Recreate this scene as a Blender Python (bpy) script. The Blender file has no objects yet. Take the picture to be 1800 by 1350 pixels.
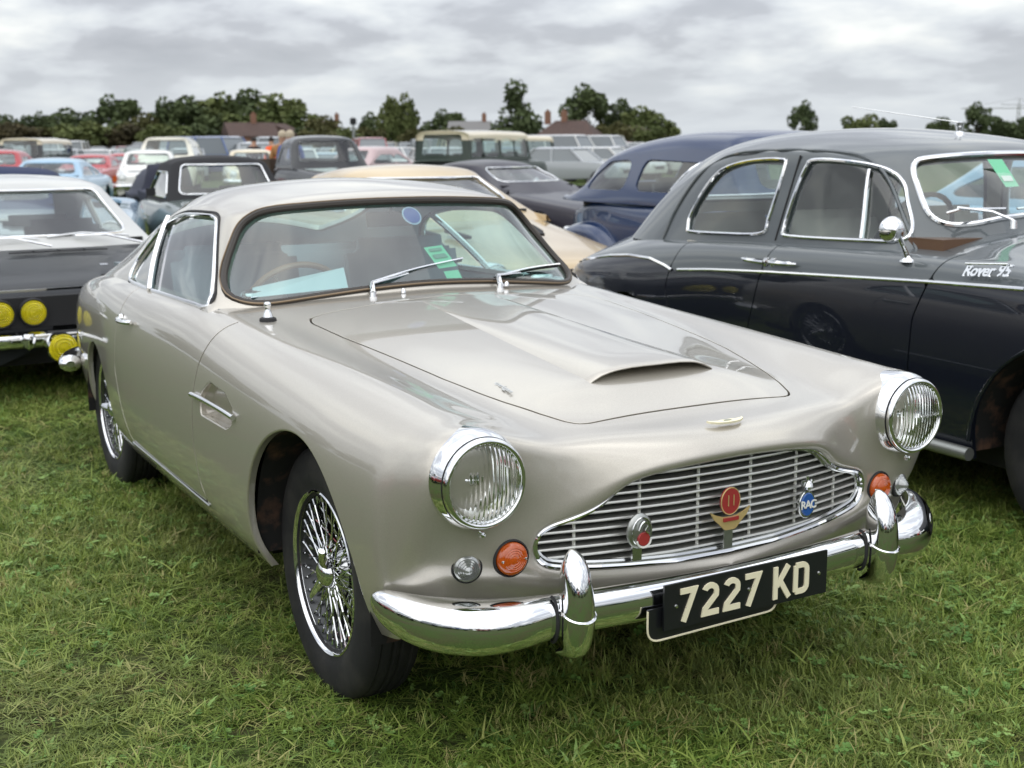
import bpy, bmesh, math, random
import numpy as np
from mathutils import Vector, Matrix, Euler
random.seed(7); rng = np.random.default_rng(7)
scene = bpy.context.scene
COL = scene.collection
R = math.radians

# ---------------------------------------------------------------- camera
CAM = np.array([2.987, -1.8915, 1.4316]); YAW, PIT, ROL, FPX = 2.61498, 0.187657, -0.005814, 2195.18
def _cam_axes():
    cy, sy, cp, sp = math.cos(YAW), math.sin(YAW), math.cos(PIT), math.sin(PIT)
    F = np.array([cy*cp, sy*cp, -sp]); Rt = np.array([sy, -cy, 0.0]); U = np.cross(Rt, F)
    cr, sr = math.cos(ROL), math.sin(ROL)
    return F, cr*Rt+sr*U, -sr*Rt+cr*U
FW, RT, UP = _cam_axes()
cd = bpy.data.cameras.new('camera'); cam = bpy.data.objects.new('camera', cd); COL.objects.link(cam)
cam.matrix_world = Matrix(((RT[0], UP[0], -FW[0], CAM[0]), (RT[1], UP[1], -FW[1], CAM[1]), (RT[2], UP[2], -FW[2], CAM[2]), (0, 0, 0, 1)))
cd.sensor_width = 36; cd.lens = FPX/1800*36; cd.clip_start = 0.05; cd.clip_end = 4000
cd.dof.use_dof = True; cd.dof.focus_distance = 2.95; cd.dof.aperture_fstop = 5.6
scene.camera = cam

# ---------------------------------------------------------------- sky, sun, exposure
SUN_EL, SUN_AZ = R(52), R(-48)          # azimuth counter-clockwise from +x
w = bpy.data.worlds.new('World'); scene.world = w; w.use_nodes = True
nt = w.node_tree; nt.nodes.clear()
def wn(t, **k):
    n = nt.nodes.new(t)
    for a, b in k.items():
        setattr(n, a, b)
    return n
def wl(a, b): nt.links.new(a, b)
out = wn('ShaderNodeOutputWorld'); bg = wn('ShaderNodeBackground'); wl(bg.outputs[0], out.inputs[0])
sky = wn('ShaderNodeTexSky', sky_type='NISHITA', sun_disc=False, sun_elevation=SUN_EL, sun_rotation=R(90)-SUN_AZ)
tc = wn('ShaderNodeTexCoord'); sep = wn('ShaderNodeSeparateXYZ'); wl(tc.outputs['Generated'], sep.inputs[0])
zz = wn('ShaderNodeMath', operation='MAXIMUM'); wl(sep.outputs[2], zz.inputs[0]); zz.inputs[1].default_value = 0.0
za = wn('ShaderNodeMath', operation='ADD'); wl(zz.outputs[0], za.inputs[0]); za.inputs[1].default_value = 0.22
cmb = wn('ShaderNodeCombineXYZ')
for i in (0, 1):
    d = wn('ShaderNodeMath', operation='DIVIDE'); wl(sep.outputs[i], d.inputs[0]); wl(za.outputs[0], d.inputs[1]); wl(d.outputs[0], cmb.inputs[i])
n1 = wn('ShaderNodeTexNoise'); n1.inputs['Scale'].default_value = 2.1; n1.inputs['Detail'].default_value = 10; n1.inputs['Roughness'].default_value = 0.52; n1.inputs['Distortion'].default_value = 0.12
mp = wn('ShaderNodeMapping'); mp.inputs['Location'].default_value = (5.4, 2.2, 0); wl(cmb.outputs[0], mp.inputs[0]); wl(mp.outputs[0], n1.inputs['Vector'])
r1 = wn('ShaderNodeValToRGB'); wl(n1.outputs['Fac'], r1.inputs[0])
el = r1.color_ramp.elements
el[0].position = 0.34; el[0].color = (0.36, 0.375, 0.41, 1); el[1].position = 0.68; el[1].color = (0.78, 0.79, 0.77, 1)
for p_, c_ in ((0.455, (0.42, 0.435, 0.47, 1)), (0.495, (0.505, 0.525, 0.56, 1)), (0.55, (0.585, 0.61, 0.635, 1))):
    e_ = el.new(p_); e_.color = c_
# towards the horizon the cloud layers close up into an even pale grey
hz = wn('ShaderNodeMapRange'); wl(zz.outputs[0], hz.inputs[0]); hz.inputs[1].default_value = 0.0; hz.inputs[2].default_value = 0.075; hz.inputs[3].default_value = 0.92; hz.inputs[4].default_value = 0.0
mxh = wn('ShaderNodeMix', data_type='RGBA'); wl(hz.outputs[0], mxh.inputs[0]); wl(r1.outputs[0], mxh.inputs[6]); mxh.inputs[7].default_value = (0.60, 0.645, 0.695, 1)
skm = wn('ShaderNodeMix', data_type='RGBA', blend_type='MULTIPLY'); skm.inputs[0].default_value = 1; wl(sky.outputs[0], skm.inputs[6]); skm.inputs[7].default_value = (0.09, 0.09, 0.09, 1)
mx = wn('ShaderNodeMix', data_type='RGBA'); mx.inputs[0].default_value = 0.92; wl(skm.outputs[2], mx.inputs[6]); wl(mxh.outputs[2], mx.inputs[7])
# overcast brightens smoothly from horizon to zenith (standard overcast distribution, 1 : 3)
ov = wn('ShaderNodeMath', operation='MULTIPLY_ADD'); wl(zz.outputs[0], ov.inputs[0]); ov.inputs[1].default_value = 2.0; ov.inputs[2].default_value = 1.0
wl(mx.outputs[2], bg.inputs[0]); wl(ov.outputs[0], bg.inputs[1])
sl = bpy.data.lights.new('sun', 'SUN'); sl.energy = 1.0; sl.angle = R(110); sl.color = (1.0, 0.96, 0.9)
so = bpy.data.objects.new('sun', sl); COL.objects.link(so)
so.rotation_euler = Vector((-math.cos(SUN_AZ)*math.cos(SUN_EL), -math.sin(SUN_AZ)*math.cos(SUN_EL), -math.sin(SUN_EL))).to_track_quat('-Z', 'Y').to_euler()
scene.view_settings.view_transform = 'Standard'; scene.view_settings.look = 'None'
scene.view_settings.exposure = 0.22; scene.view_settings.gamma = 1.0

# ---------------------------------------------------------------- materials
MATS = {}
def mat(name, col=(.5, .5, .5), rough=.5, metal=0., coat=0., coat_r=.03, spec=.5, trans=0., ior=1.45, alpha=1., emit=None, sheen=0.):
    if name in MATS: return MATS[name]
    m = bpy.data.materials.new(name); m.use_nodes = True
    b = m.node_tree.nodes['Principled BSDF']
    b.inputs['Base Color'].default_value = (*col, 1); b.inputs['Roughness'].default_value = rough; b.inputs['Metallic'].default_value = metal
    b.inputs['Coat Weight'].default_value = coat; b.inputs['Coat Roughness'].default_value = coat_r
    b.inputs['Specular IOR Level'].default_value = spec; b.inputs['Transmission Weight'].default_value = trans; b.inputs['IOR'].default_value = ior
    b.inputs['Alpha'].default_value = alpha
    if emit: b.inputs['Emission Color'].default_value = (*emit[:3], 1); b.inputs['Emission Strength'].default_value = emit[3]
    MATS[name] = m; return m
def N(m, t, **k):
    n = m.node_tree.nodes.new(t)
    for a, b in k.items(): setattr(n, a, b)
    return n
def L(m, a, b): m.node_tree.links.new(a, b)
def bsdf(m): return m.node_tree.nodes['Principled BSDF']
def noise_mix(m, c1, c2, scale, lo=.4, hi=.6, detail=5, coord='Object', inp='Base Color', rough=.55):
    tcn = N(m, 'ShaderNodeTexCoord'); nz = N(m, 'ShaderNodeTexNoise'); nz.inputs['Scale'].default_value = scale; nz.inputs['Detail'].default_value = detail; nz.inputs['Roughness'].default_value = rough
    L(m, tcn.outputs[coord], nz.inputs['Vector'])
    rp = N(m, 'ShaderNodeValToRGB'); rp.color_ramp.elements[0].position = lo; rp.color_ramp.elements[1].position = hi
    rp.color_ramp.elements[0].color = (*c1, 1) if len(c1) == 3 else c1; rp.color_ramp.elements[1].color = (*c2, 1) if len(c2) == 3 else c2
    L(m, nz.outputs[0], rp.inputs[0]); L(m, rp.outputs[0], bsdf(m).inputs[inp]); return rp, nz, tcn
def bump(m, scale, strength, dist=.002, detail=4, coord='Object', kind='ShaderNodeTexNoise'):
    tcn = N(m, 'ShaderNodeTexCoord'); nz = N(m, kind); nz.inputs['Scale'].default_value = scale
    if kind == 'ShaderNodeTexNoise': nz.inputs['Detail'].default_value = detail
    L(m, tcn.outputs[coord], nz.inputs['Vector']); bp = N(m, 'ShaderNodeBump'); bp.inputs['Strength'].default_value = strength; bp.inputs['Distance'].default_value = dist
    L(m, nz.outputs[0], bp.inputs['Height']); L(m, bp.outputs[0], bsdf(m).inputs['Normal']); return bp
def paint(name, col, metal=0., rough=.35, coat=1., dust=.12):
    """car paint: coloured base under clear coat, with a little dust dulling the coat in patches"""
    if name in MATS: return MATS[name]
    m = mat(name, col, rough, metal, coat, .03)
    tcn = N(m, 'ShaderNodeTexCoord'); nz = N(m, 'ShaderNodeTexNoise'); nz.inputs['Scale'].default_value = 5; nz.inputs['Detail'].default_value = 8; nz.inputs['Roughness'].default_value = .65
    L(m, tcn.outputs['Object'], nz.inputs['Vector'])
    mr = N(m, 'ShaderNodeMapRange'); mr.inputs[1].default_value = .35; mr.inputs[2].default_value = .75; mr.inputs[3].default_value = .015; mr.inputs[4].default_value = .015+dust
    L(m, nz.outputs[0], mr.inputs[0]); L(m, mr.outputs[0], bsdf(m).inputs['Coat Roughness'])
    bsdf(m).inputs['Specular IOR Level'].default_value = .15
    return m
CHROME = mat('chrome', (.80, .81, .82), .035, 1.)
_r = noise_mix(CHROME, (.03, .03, .03), (.09, .09, .09), 18, .4, .8, inp='Roughness')
CHROME2 = mat('dull_chrome', (.62, .63, .63), .16, 1.)
ALU = mat('anodised_bar', (.74, .74, .70), .42, .9)
RUBBER = mat('rubber', (.022, .022, .023), .72)
TYRE = mat('tyre_rubber', (.03, .03, .032), .75); noise_mix(TYRE, (.010, .010, .011), (.034, .032, .029), 9, .45, .8, 7); bump(TYRE, 60, .25, .002)
BLACK = mat('matt_black', (.012, .012, .013), .7)
DARK = mat('dark_cavity', (.010, .010, .010), .9)
GLOSSBLACK = mat('gloss_black', (.012, .013, .015), .3, 0, .5)
def glass_mat(name, tint=(.86, .94, .92), alpha_refl=.0):
    """thin pane: tinted see-through plus mirror reflection"""
    if name in MATS: return MATS[name]
    m = bpy.data.materials.new(name); m.use_nodes = True; t = m.node_tree; t.nodes.clear()
    o = t.nodes.new('ShaderNodeOutputMaterial'); tr = t.nodes.new('ShaderNodeBsdfTransparent'); tr.inputs[0].default_value = (*tint, 1)
    gl = t.nodes.new('ShaderNodeBsdfGlossy'); gl.inputs['Roughness'].default_value = .012; gl.inputs['Color'].default_value = (1, 1, 1, 1)
    fr = t.nodes.new('ShaderNodeFresnel'); fr.inputs[0].default_value = 1.52
    ge = t.nodes.new('ShaderNodeNewGeometry'); io = t.nodes.new('ShaderNodeMapRange'); io.inputs[3].default_value = 1.52; io.inputs[4].default_value = 1/1.52; t.links.new(ge.outputs['Backfacing'], io.inputs[0]); t.links.new(io.outputs[0], fr.inputs[0])
    ad = t.nodes.new('ShaderNodeMath'); ad.operation = 'MULTIPLY_ADD'; ad.inputs[1].default_value = 1.55; ad.inputs[2].default_value = alpha_refl; ad.use_clamp = True
    ms = t.nodes.new('ShaderNodeMixShader')
    t.links.new(fr.outputs[0], ad.inputs[0]); t.links.new(ad.outputs[0], ms.inputs[0]); t.links.new(tr.outputs[0], ms.inputs[1]); t.links.new(gl.outputs[0], ms.inputs[2]); t.links.new(ms.outputs[0], o.inputs[0])
    MATS[name] = m; return m
GLASS = glass_mat('window_glass')
GLASS_GREEN = glass_mat('windscreen_glass', (.70, .87, .85), .035)
GLASS_DARK = glass_mat('dusty_glass', (.50, .54, .55), .05)

# ---------------------------------------------------------------- object helpers
def tag(o, label=None, cat=None, group=None, kind=None):
    if label: o['label'] = label
    if cat: o['category'] = cat
    if group: o['group'] = group
    if kind: o['kind'] = kind
    return o
def empty(name, loc=(0, 0, 0), rz=0., parent=None):
    o = bpy.data.objects.new(name, None); COL.objects.link(o); o.location = loc; o.rotation_euler = (0, 0, rz); o.empty_display_size = .1
    if parent: o.parent = parent
    return o
def link(name, me, m=None, parent=None, smooth=True):
    if m is not None and len(me.materials) == 0:
        for q in (m if isinstance(m, (list, tuple)) else [m]): me.materials.append(q)
    o = bpy.data.objects.new(name, me); COL.objects.link(o)
    if parent: o.parent = parent
    return o
def mesh(name, V, F, m=None, parent=None, smooth=True, normals=None, mi=None, sharp=None):
    me = bpy.data.meshes.new(name); me.from_pydata([tuple(map(float, v)) for v in V], [], [tuple(map(int, f)) for f in F])
    if m is not None:
        for q in (m if isinstance(m, (list, tuple)) else [m]): me.materials.append(q)
    if mi is not None: me.polygons.foreach_set('material_index', np.asarray(mi, dtype=np.int32))
    me.polygons.foreach_set('use_smooth', [smooth]*len(me.polygons))
    me.update()
    if sharp is not None and smooth: me.set_sharp_from_angle(angle=R(sharp))
    if normals is not None: me.normals_split_custom_set_from_vertices([tuple(map(float, n)) for n in normals])
    return link(name, me, None, parent)
class MB:
    """collects simple solids into one mesh"""
    def __init__(s): s.V = []; s.F = []; s.M = []; s.mi = 0
    def add(s, V, F):
        k = len(s.V); s.V += [tuple(map(float, v)) for v in V]; s.F += [tuple(i+k for i in f) for f in F]; s.M += [s.mi]*len(F); return s
    def box(s, c, size, rot=None, taper=None):
        x, y, z = [q/2 for q in size]; P = np.array([(-x, -y, -z), (x, -y, -z), (x, y, -z), (-x, y, -z), (-x, -y, z), (x, -y, z), (x, y, z), (-x, y, z)])
        if taper: P[4:, :2] *= taper
        if rot is not None: P = P @ np.array(Euler(rot).to_matrix()).T
        return s.add(P+np.array(c), [(0, 3, 2, 1), (4, 5, 6, 7), (0, 1, 5, 4), (1, 2, 6, 5), (2, 3, 7, 6), (3, 0, 4, 7)])
    def tube(s, pts, r, n=8, closed=False, caps=True, flat=None):
        pts = np.asarray(pts, float); m = len(pts); rr = np.broadcast_to(np.asarray(r, float), (m,))
        T = np.gradient(pts, axis=0) if not closed else np.roll(pts, -1, 0)-np.roll(pts, 1, 0)
        T /= np.linalg.norm(T, axis=1)[:, None]+1e-12
        ref = np.array([0, 0, 1.]) if abs(T[0][2]) < .9 else np.array([1., 0, 0])
        V = []
        u = np.cross(T[0], ref); u /= np.linalg.norm(u)
        for i in range(m):
            u = u-T[i]*(u@T[i]); u /= np.linalg.norm(u)+1e-12; v = np.cross(T[i], u)
            for k in range(n):
                a = 2*math.pi*k/n; V.append(pts[i]+rr[i]*(math.cos(a)*u+math.sin(a)*v*(flat or 1)))
        F = []
        for i in range(m if closed else m-1):
            j = (i+1) % m
            for k in range(n): F.append((i*n+k, j*n+k, j*n+(k+1) % n, i*n+(k+1) % n)[::-1])
        if caps and not closed: F.append(tuple(range(n))); F.append(tuple((m-1)*n+k for k in range(n))[::-1])
        return s.add(V, F)
    def lathe(s, prof, n=48, axis='y', c=(0, 0, 0), a0=0, a1=2*math.pi):
        """prof: (r, h) pairs turned about an axis through c"""
        V = []; F = []; full = abs(a1-a0-2*math.pi) < 1e-6; m = n if full else n+1
        for r, h in prof:
            for k in range(m):
                a = a0+(a1-a0)*k/n; p = {'y': (r*math.cos(a), h, r*math.sin(a)), 'x': (h, r*math.cos(a), r*math.sin(a)), 'z': (r*math.cos(a), r*math.sin(a), h)}[axis]
                V.append((p[0]+c[0], p[1]+c[1], p[2]+c[2]))
        for i in range(len(prof)-1):
            for k in range(n):
                k2 = (k+1) % m; F.append((i*m+k, (i+1)*m+k, (i+1)*m+k2, i*m+k2))
        return s.add(V, F)
    def prism(s, poly, z0, z1, M=None):
        n = len(poly); P = [(x, y, z0) for x, y in poly]+[(x, y, z1) for x, y in poly]
        F = [tuple(range(n))[::-1], tuple(range(n, 2*n))]+[(i, (i+1) % n, (i+1) % n+n, i+n) for i in range(n)]
        if M is not None: P = [tuple(M @ Vector(p)) for p in P]
        return s.add(P, F)
    def build(s, name, m, parent=None, smooth=True, sharp=40, loc=None, rot=None):
        o = mesh(name, s.V, s.F, m, parent, smooth, None, s.M if isinstance(m, (list, tuple)) else None, sharp)
        if loc is not None: o.location = loc
        if rot is not None: o.rotation_euler = rot
        return o
def copy_tree(o, parent=None):
    c = o.copy(); COL.objects.link(c)
    if parent: c.parent = parent
    for ch in list(KIDS.get(o.name, o.children)): copy_tree(ch, c)
    return c
KIDS = {}
def freeze(o):
    """remember a prototype's children so that copying it stays cheap"""
    KIDS[o.name] = list(o.children)
    for ch in o.children: freeze(ch)
def text_mesh(name, s, size, m, parent, M, extrude=.0015, shear=0., space=1., bold=0., align='CENTER'):
    cu = bpy.data.curves.new(name, 'FONT'); cu.body = s; cu.size = size; cu.extrude = extrude; cu.shear = shear; cu.space_character = space; cu.offset = bold; cu.align_x = align; cu.align_y = 'CENTER'; cu.resolution_u = 3
    t = bpy.data.objects.new(name, cu); COL.objects.link(t); dg = bpy.context.evaluated_depsgraph_get()
    me = bpy.data.meshes.new_from_object(t.evaluated_get(dg)); bpy.data.objects.remove(t); me.name = name; me.transform(M); me.materials.clear(); me.materials.append(m)
    return link(name, me, None, parent)
def frame(o, x, y, z=None):
    """matrix with given origin and x/y axes"""
    x = Vector(x).normalized(); y = Vector(y); y = (y-x*x.dot(y)).normalized(); z = x.cross(y)
    return Matrix(((x.x, y.x, z.x, o[0]), (x.y, y.y, z.y, o[1]), (x.z, y.z, z.z, o[2]), (0, 0, 0, 1)))

# ---------------------------------------------------------------- surface modelling
def _basis(n, sub):
    m = (n-1)*sub+1; B = np.zeros((m, n+2))
    for i in range(m):
        s = min(i//sub, n-2); t = i/sub-s
        B[i, s:s+4] += np.array([(1-t)**3, 3*t**3-6*t*t+4, -3*t**3+3*t*t+3*t+1, t**3])/6
    E = np.zeros((n+2, n)); E[1:n+1] = np.eye(n); E[0, 0] = 2; E[0, 1] = -1; E[n+1, n-1] = 2; E[n+1, n-2] = -1
    return B @ E
def bsurf(C, su, sv, sharpen=2):
    """near-interpolating cubic B-spline surface through the control net C[u][v]"""
    C = np.asarray(C, float); D = C.copy()
    S0 = _basis(C.shape[0], 1); S1 = _basis(C.shape[1], 1)
    for _ in range(sharpen): D = D+(C-np.einsum('ai,bj,ijk->abk', S0, S1, D))
    return np.einsum('ai,bj,ijk->abk', _basis(C.shape[0], su), _basis(C.shape[1], sv), D)
def mirror_net(ribs):
    return [[(x, -y, z) for x, y, z in rib[:0:-1]]+[tuple(p) for p in rib] for rib in ribs]
def grid_arrays(P, flip=False):
    nu, nv = P.shape[:2]; du = np.gradient(P, axis=0); dv = np.gradient(P, axis=1); Nn = np.cross(du, dv); ln = np.linalg.norm(Nn, axis=2, keepdims=True)
    Nn = Nn/np.maximum(ln, 1e-12)
    idx = np.arange(nu*nv).reshape(nu, nv)
    F = np.stack([idx[:-1, :-1], idx[1:, :-1], idx[1:, 1:], idx[:-1, 1:]], -1).reshape(-1, 4)
    if flip: F = F[:, ::-1]; Nn = -Nn
    return [P.reshape(-1, 3), Nn.reshape(-1, 3), [tuple(f) for f in F.tolist()]]
def clip(S, f):
    """keep the part of surface S where f >= 0; returns surface and the directed cut edges (outside on the right)"""
    V, Nn, F = S; f = np.asarray(f, float); V2 = []; N2 = []; new = {}; old = {}; out = []; edges = []
    f = np.where(np.abs(f) < 1e-7, 1e-7, f); pos = f > 0; fl = f.tolist(); pl = pos.tolist()
    def keep(i):
        j = old.get(i)
        if j is None: j = old[i] = len(V2); V2.append(V[i]); N2.append(Nn[i])
        return j
    def cut(a, b):
        k = (a, b) if a < b else (b, a); j = new.get(k)
        if j is None:
            t = fl[k[0]]/(fl[k[0]]-fl[k[1]]); j = new[k] = len(V2); V2.append(V[k[0]]*(1-t)+V[k[1]]*t); n = Nn[k[0]]*(1-t)+Nn[k[1]]*t; N2.append(n/(np.linalg.norm(n)+1e-12))
        return j
    for face in F:
        s = [pl[i] for i in face]
        if all(s): out.append(tuple(keep(i) for i in face)); continue
        if not any(s): continue
        poly = []; n = len(face); ein = eout = None
        for q in range(n):
            a, b = face[q], face[(q+1) % n]
            if s[q]: poly.append(keep(a))
            if s[q] != s[(q+1) % n]:
                c = cut(a, b); poly.append(c)
                if s[q]: eout = c
                else: ein = c
        if len(poly) >= 3: out.append(tuple(poly))
        if ein is not None and eout is not None and ein != eout: edges.append((eout, ein))
    return [np.array(V2).reshape(-1, 3), np.array(N2).reshape(-1, 3), out], edges
def fold(S, edges, r=.002, depth=.012, steps=3, inward=None):
    """roll the cut edge over a radius r and carry it inwards by depth; appended to the surface"""
    V, Nn, F = S; acc = {}
    for a, b in edges:
        e = V[b]-V[a]; l = np.linalg.norm(e)
        if l < 1e-9: continue
        for q in (a, b): acc.setdefault(q, np.zeros(3)); acc[q] = acc[q]+e
    VV = [v for v in V]; NN = [n for n in Nn]; FF = list(F); ring = {}
    for q, e in acc.items():
        n = Nn[q]; t = np.cross(e, n); t /= np.linalg.norm(t)+1e-12; ids = [q]; p0 = V[q]
        for k in range(1, steps+1):
            a = math.pi/2*k/steps; p = p0+t*r*math.sin(a)-n*r*(1-math.cos(a)); ids.append(len(VV)); VV.append(p); NN.append(n*math.cos(a)+t*math.sin(a))
        d = -n if inward is None else np.asarray(inward(p0) if callable(inward) else inward, float)
        ids.append(len(VV)); VV.append(VV[-1]+d*depth); NN.append(t); ring[q] = ids
    for a, b in edges:
        if a in ring and b in ring:
            A, B = ring[a], ring[b]
            for k in range(len(A)-1): FF.append((B[k], A[k], A[k+1], B[k+1]))
    return [np.array(VV), np.array(NN), FF]
def sdf(P, poly):
    """signed distance (positive inside) of 2-D points to a polygon"""
    P = np.asarray(P, float); Q = np.asarray(poly, float); A = Q; B = np.roll(Q, -1, 0); d = np.full(len(P), 1e9); ins = np.zeros(len(P), bool)
    for a, b in zip(A, B):
        e = b-a; wv = P-a; t = np.clip((wv@e)/(e@e+1e-15), 0, 1); d = np.minimum(d, ((wv-t[:, None]*e)**2).sum(1))
        c = (a[1] > P[:, 1]) != (b[1] > P[:, 1])
        with np.errstate(divide='ignore', invalid='ignore'): xs = (b[0]-a[0])*(P[:, 1]-a[1])/(b[1]-a[1])+a[0]
        ins ^= c & (P[:, 0] < xs)
    d = np.sqrt(d); return np.where(ins, d, -d)
def smooth_poly(pts, sub=6, closed=True):
    """Catmull-Rom through points"""
    P = np.asarray(pts, float); n = len(P); out = []
    rngi = range(n) if closed else range(n-1)
    for i in rngi:
        p0, p1, p2, p3 = (P[(i-1) % n], P[i], P[(i+1) % n], P[(i+2) % n]) if closed else (P[max(i-1, 0)], P[i], P[i+1], P[min(i+2, n-1)])
        for k in range(sub):
            t = k/sub; out.append(.5*((2*p1)+(-p0+p2)*t+(2*p0-5*p1+4*p2-p3)*t*t+(-p0+3*p1-3*p2+p3)*t**3))
    if not closed: out.append(P[-1])
    return np.array(out)
def round_poly(pts, r, n=5):
    """polygon with rounded corners; r scalar or per corner"""
    P = np.asarray(pts, float); m = len(P); rr = np.broadcast_to(r, (m,)); out = []
    for i in range(m):
        a, b, c = P[i-1], P[i], P[(i+1) % m]; u = (a-b); v = (c-b); lu, lv = np.linalg.norm(u), np.linalg.norm(v); u /= lu; v /= lv
        ang = math.acos(np.clip(u@v, -1, 1)); d = min(rr[i]/math.tan(ang/2+1e-9), lu*.48, lv*.48)
        p, q = b+u*d, b+v*d
        for k in range(n+1): t = k/n; out.append((1-t)**2*p+2*t*(1-t)*b+t*t*q)
    return np.array(out)
def resample(poly, n, closed=True):
    P = np.asarray(poly, float); Q = np.vstack([P, P[:1]]) if closed else P
    s = np.r_[0, np.cumsum(np.linalg.norm(np.diff(Q, axis=0), axis=1))]; u = np.linspace(0, s[-1], n, endpoint=not closed)
    return np.stack([np.interp(u, s, Q[:, k]) for k in range(Q.shape[1])], 1)
def surf_obj(name, S, m, parent, mi=None):
    return mesh(name, S[0], S[2], m, parent, True, S[1], mi)
def subset(S, keepface):
    V, Nn, F = S; F2 = [f for f, k in zip(F, keepface) if k]; used = sorted({i for f in F2 for i in f}); mp_ = {q: i for i, q in enumerate(used)}
    return [V[used], Nn[used], [tuple(mp_[i] for i in f) for f in F2]]
def edge_loops(edges):
    nx = {a: b for a, b in edges}; seen = set(); loops = []
    starts = [a for a in nx if a not in set(nx.values())]+list(nx)
    for a in starts:
        if a in seen: continue
        lp = [a]; seen.add(a); b = nx.get(a)
        while b is not None and b not in seen: lp.append(b); seen.add(b); b = nx.get(b)
        loops.append((lp, b == a if b is not None else False))
    return loops
def interp_curve(keys, x):
    """smooth (pchip-like) interpolation of rows keyed by decreasing x"""
    K = sorted(keys); X = np.array([k[0] for k in K]); Y = np.array([k[1:] for k in K]); return np.array([np.interp(x, X, Y[:, j]) for j in range(Y.shape[1])])
# ================================================================ the champagne coupe
PAINT_A = paint('champagne_paint', (.44, .405, .345), .62, .34, 1., .03)
_m = PAINT_A; _tc = N(_m, 'ShaderNodeTexCoord'); _v = N(_m, 'ShaderNodeTexVoronoi'); _v.inputs['Scale'].default_value = 1600; L(_m, _tc.outputs['Object'], _v.inputs['Vector'])
_mr = N(_m, 'ShaderNodeMix', data_type='RGBA'); _mr.inputs[6].default_value = (.425, .395, .34, 1); _mr.inputs[7].default_value = (.575, .54, .475, 1); L(_m, _v.outputs['Color'], _mr.inputs[0]); L(_m, _mr.outputs[2], bsdf(_m).inputs['Base Color'])
SEAL = mat('bronzed_rubber_seal', (.035, .028, .022), .42)
INT_D = mat('interior_leather', (.15, .18, .20), .55); bump(INT_D, 90, .2, .001)
INT_L = mat('interior_lining', (.55, .58, .57), .9)
CARPET = mat('carpet', (.03, .035, .04), .95)
ENAMEL_R = mat('red_enamel', (.33, .035, .035), .25, 0, .6); BRASS = mat('aged_brass', (.62, .46, .20), .42, .45); ENAMEL_B = mat('blue_enamel', (.02, .09, .33), .22, 0, .6); PEWTER = mat('worn_pewter', (.42, .43, .41), .38, 1.)
bump(PEWTER, 120, .5, .002)
IVORY = mat('cream_letters', (.80, .74, .53), .45); WHITE_E = mat('white_enamel', (.75, .75, .7), .4)
AMBER = mat('amber_lens', (.50, .085, .006), .12, 0, 1.0, .04); AMBER_B = bsdf(AMBER); AMBER_B.inputs['Subsurface Weight'].default_value = .12; AMBER_B.inputs['Subsurface Radius'].default_value = (.01, .004, .001)
CLEAR_L = mat('clear_ribbed_lens', (.36, .37, .36), .14, .6, .8, .03)
LAMPGLASS = mat('headlamp_glass', (.96, .98, .97), .03, 0, 0, .03, .5, 1., 1.32)
def _flutes(m):
    tcn = N(m, 'ShaderNodeTexCoord'); wv = N(m, 'ShaderNodeTexWave', wave_type='BANDS', bands_direction='Y'); wv.inputs['Scale'].default_value = 30; wv.inputs['Distortion'].default_value = 1.2; wv.inputs['Detail'].default_value = 1
    L(m, tcn.outputs['Object'], wv.inputs['Vector']); bp = N(m, 'ShaderNodeBump'); bp.inputs['Strength'].default_value = .34; bp.inputs['Distance'].default_value = .004; L(m, wv.outputs[0], bp.inputs['Height']); L(m, bp.outputs[0], bsdf(m).inputs['Normal'])
_flutes(LAMPGLASS)
REFLECTOR = mat('lamp_reflector', (.86, .87, .86), .08, 1.)

am = empty('sports_car', (0, 0, 0))
tag(am, 'champagne silver two-door sports coupe with chrome bumper and wire wheels, nearest car', 'car')

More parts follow.
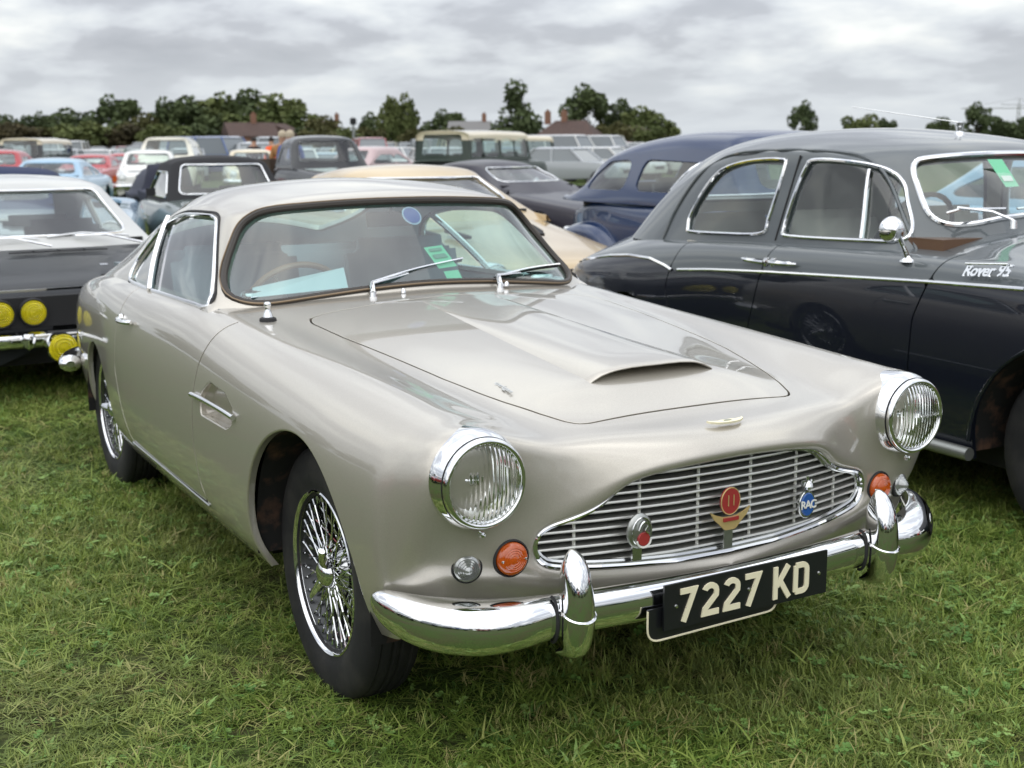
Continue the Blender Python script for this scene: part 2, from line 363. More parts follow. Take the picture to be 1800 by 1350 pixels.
def section(x, r0, r1, r2, r3, r4, r5, r6, r7, r8, r9, r10, r11):
    return [(x, y, z) for y, z in (r0, r1, r2, r3, r4, r5, r6, r7, r8, r9, r10, r11)]
AM_RIBS = [
 # mouth interior (cut away), mouth rim, front face, then stations going back
 [(.775, 0, .66), (.77, .12, .655), (.75, .22, .64), (.735, .28, .62), (.72, .34, .60), (.712, .38, .585), (.71, .40, .57), (.71, .39, .55), (.712, .36, .54), (.72, .28, .53), (.735, .15, .525), (.745, 0, .52)],
 [(.806, 0, .722), (.800, .15, .716), (.772, .28, .690), (.748, .35, .646), (.722, .44, .610), (.711, .49, .586), (.706, .507, .561), (.701, .50, .530), (.707, .46, .503), (.722, .36, .487), (.745, .18, .477), (.757, 0, .474)],
 [(.796, 0, .748), (.790, .15, .743), (.764, .29, .721), (.738, .375, .684), (.712, .47, .660), (.700, .535, .650), (.697, .572, .612), (.697, .579, .570), (.702, .555, .518), (.716, .44, .468), (.752, .20, .450), (.776, 0, .447)],
 [(.772, 0, .770), (.767, .15, .767), (.745, .30, .752), (.715, .405, .738), (.694, .525, .752), (.705, .63, .780), (.703, .70, .740), (.695, .724, .655), (.672, .704, .560), (.676, .625, .480), (.725, .32, .418), (.764, 0, .408)],
 [(.722, 0, .786), (.718, .16, .785), (.705, .31, .781), (.690, .43, .776), (.680, .540, .800), (.692, .655, .831), (.684, .736, .797), (.672, .772, .720), (.645, .776, .612), (.622, .755, .510), (.640, .68, .42), (.668, .55, .37)],
 [(.640, 0, .795), (.637, .18, .794), (.630, .33, .791), (.620, .45, .790), (.605, .555, .816), (.612, .660, .837), (.600, .742, .808), (.590, .788, .730), (.572, .800, .615), (.555, .795, .510), (.560, .775, .420), (.565, .74, .350)],
 section(.535, (0, .832), (.19, .828), (.35, .806), (.465, .803), (.565, .828), (.66, .843), (.745, .812), (.80, .738), (.818, .617), (.812, .505), (.798, .405), (.765, .33)),
 section(.45, (0, .861), (.20, .856), (.37, .820), (.475, .814), (.57, .834), (.66, .848), (.748, .817), (.805, .742), (.825, .618), (.820, .50), (.805, .395), (.772, .315)),
 section(.33, (0, .873), (.20, .868), (.37, .838), (.48, .830), (.575, .844), (.66, .856), (.75, .824), (.811, .746), (.832, .62), (.828, .49), (.812, .38), (.776, .295)),
 section(.15, (0, .887), (.20, .882), (.37, .864), (.485, .852), (.58, .858), (.66, .867), (.755, .834), (.817, .752), (.838, .62), (.835, .48), (.818, .36), (.778, .27)),
 section(-.1, (0, .908), (.20, .903), (.37, .890), (.49, .878), (.58, .874), (.663, .881), (.758, .846), (.818, .757), (.838, .62), (.835, .47), (.816, .345), (.772, .255)),
 section(-.4, (0, .933), (.20, .928), (.37, .917), (.50, .905), (.585, .895), (.668, .897), (.762, .860), (.818, .765), (.838, .62), (.835, .46), (.813, .33), (.762, .245)),
 section(-.7, (0, .957), (.20, .950), (.38, .940), (.51, .928), (.60, .918), (.685, .912), (.768, .872), (.818, .769), (.838, .62), (.834, .46), (.811, .33), (.757, .24)),
 section(-.95, (0, .966), (.20, .96), (.40, .95), (.54, .938), (.64, .929), (.715, .920), (.776, .876), (.818, .77), (.838, .62), (.833, .46), (.810, .33), (.755, .24)),
 section(-1.3, (0, .96), (.20, .957), (.42, .95), (.56, .938), (.655, .929), (.725, .918), (.780, .873), (.818, .769), (.837, .62), (.832, .46), (.808, .33), (.752, .24)),
 section(-1.7, (0, .955), (.20, .953), (.42, .947), (.56, .937), (.655, .927), (.722, .914), (.778, .868), (.815, .766), (.833, .62), (.827, .46), (.803, .33), (.75, .24)),
 section(-2.05, (0, .95), (.20, .948), (.41, .942), (.55, .932), (.642, .922), (.712, .908), (.768, .863), (.805, .763), (.820, .62), (.814, .46), (.793, .33), (.745, .24)),
 section(-2.4, (0, .945), (.20, .942), (.40, .934), (.54, .922), (.63, .910), (.700, .895), (.753, .853), (.785, .755), (.796, .615), (.788, .46), (.77, .335), (.73, .25)),
 section(-2.75, (0, .935), (.20, .93), (.39, .918), (.52, .90), (.61, .885), (.680, .868), (.730, .828), (.762, .732), (.770, .60), (.762, .455), (.745, .34), (.71, .265)),
 section(-3.1, (0, .905), (.19, .90), (.37, .885), (.49, .866), (.575, .850), (.645, .830), (.692, .790), (.722, .695), (.728, .575), (.720, .445), (.704, .35), (.67, .285)),
 section(-3.4, (0, .85), (.18, .845), (.34, .832), (.45, .815), (.53, .80), (.590, .78), (.634, .742), (.662, .655), (.668, .55), (.660, .44), (.645, .36), (.61, .305)),
 section(-3.56, (0, .78), (.16, .775), (.30, .765), (.40, .75), (.47, .735), (.525, .715), (.565, .68), (.59, .61), (.595, .53), (.588, .44), (.574, .37), (.55, .325)),
 section(-3.62, (0, .66), (.10, .655), (.2, .65), (.28, .64), (.33, .63), (.37, .615), (.40, .59), (.415, .55), (.42, .5), (.415, .45), (.405, .41), (.39, .38)),
]
_P = bsurf(mirror_net(AM_RIBS), 12, 9)
for _c in (0, -1): _P[:42, _c, 1] = np.where(np.abs(_P[:42, _c, 1]) < .12, 0, _P[:42, _c, 1])
S = grid_arrays(_P)
if S[1][len(S[1])//2][2] < 0: S = grid_arrays(_P, True)
V = S[0]; X, Y, Z = V.T; AY = np.abs(Y)
_sm = (AY < 1e-9) & (X > .6); S[1][_sm, 1] = 0; S[1][_sm] /= np.linalg.norm(S[1][_sm], axis=1)[:, None]
# --- outlines in real coordinates
bon_half = [(.612, 0), (.611, .30), (.602, .328), (.575, .348), (.51, .376), (.406, .411), (.322, .434), (.267, .446), (.179, .465), (.076, .478), (-.03, .49), (-.33, .523), (-.545, .535), (-.60, .52), (-.625, .46), (-.64, .3), (-.652, 0)]
BON = np.array([(x, y) for x, y in bon_half]+[(x, -y) for x, y in bon_half[-2:0:-1]])
MOUTH_H = [(0, .716), (.14, .710), (.22, .700), (.275, .688), (.312, .668), (.345, .642), (.382, .622), (.43, .607), (.468, .597), (.493, .583), (.504, .562), (.503, .538), (.490, .517), (.464, .503), (.39, .493), (.25, .484), (.12, .480), (0, .479)]
MOUTH = np.array(MOUTH_H+[(-y, z) for y, z in MOUTH_H[-2:0:-1]]); MOUTH = smooth_poly(MOUTH, 3)
DOOR = round_poly([(-.70, 1.05), (-.705, .925), (-.73, .895), (-.79, .78), (-.815, .66), (-.818, .52), (-.80, .40), (-.765, .335), (-1.30, .332), (-1.78, .333), (-1.845, .44), (-1.90, .60), (-1.90, .75), (-1.86, .92), (-1.86, 1.05)], [.01, .01, .05, .1, .1, .1, .08, .025, .1, .04, .05, .1, .1, .05, .01])
VENT = round_poly([(-.735, .628), (-.735, .70), (-.665, .748), (-.50, .738), (-.415, .705), (-.418, .655), (-.47, .630)], .022)
GH_HALF = [(-.86, 0), (-.88, .3), (-.90, .5), (-.965, .635), (-1.05, .675), (-1.5, .68), (-2.0, .67), (-2.3, .64), (-2.6, .60), (-2.85, .5), (-2.95, .25), (-2.97, 0)]
GHP = np.array(GH_HALF+[(x, -y) for x, y in GH_HALF[-2:0:-1]])
BIG = 9.
top = Z > .70
f_bon = np.where(top & (X > -.9), sdf(np.c_[X, Y], BON), -BIG)
f_mou = np.where((X > .6) & (AY < .6) & (Z < .80), sdf(np.c_[Y, Z], MOUTH), -BIG)
f_mou = np.where((X > .6) & (Z > .740), -np.abs(Z-.716)-.001, f_mou)
f_af = np.where(AY > .45, .392-np.hypot(X-.052, np.maximum(Z-.338, 0)), -BIG)
f_ar = np.where(AY > .4, .326-np.hypot(X+2.43, np.maximum(Z-.308, 0)), -BIG)
f_arch = np.maximum(f_af, f_ar)
f_deck = np.where(Z > .86, sdf(np.c_[X, Y], GHP), -BIG)
f_door = np.where((AY > .70) & (X < -.5) & (X > -2.1), sdf(np.c_[X, Z], DOOR), -BIG)
f_door = np.where((AY <= .70) & (AY > .64) & (X < -.72) & (X > -1.85), .004, f_door)
f_vent = np.where(AY > .7, sdf(np.c_[X, Z], VENT), -BIG)
G = .0040
fields = np.stack([-f_arch, -f_deck, -f_mou-.015, -f_bon-G, -f_door-G, -f_vent])
fb = fields.min(0); act = fields.argmin(0)
body, ed = clip(S, fb)
# classify the cut edges by position
bx, by, bz = body[0].T
def cls(edges, V0):
    out = {k: [] for k in ('arch', 'deck', 'mouth', 'gap', 'vent')}
    for a, b in edges:
        p = (V0[a]+V0[b])/2; ay = abs(p[1])
        if ay > .45 and (abs(.392-math.hypot(p[0]-.052, max(p[2]-.338, 0))) < .004 or abs(.326-math.hypot(p[0]+2.43, max(p[2]-.308, 0))) < .004): out['arch'].append((a, b))
        elif p[0] > .66 and p[2] < .745: out['mouth'].append((a, b))
        elif ay > .7 and abs(sdf([(p[0], p[2])], VENT)[0]) < .004: out['vent'].append((a, b))
        elif p[2] > .86 and abs(sdf([(p[0], p[1])], GHP)[0]) < .004: out['deck'].append((a, b))
        else: out['gap'].append((a, b))
    return out
E_ = cls(ed, body[0])
nb = len(body[2])
body = fold(body, E_['mouth'], .015, .03, 5)
body = fold(body, E_['gap'], .0012, .016, 2)
body = fold(body, E_['arch'], .006, .016, 3, inward=lambda p: np.array([0, -np.sign(p[1]), 0]))
body = fold(body, E_['vent'], .006, .03, 3)
am_body = surf_obj('body', body, PAINT_A, am)
bonnet, eb = clip(S, f_bon-G); bonnet = fold(bonnet, eb, .0012, .016, 2); am_bonnet = surf_obj('bonnet', bonnet, PAINT_A, am)
for sgn in (-1, 1):
    fd = np.where(np.sign(Y) == sgn, np.minimum(f_door-G, -f_deck), -BIG)
    dr, edd = clip(S, fd); dr = fold(dr, edd, .0012, .016, 2); d_ = surf_obj('door', dr, PAINT_A, am)
    hb = MB()
    for q, pts_ in enumerate(([(-1.80, .797), (-1.69, .802)],)):
        yy = lambda x: np.interp(x, [-1.9, -1.6], [.803, .812])
        P3 = [(x, sgn*(yy(x)+o), z) for x, z, o in ((-1.845, .800, .003), (-1.80, .801, .022), (-1.74, .803, .028), (-1.68, .805, .024), (-1.645, .806, .004))]
        hb.tube(smooth_poly(P3, 4, False), [.007]+[.0095]*15+[.007], 8)
        hb.lathe([(0, .014), (.016, .012), (.018, 0)], 16, 'y', (-1.835, sgn*.803, .80)) if sgn > 0 else hb.lathe([(.018, 0), (.016, -.012), (0, -.014)], 16, 'y', (-1.835, -.803, .80))
    hb.build('door_handle', CHROME, d_)
# dark backing sheet: its black stands for the shade in the shut lines
f_under = np.where(Z > .60, np.minimum(f_bon+.05, .05-f_bon), -BIG); f_un2 = np.minimum(f_door+.05, .05-f_door)
back, _ = clip([S[0]-S[1]*.016, S[1], S[2]], np.minimum(np.maximum(f_under, f_un2), np.minimum(-f_deck, -f_arch-.02)))
mesh('gap_shade_sheet', back[0], back[2], DARK, am)

# --- side vents with chrome strip
for sgn in (-1, 1):
    vm = MB()
    ring = VENT; n = len(ring); yv = sgn*.808
    Vv = [(x, sgn*.822, z) for x, z in ring]+[(np.interp(x, [-.74, -.41], [-.70, -.45])*1.0, sgn*np.interp(x, [-.735, -.415], [.80, .772]), np.clip(z, .645, .725)) for x, z in ring]
    Fv = [(i, (i+1) % n, (i+1) % n+n, i+n) if sgn > 0 else (i+n, (i+1) % n+n, (i+1) % n, i) for i in range(n)]+[tuple(range(n, 2*n)) if sgn < 0 else tuple(range(n, 2*n))[::-1]]
    vm.add(Vv, Fv); vp = vm.build('side_vent', PAINT_A, am)
    st = MB(); Ps = [(x, sgn*(np.interp(x, [-.8, -.35], [.842, .842])), z) for x, z in ((-.80, .683), (-.70, .687), (-.56, .688), (-.45, .687), (-.385, .685))]
    st.tube(smooth_poly(Ps, 3, False), .0085, 10); st.build('chrome_strip', CHROME, vp)

# --- bonnet scoop: shell raised from the bonnet, open to the front
def bon_z(x, y):
    i = np.argmin((X-x)**2+(Y-y)**2+np.where(top, 0, 9)); return V[i, 2]
def scoop():
    nu, nv = 40, 33; P = np.zeros((nu, nv, 3)); mask = top & (X > -.75) & (X < .7) & (AY < .45); PX = V[mask]
    for i in range(nu):
        u = i/(nu-1); x = .462-1.06*u
        wd = .200-.055*u; h = .028*(1-u)**1.15*(1 if u < 1 else 0)
        for j in range(nv):
            t = -1+2*j/(nv-1); y = t*wd
            d = (PX[:, 0]-x)**2+(PX[:, 1]-y)**2; k = np.argpartition(d, 6)[:6]; ww = 1/(d[k]+1e-6); zb = (PX[k, 2]*ww).sum()/ww.sum()
            pr = max(0, 1-abs(t)**4.2)**1.0; xx = x-.012*t*t*(1-u)**3
            P[i, j] = (xx, y, zb+h*pr+(.0012 if abs(t) < .99 else -.002))
    for _ in range(6): P[1:-1, 1:-1, 2] = (P[1:-1, 1:-1, 2]*2+P[:-2, 1:-1, 2]+P[2:, 1:-1, 2]+P[1:-1, :-2, 2]*.5+P[1:-1, 2:, 2]*.5)/5
    return P
_SP = scoop(); SS = grid_arrays(_SP)
if SS[1][500][2] < 0: SS = grid_arrays(_SP, True)
lip = _SP[0]; k = len(SS[0]); nv = len(lip); inn = lip.copy(); inn[:, 0] -= .16; inn[:, 2] -= .006; fr = lip.copy(); fr[:, 0] += .004; fr[:, 2] -= .004
VV = np.vstack([SS[0], fr, inn]); NN_ = np.vstack([SS[1], np.tile([1, 0, 0], (nv, 1)), np.tile([0, 0, -1], (nv, 1))])
FF_ = list(SS[2])
for j in range(nv-1): FF_ += [(j, k+j, k+j+1, j+1), (k+j, k+nv+j, k+nv+j+1, k+j+1)]
sc = mesh('bonnet_scoop', VV, FF_, PAINT_A, am_bonnet, True)
bk = MB(); bk.add([(x-.15, y, z+.004) for x, y, z in lip]+[(x-.15, y, z-.05) for x, y, z in lip], [(j, j+1, nv+j+1, nv+j) for j in range(nv-1)]); bk.build('scoop_mesh', BLACK, sc)
text_mesh('maker_script', 'superleggera', .019, CHROME2, am_bonnet, frame((.328, -.37, bon_z(.328, -.37)+.003), (.164, -.012, -.014), (.05, .98, .22)), .0008, .3, 1.0, .0003)

# --- greenhouse
def gr(*rows): return [tuple(r) for r in rows]
def gst(x, *yz): return [(x, y, z) for y, z in yz]
AM_GH = [
 gr((-.73, 0, .885), (-.74, .23, .876), (-.755, .45, .86), (-.785, .60, .85), (-.82, .675, .85), (-.85, .715, .85), (-.86, .735, .85), (-.86, .745, .845), (-.86, .75, .80)),
 gr((-.80, 0, .967), (-.81, .22, .958), (-.825, .42, .94), (-.855, .565, .928), (-.90, .645, .924), (-.935, .69, .922), (-.945, .72, .918), (-.945, .733, .912), (-.945, .74, .86)),
 gr((-.885, 0, 1.068), (-.89, .205, 1.062), (-.905, .385, 1.048), (-.935, .52, 1.032), (-.99, .603, 1.02), (-1.03, .65, 1.008), (-1.045, .69, .965), (-1.045, .73, .912), (-1.045, .738, .86)),
 gr((-.968, 0, 1.168), (-.973, .19, 1.163), (-.988, .355, 1.150), (-1.015, .478, 1.133), (-1.075, .56, 1.118), (-1.125, .608, 1.106), (-1.14, .665, 1.02), (-1.14, .73, .912), (-1.14, .738, .86)),
 gr((-1.055, 0, 1.258), (-1.057, .18, 1.254), (-1.065, .34, 1.244), (-1.09, .458, 1.226), (-1.155, .533, 1.202), (-1.22, .578, 1.178), (-1.24, .648, 1.06), (-1.24, .73, .912), (-1.24, .737, .86)),
 gr((-1.16, 0, 1.288), (-1.16, .18, 1.283), (-1.165, .34, 1.271), (-1.18, .455, 1.248), (-1.235, .530, 1.219), (-1.295, .573, 1.191), (-1.315, .647, 1.068), (-1.315, .729, .912), (-1.315, .737, .86)),
 gst(-1.41, (0, 1.314), (.18, 1.307), (.34, 1.293), (.455, 1.269), (.53, 1.236), (.570, 1.203), (.646, 1.075), (.728, .912), (.736, .86)),
 gst(-1.65, (0, 1.317), (.18, 1.311), (.34, 1.296), (.455, 1.270), (.53, 1.234), (.570, 1.200), (.644, 1.07), (.724, .912), (.733, .86)),
 gst(-1.92, (0, 1.303), (.18, 1.296), (.33, 1.279), (.447, 1.250), (.522, 1.205), (.566, 1.168), (.640, 1.05), (.714, .910), (.724, .855)),
 gst(-2.2, (0, 1.265), (.18, 1.256), (.32, 1.235), (.43, 1.203), (.508, 1.152), (.556, 1.112), (.628, 1.015), (.702, .905), (.71, .85)),
 gst(-2.5, (0, 1.205), (.17, 1.195), (.30, 1.17), (.41, 1.133), (.49, 1.08), (.542, 1.038), (.612, .965), (.685, .89), (.69, .84)),
 gst(-2.8, (0, 1.12), (.16, 1.11), (.28, 1.086), (.385, 1.05), (.465, 1.005), (.52, .97), (.592, .915), (.662, .86), (.668, .81)),
 gst(-3.1, (0, 1.02), (.15, 1.012), (.27, .99), (.365, .96), (.44, .925), (.495, .895), (.562, .85), (.63, .80), (.635, .75)),
 gst(-3.35, (0, .90), (.14, .895), (.25, .88), (.34, .86), (.41, .835), (.465, .81), (.525, .77), (.585, .73), (.59, .68)),
]
_GP = bsurf(mirror_net(AM_GH), 10, 9); GS = grid_arrays(_GP)
if GS[1][len(GS[1])//2][2] < 0: GS = grid_arrays(_GP, True)
gx, gy, gz = GS[0].T; gay = np.abs(gy)
WS_H = [(0, .982), (.22, .974), (.42, .957), (.56, .943), (.625, .948), (.655, .968), (.650, 1.005), (.622, 1.06), (.588, 1.115), (.555, 1.165), (.522, 1.197), (.475, 1.221), (.39, 1.234), (.2, 1.244), (0, 1.247)]
WS = smooth_poly(np.array(WS_H+[(-y, z) for y, z in WS_H[-2:0:-1]]), 4)
f_ws = np.where(gx > -1.19, sdf(np.c_[gy, gz], WS), -BIG)
SIDEW = smooth_poly(np.array([(-.995, .930), (-1.06, .985), (-1.175, 1.085), (-1.275, 1.165), (-1.34, 1.193), (-1.45, 1.196), (-1.70, 1.188), (-1.88, 1.162), (-1.985, 1.132), (-2.07, 1.085), (-2.13, 1.025), (-2.15, .968), (-2.125, .928), (-2.06, .916), (-1.8, .914), (-1.5, .920), (-1.15, .924)]), 4)
f_sw = np.where((gay > .5) & (gx < -.96), sdf(np.c_[gx, gz], SIDEW), -BIG)
RWIN = smooth_poly(np.array([(-2.12, 0), (-2.13, .28), (-2.20, .40), (-2.40, .43), (-2.68, .40), (-2.80, .34), (-2.83, 0), (-2.80, -.34), (-2.68, -.40), (-2.40, -.43), (-2.20, -.40), (-2.13, -.28)]), 4)
f_rw = np.where((gz > .95) & (gx < -2.0), sdf(np.c_[gx, gy], RWIN), -BIG)
f_low = gz-.895
# roof above, cut by all windows
gh, eg = clip(GS, np.stack([-f_ws, -f_sw, -f_rw, f_low+.03]).min(0))
eg_in = [(a, b) for a, b in eg if gh[0][a][2] > .90]
gh = fold(gh, eg_in, .003, .022, 2)
am_roof = surf_obj('roof', gh, PAINT_A, am)
lin, _ = clip([GS[0]-GS[1]*.024, -GS[1], [f[::-1] for f in GS[2]]], np.stack([-f_ws-.012, -f_sw-.012, -f_rw-.012, f_low+.03]).min(0)); surf_obj('headlining', lin, INT_L, am)
def pane(name, SS_, f, m, parent, off=.010):
    g_, e_ = clip([SS_[0]-SS_[1]*off, SS_[1], SS_[2]], f); return surf_obj(name, g_, m, parent), [g_[0][lp] for lp, c in edge_loops(e_)]
ws, ws_loops = pane('windscreen', GS, f_ws+.006, GLASS_GREEN, am)
def contour(SS_, poly, ax, mask, n=150, off=0., grow=0.):
    """outline given in two coordinates laid onto the surface"""
    Q = resample(poly, n); 
    if grow: T_ = np.roll(Q, -1, 0)-np.roll(Q, 1, 0); T_ /= np.linalg.norm(T_, axis=1)[:, None]; nn = np.c_[T_[:, 1], -T_[:, 0]]; c0 = Q.mean(0); nn *= np.sign(((Q-c0)*nn).sum(1).mean()); Q = Q+nn*grow
    PV, PN = SS_[0][mask], SS_[1][mask]; k3 = [i for i in range(3) if i not in ax][0]; out = np.zeros((n, 3)); on = np.zeros((n, 3))
    for i, q in enumerate(Q):
        d = ((PV[:, ax]-q)**2).sum(1); k = np.argpartition(d, 12)[:12]; A = np.c_[np.ones(12), PV[k][:, ax]-q]; w_ = 1/(d[k]+1e-5); sol = np.linalg.lstsq(A*w_[:, None], PV[k][:, k3]*w_, rcond=None)[0]
        out[i, ax[0]], out[i, ax[1]], out[i, k3] = q[0], q[1], np.clip(sol[0], PV[k][:, k3].min(), PV[k][:, k3].max()); on[i] = PN[k[np.argmin(d[k])]]
    for _ in range(3): out[:, k3] = (np.roll(out[:, k3], 1)+2*out[:, k3]+np.roll(out[:, k3], -1))/4
    return out+on*off
sb = MB()
sb.tube(contour(GS, WS, [1, 2], gx > -1.19, 190, -.002, .002), .0125, 8, True)
sb.build('windscreen_seal', SEAL, am)
if True:
    tb = MB(); tb.tube(contour(GS, WS, [1, 2], gx > -1.19, 190, .0075, .006), .0035, 6, True); tb.build('seal_trim', mat('tarnished_trim', (.20, .15, .10), .35, .8), am)
for sgn in (-1, 1):
    fs = np.where(np.sign(gy) == sgn, f_sw, -BIG)
    pz = lambda x: -1.69-(x-.915)*(.27/.24)      # the slanted bar between door glass and quarter light
    bar = gx-pz(gz)
    pane('door_glass', GS, np.minimum(fs+.004, bar), GLASS_GREEN, am); pane('quarter_glass', GS, np.minimum(fs+.004, -bar-.03), GLASS_GREEN, am)
    smk = (np.sign(gy) == sgn) & (gay > .5) & (gx < -.93)
    if True:
        fb_ = MB(); fb_.tube(contour(GS, SIDEW, [0, 2], smk, 150, .001, .001), .0075, 8, True); fb_.build('window_frame', CHROME, am)
    bb = MB(); zs = np.linspace(.915, 1.165, 9); ys = [GS[0][np.argmin((gx-(pz(z)-.015))**2+(gz-z)**2+np.where(np.sign(gy) == sgn, 0, 9))][1] for z in zs]
    ys = np.polyval(np.polyfit(zs, ys, 2), zs)
    bb.tube([(pz(z)-.015, y+sgn*.003, z) for z, y in zip(zs, ys)], .014, 6); bb.build('window_pillar', CHROME, am)
    dg_ = MB()
    dg_.tube(contour(GS, SIDEW, [0, 2], smk, 150, -.002, .013), .0065, 6, True)
    dg_.build('window_seal', RUBBER, am)
pane('rear_window', GS, f_rw+.005, GLASS_GREEN, am)

# --- interior
it = MB(); it.add([(-.80, -.76, .30), (-.80, .76, .30), (-3.0, .70, .30), (-3.0, -.70, .30), (-.70, -.74, .88), (-.70, .74, .88), (-3.0, .62, .86), (-3.0, -.62, .86)], [(0, 3, 2, 1)[::-1], (0, 4, 5, 1)[::-1], (2, 6, 7, 3)[::-1]]); it.build('cabin_floor', CARPET, am)
for sgn in (-1, 1):
    dc = MB(); dc.box((-1.45, sgn*.70, .60), (1.1, .03, .50)); dc.build('door_card', INT_D, am)
da = MB(); nn_ = 13
pr_ = [(-.78, .935), (-.90, .95), (-1.0, .935), (-1.06, .89), (-1.05, .80), (-1.0, .74), (-.85, .72)]
for j in range(nn_):
    y = -.70+1.40*j/(nn_-1); da.V += [(x-.05*(abs(y)/.7)**2, y, z-.025*(abs(y)/.7)**2) for x, z in pr_]
m_ = len(pr_); da.F = [(j*m_+i, (j+1)*m_+i, (j+1)*m_+i+1, j*m_+i+1) for j in range(nn_-1) for i in range(m_-1)]; da.M = [0]*len(da.F)
dash = da.build('dashboard', INT_D, am)
def bucket(name, x, y):
    b = MB(); s = bmesh.new()
    def pad(c, size, rx):
        k_ = bmesh.ops.create_cube(s, size=1)['verts']; bmesh.ops.scale(s, vec=size, verts=k_); bmesh.ops.rotate(s, cent=(0, 0, 0), matrix=Matrix.Rotation(rx, 3, 'Y'), verts=k_); bmesh.ops.translate(s, vec=c, verts=k_)
    pad((x, y, .50), (.52, .50, .18), -.1); pad((x-.30, y, .78), (.16, .50, .58), -.28)
    bmesh.ops.bevel(s, geom=s.edges[:], offset=.06, segments=3, affect='EDGES'); me = bpy.data.meshes.new(name); s.to_mesh(me); s.free()
    for p in me.polygons: p.use_smooth = True
    return link(name, me, INT_D, am)
bucket('seat', -1.45, -.36); bucket('seat', -1.45, .36)
s = bmesh.new(); k_ = bmesh.ops.create_cube(s, size=1)['verts']; bmesh.ops.scale(s, vec=(.55, 1.15, .25), verts=k_); bmesh.ops.translate(s, vec=(-2.25, 0, .55), verts=k_)
k_ = bmesh.ops.create_cube(s, size=1)['verts']; bmesh.ops.scale(s, vec=(.18, 1.15, .50), verts=k_); bmesh.ops.rotate(s, cent=(0, 0, 0), matrix=Matrix.Rotation(-.3, 3, 'Y'), verts=k_); bmesh.ops.translate(s, vec=(-2.52, 0, .74), verts=k_); bmesh.ops.bevel(s, geom=s.edges[:], offset=.05, segments=3, affect='EDGES')
me = bpy.data.meshes.new('rear_seat'); s.to_mesh(me); s.free(); [setattr(p, 'use_smooth', True) for p in me.polygons]; link('rear_seat', me, INT_D, am)
ps = MB(); ps.box((-2.80, 0, .90), (.50, 1.1, .02)); ps.build('parcel_shelf', INT_D, am)
sw = MB(); an = np.linspace(0, 2*math.pi, 40, endpoint=False); Mx = Matrix.Translation((-1.16, -.36, .855)) @ Matrix.Rotation(R(-68), 4, 'Y')
circ = [tuple(Mx @ Vector((.198*math.cos(a), .198*math.sin(a), 0))) for a in an]; sw.tube(circ, .011, 8, True); swo = sw.build('steering_wheel', mat('wood_rim', (.20, .10, .045), .3, 0, .4), am)
sp_ = MB()
for a in (R(90), R(210), R(330)): sp_.tube([tuple(Mx @ Vector((0, 0, -.02))), tuple(Mx @ Vector((.19*math.cos(a), .19*math.sin(a), 0)))], .009, 6, flat=.4)
sp_.tube([tuple(Mx @ Vector((0, 0, 0))), tuple(Mx @ Vector((0, 0, -.30)))], .02, 10); sp_.build('spokes', ALU, swo)
mi_ = MB(); mi_.box((-1.135, 0, 1.18), (.02, .17, .05), (0, R(-15), 0)); mi_.tube([(-1.13, 0, 1.20), (-1.10, 0, 1.245)], .006, 6); mi_.build('interior_mirror', BLACK, am)
for sgn in (-1, 1):
    gm = MB(); gm.lathe([(0, .012), (.05, .012), (.058, .006), (.06, 0)], 20, 'z', (-1.0, sgn*.545, .955)); go_ = gm.build('air_grille', CHROME2, dash)
    hl_ = MB()
    for i in range(-2, 3): hl_.box((-1.0+i*.018, sgn*.545, .969), (.006, .085-abs(i)*.012, .003))
    hl_.build('grille_slot', BLACK, go_)

# --- grille
gp_x = lambda y: np.interp(abs(y), [0, .15, .28, .36, .44, .51], [.752, .748, .730, .715, .695, .680])
grl = MB()
ringp = [(gp_x(y)+.016, y, z) for y, z in resample(MOUTH, 150)]
grl.tube(ringp, .0075, 8, True); grille = grl.build('grille', CHROME, am)
g2 = MB(); g2.tube([(x-.012, y*.985, z+(.007 if z < .53 else -.004)) for x, y, z in ringp], .007, 8, True); g2.build('grille_inner_trim', CHROME2, grille)
bz_ = MB(); bz_.add([(.64, y, z) for y, z in resample(MOUTH*1.03-np.array([0, .018]), 80)], [tuple(range(80))]); bz_.build('grille_cavity', DARK, grille)
lat = bz_
def span(z):
    P_ = resample(MOUTH, 600); yy = [];
    for a, b in zip(P_, np.roll(P_, -1, 0)):
        if (a[1]-z)*(b[1]-z) < 0: yy.append(a[0]+(b[0]-a[0])*(z-a[1])/(b[1]-a[1]))
    return min(yy), max(yy)
for z in np.arange(.4985, .712, .0194):
    a, b = span(z); ys = np.linspace(a+.003, b-.003, 25); bm_ = MB()
    Vb = []
    for y in ys:
        x = gp_x(y); Vb += [(x+.004, y, z-.0035), (x+.006, y, z-.0005), (x+.005, y, z+.0028), (x-.006, y, z+.0032), (x-.036, y, z+.0008), (x-.034, y, z-.0022)]
    bm_.add(Vb, [(i*6+k, i*6+(k+1) % 6, (i+1)*6+(k+1) % 6, (i+1)*6+k) for i in range(24) for k in range(6)]); bm_.build('grille_bar', ALU, grille)
for y in (-.40, -.24, -.08, .08, .24, .40):
    zz_ = [z for z in np.arange(.482, .715, .002) if span(z)[0]+.004 < y < span(z)[1]-.004]
    vb = MB(); vb.tube([(gp_x(y)-.008, y, zz_[0]), (gp_x(y)-.008, y, zz_[-1])], .0042, 6); vb.build('grille_stay', ALU, grille)
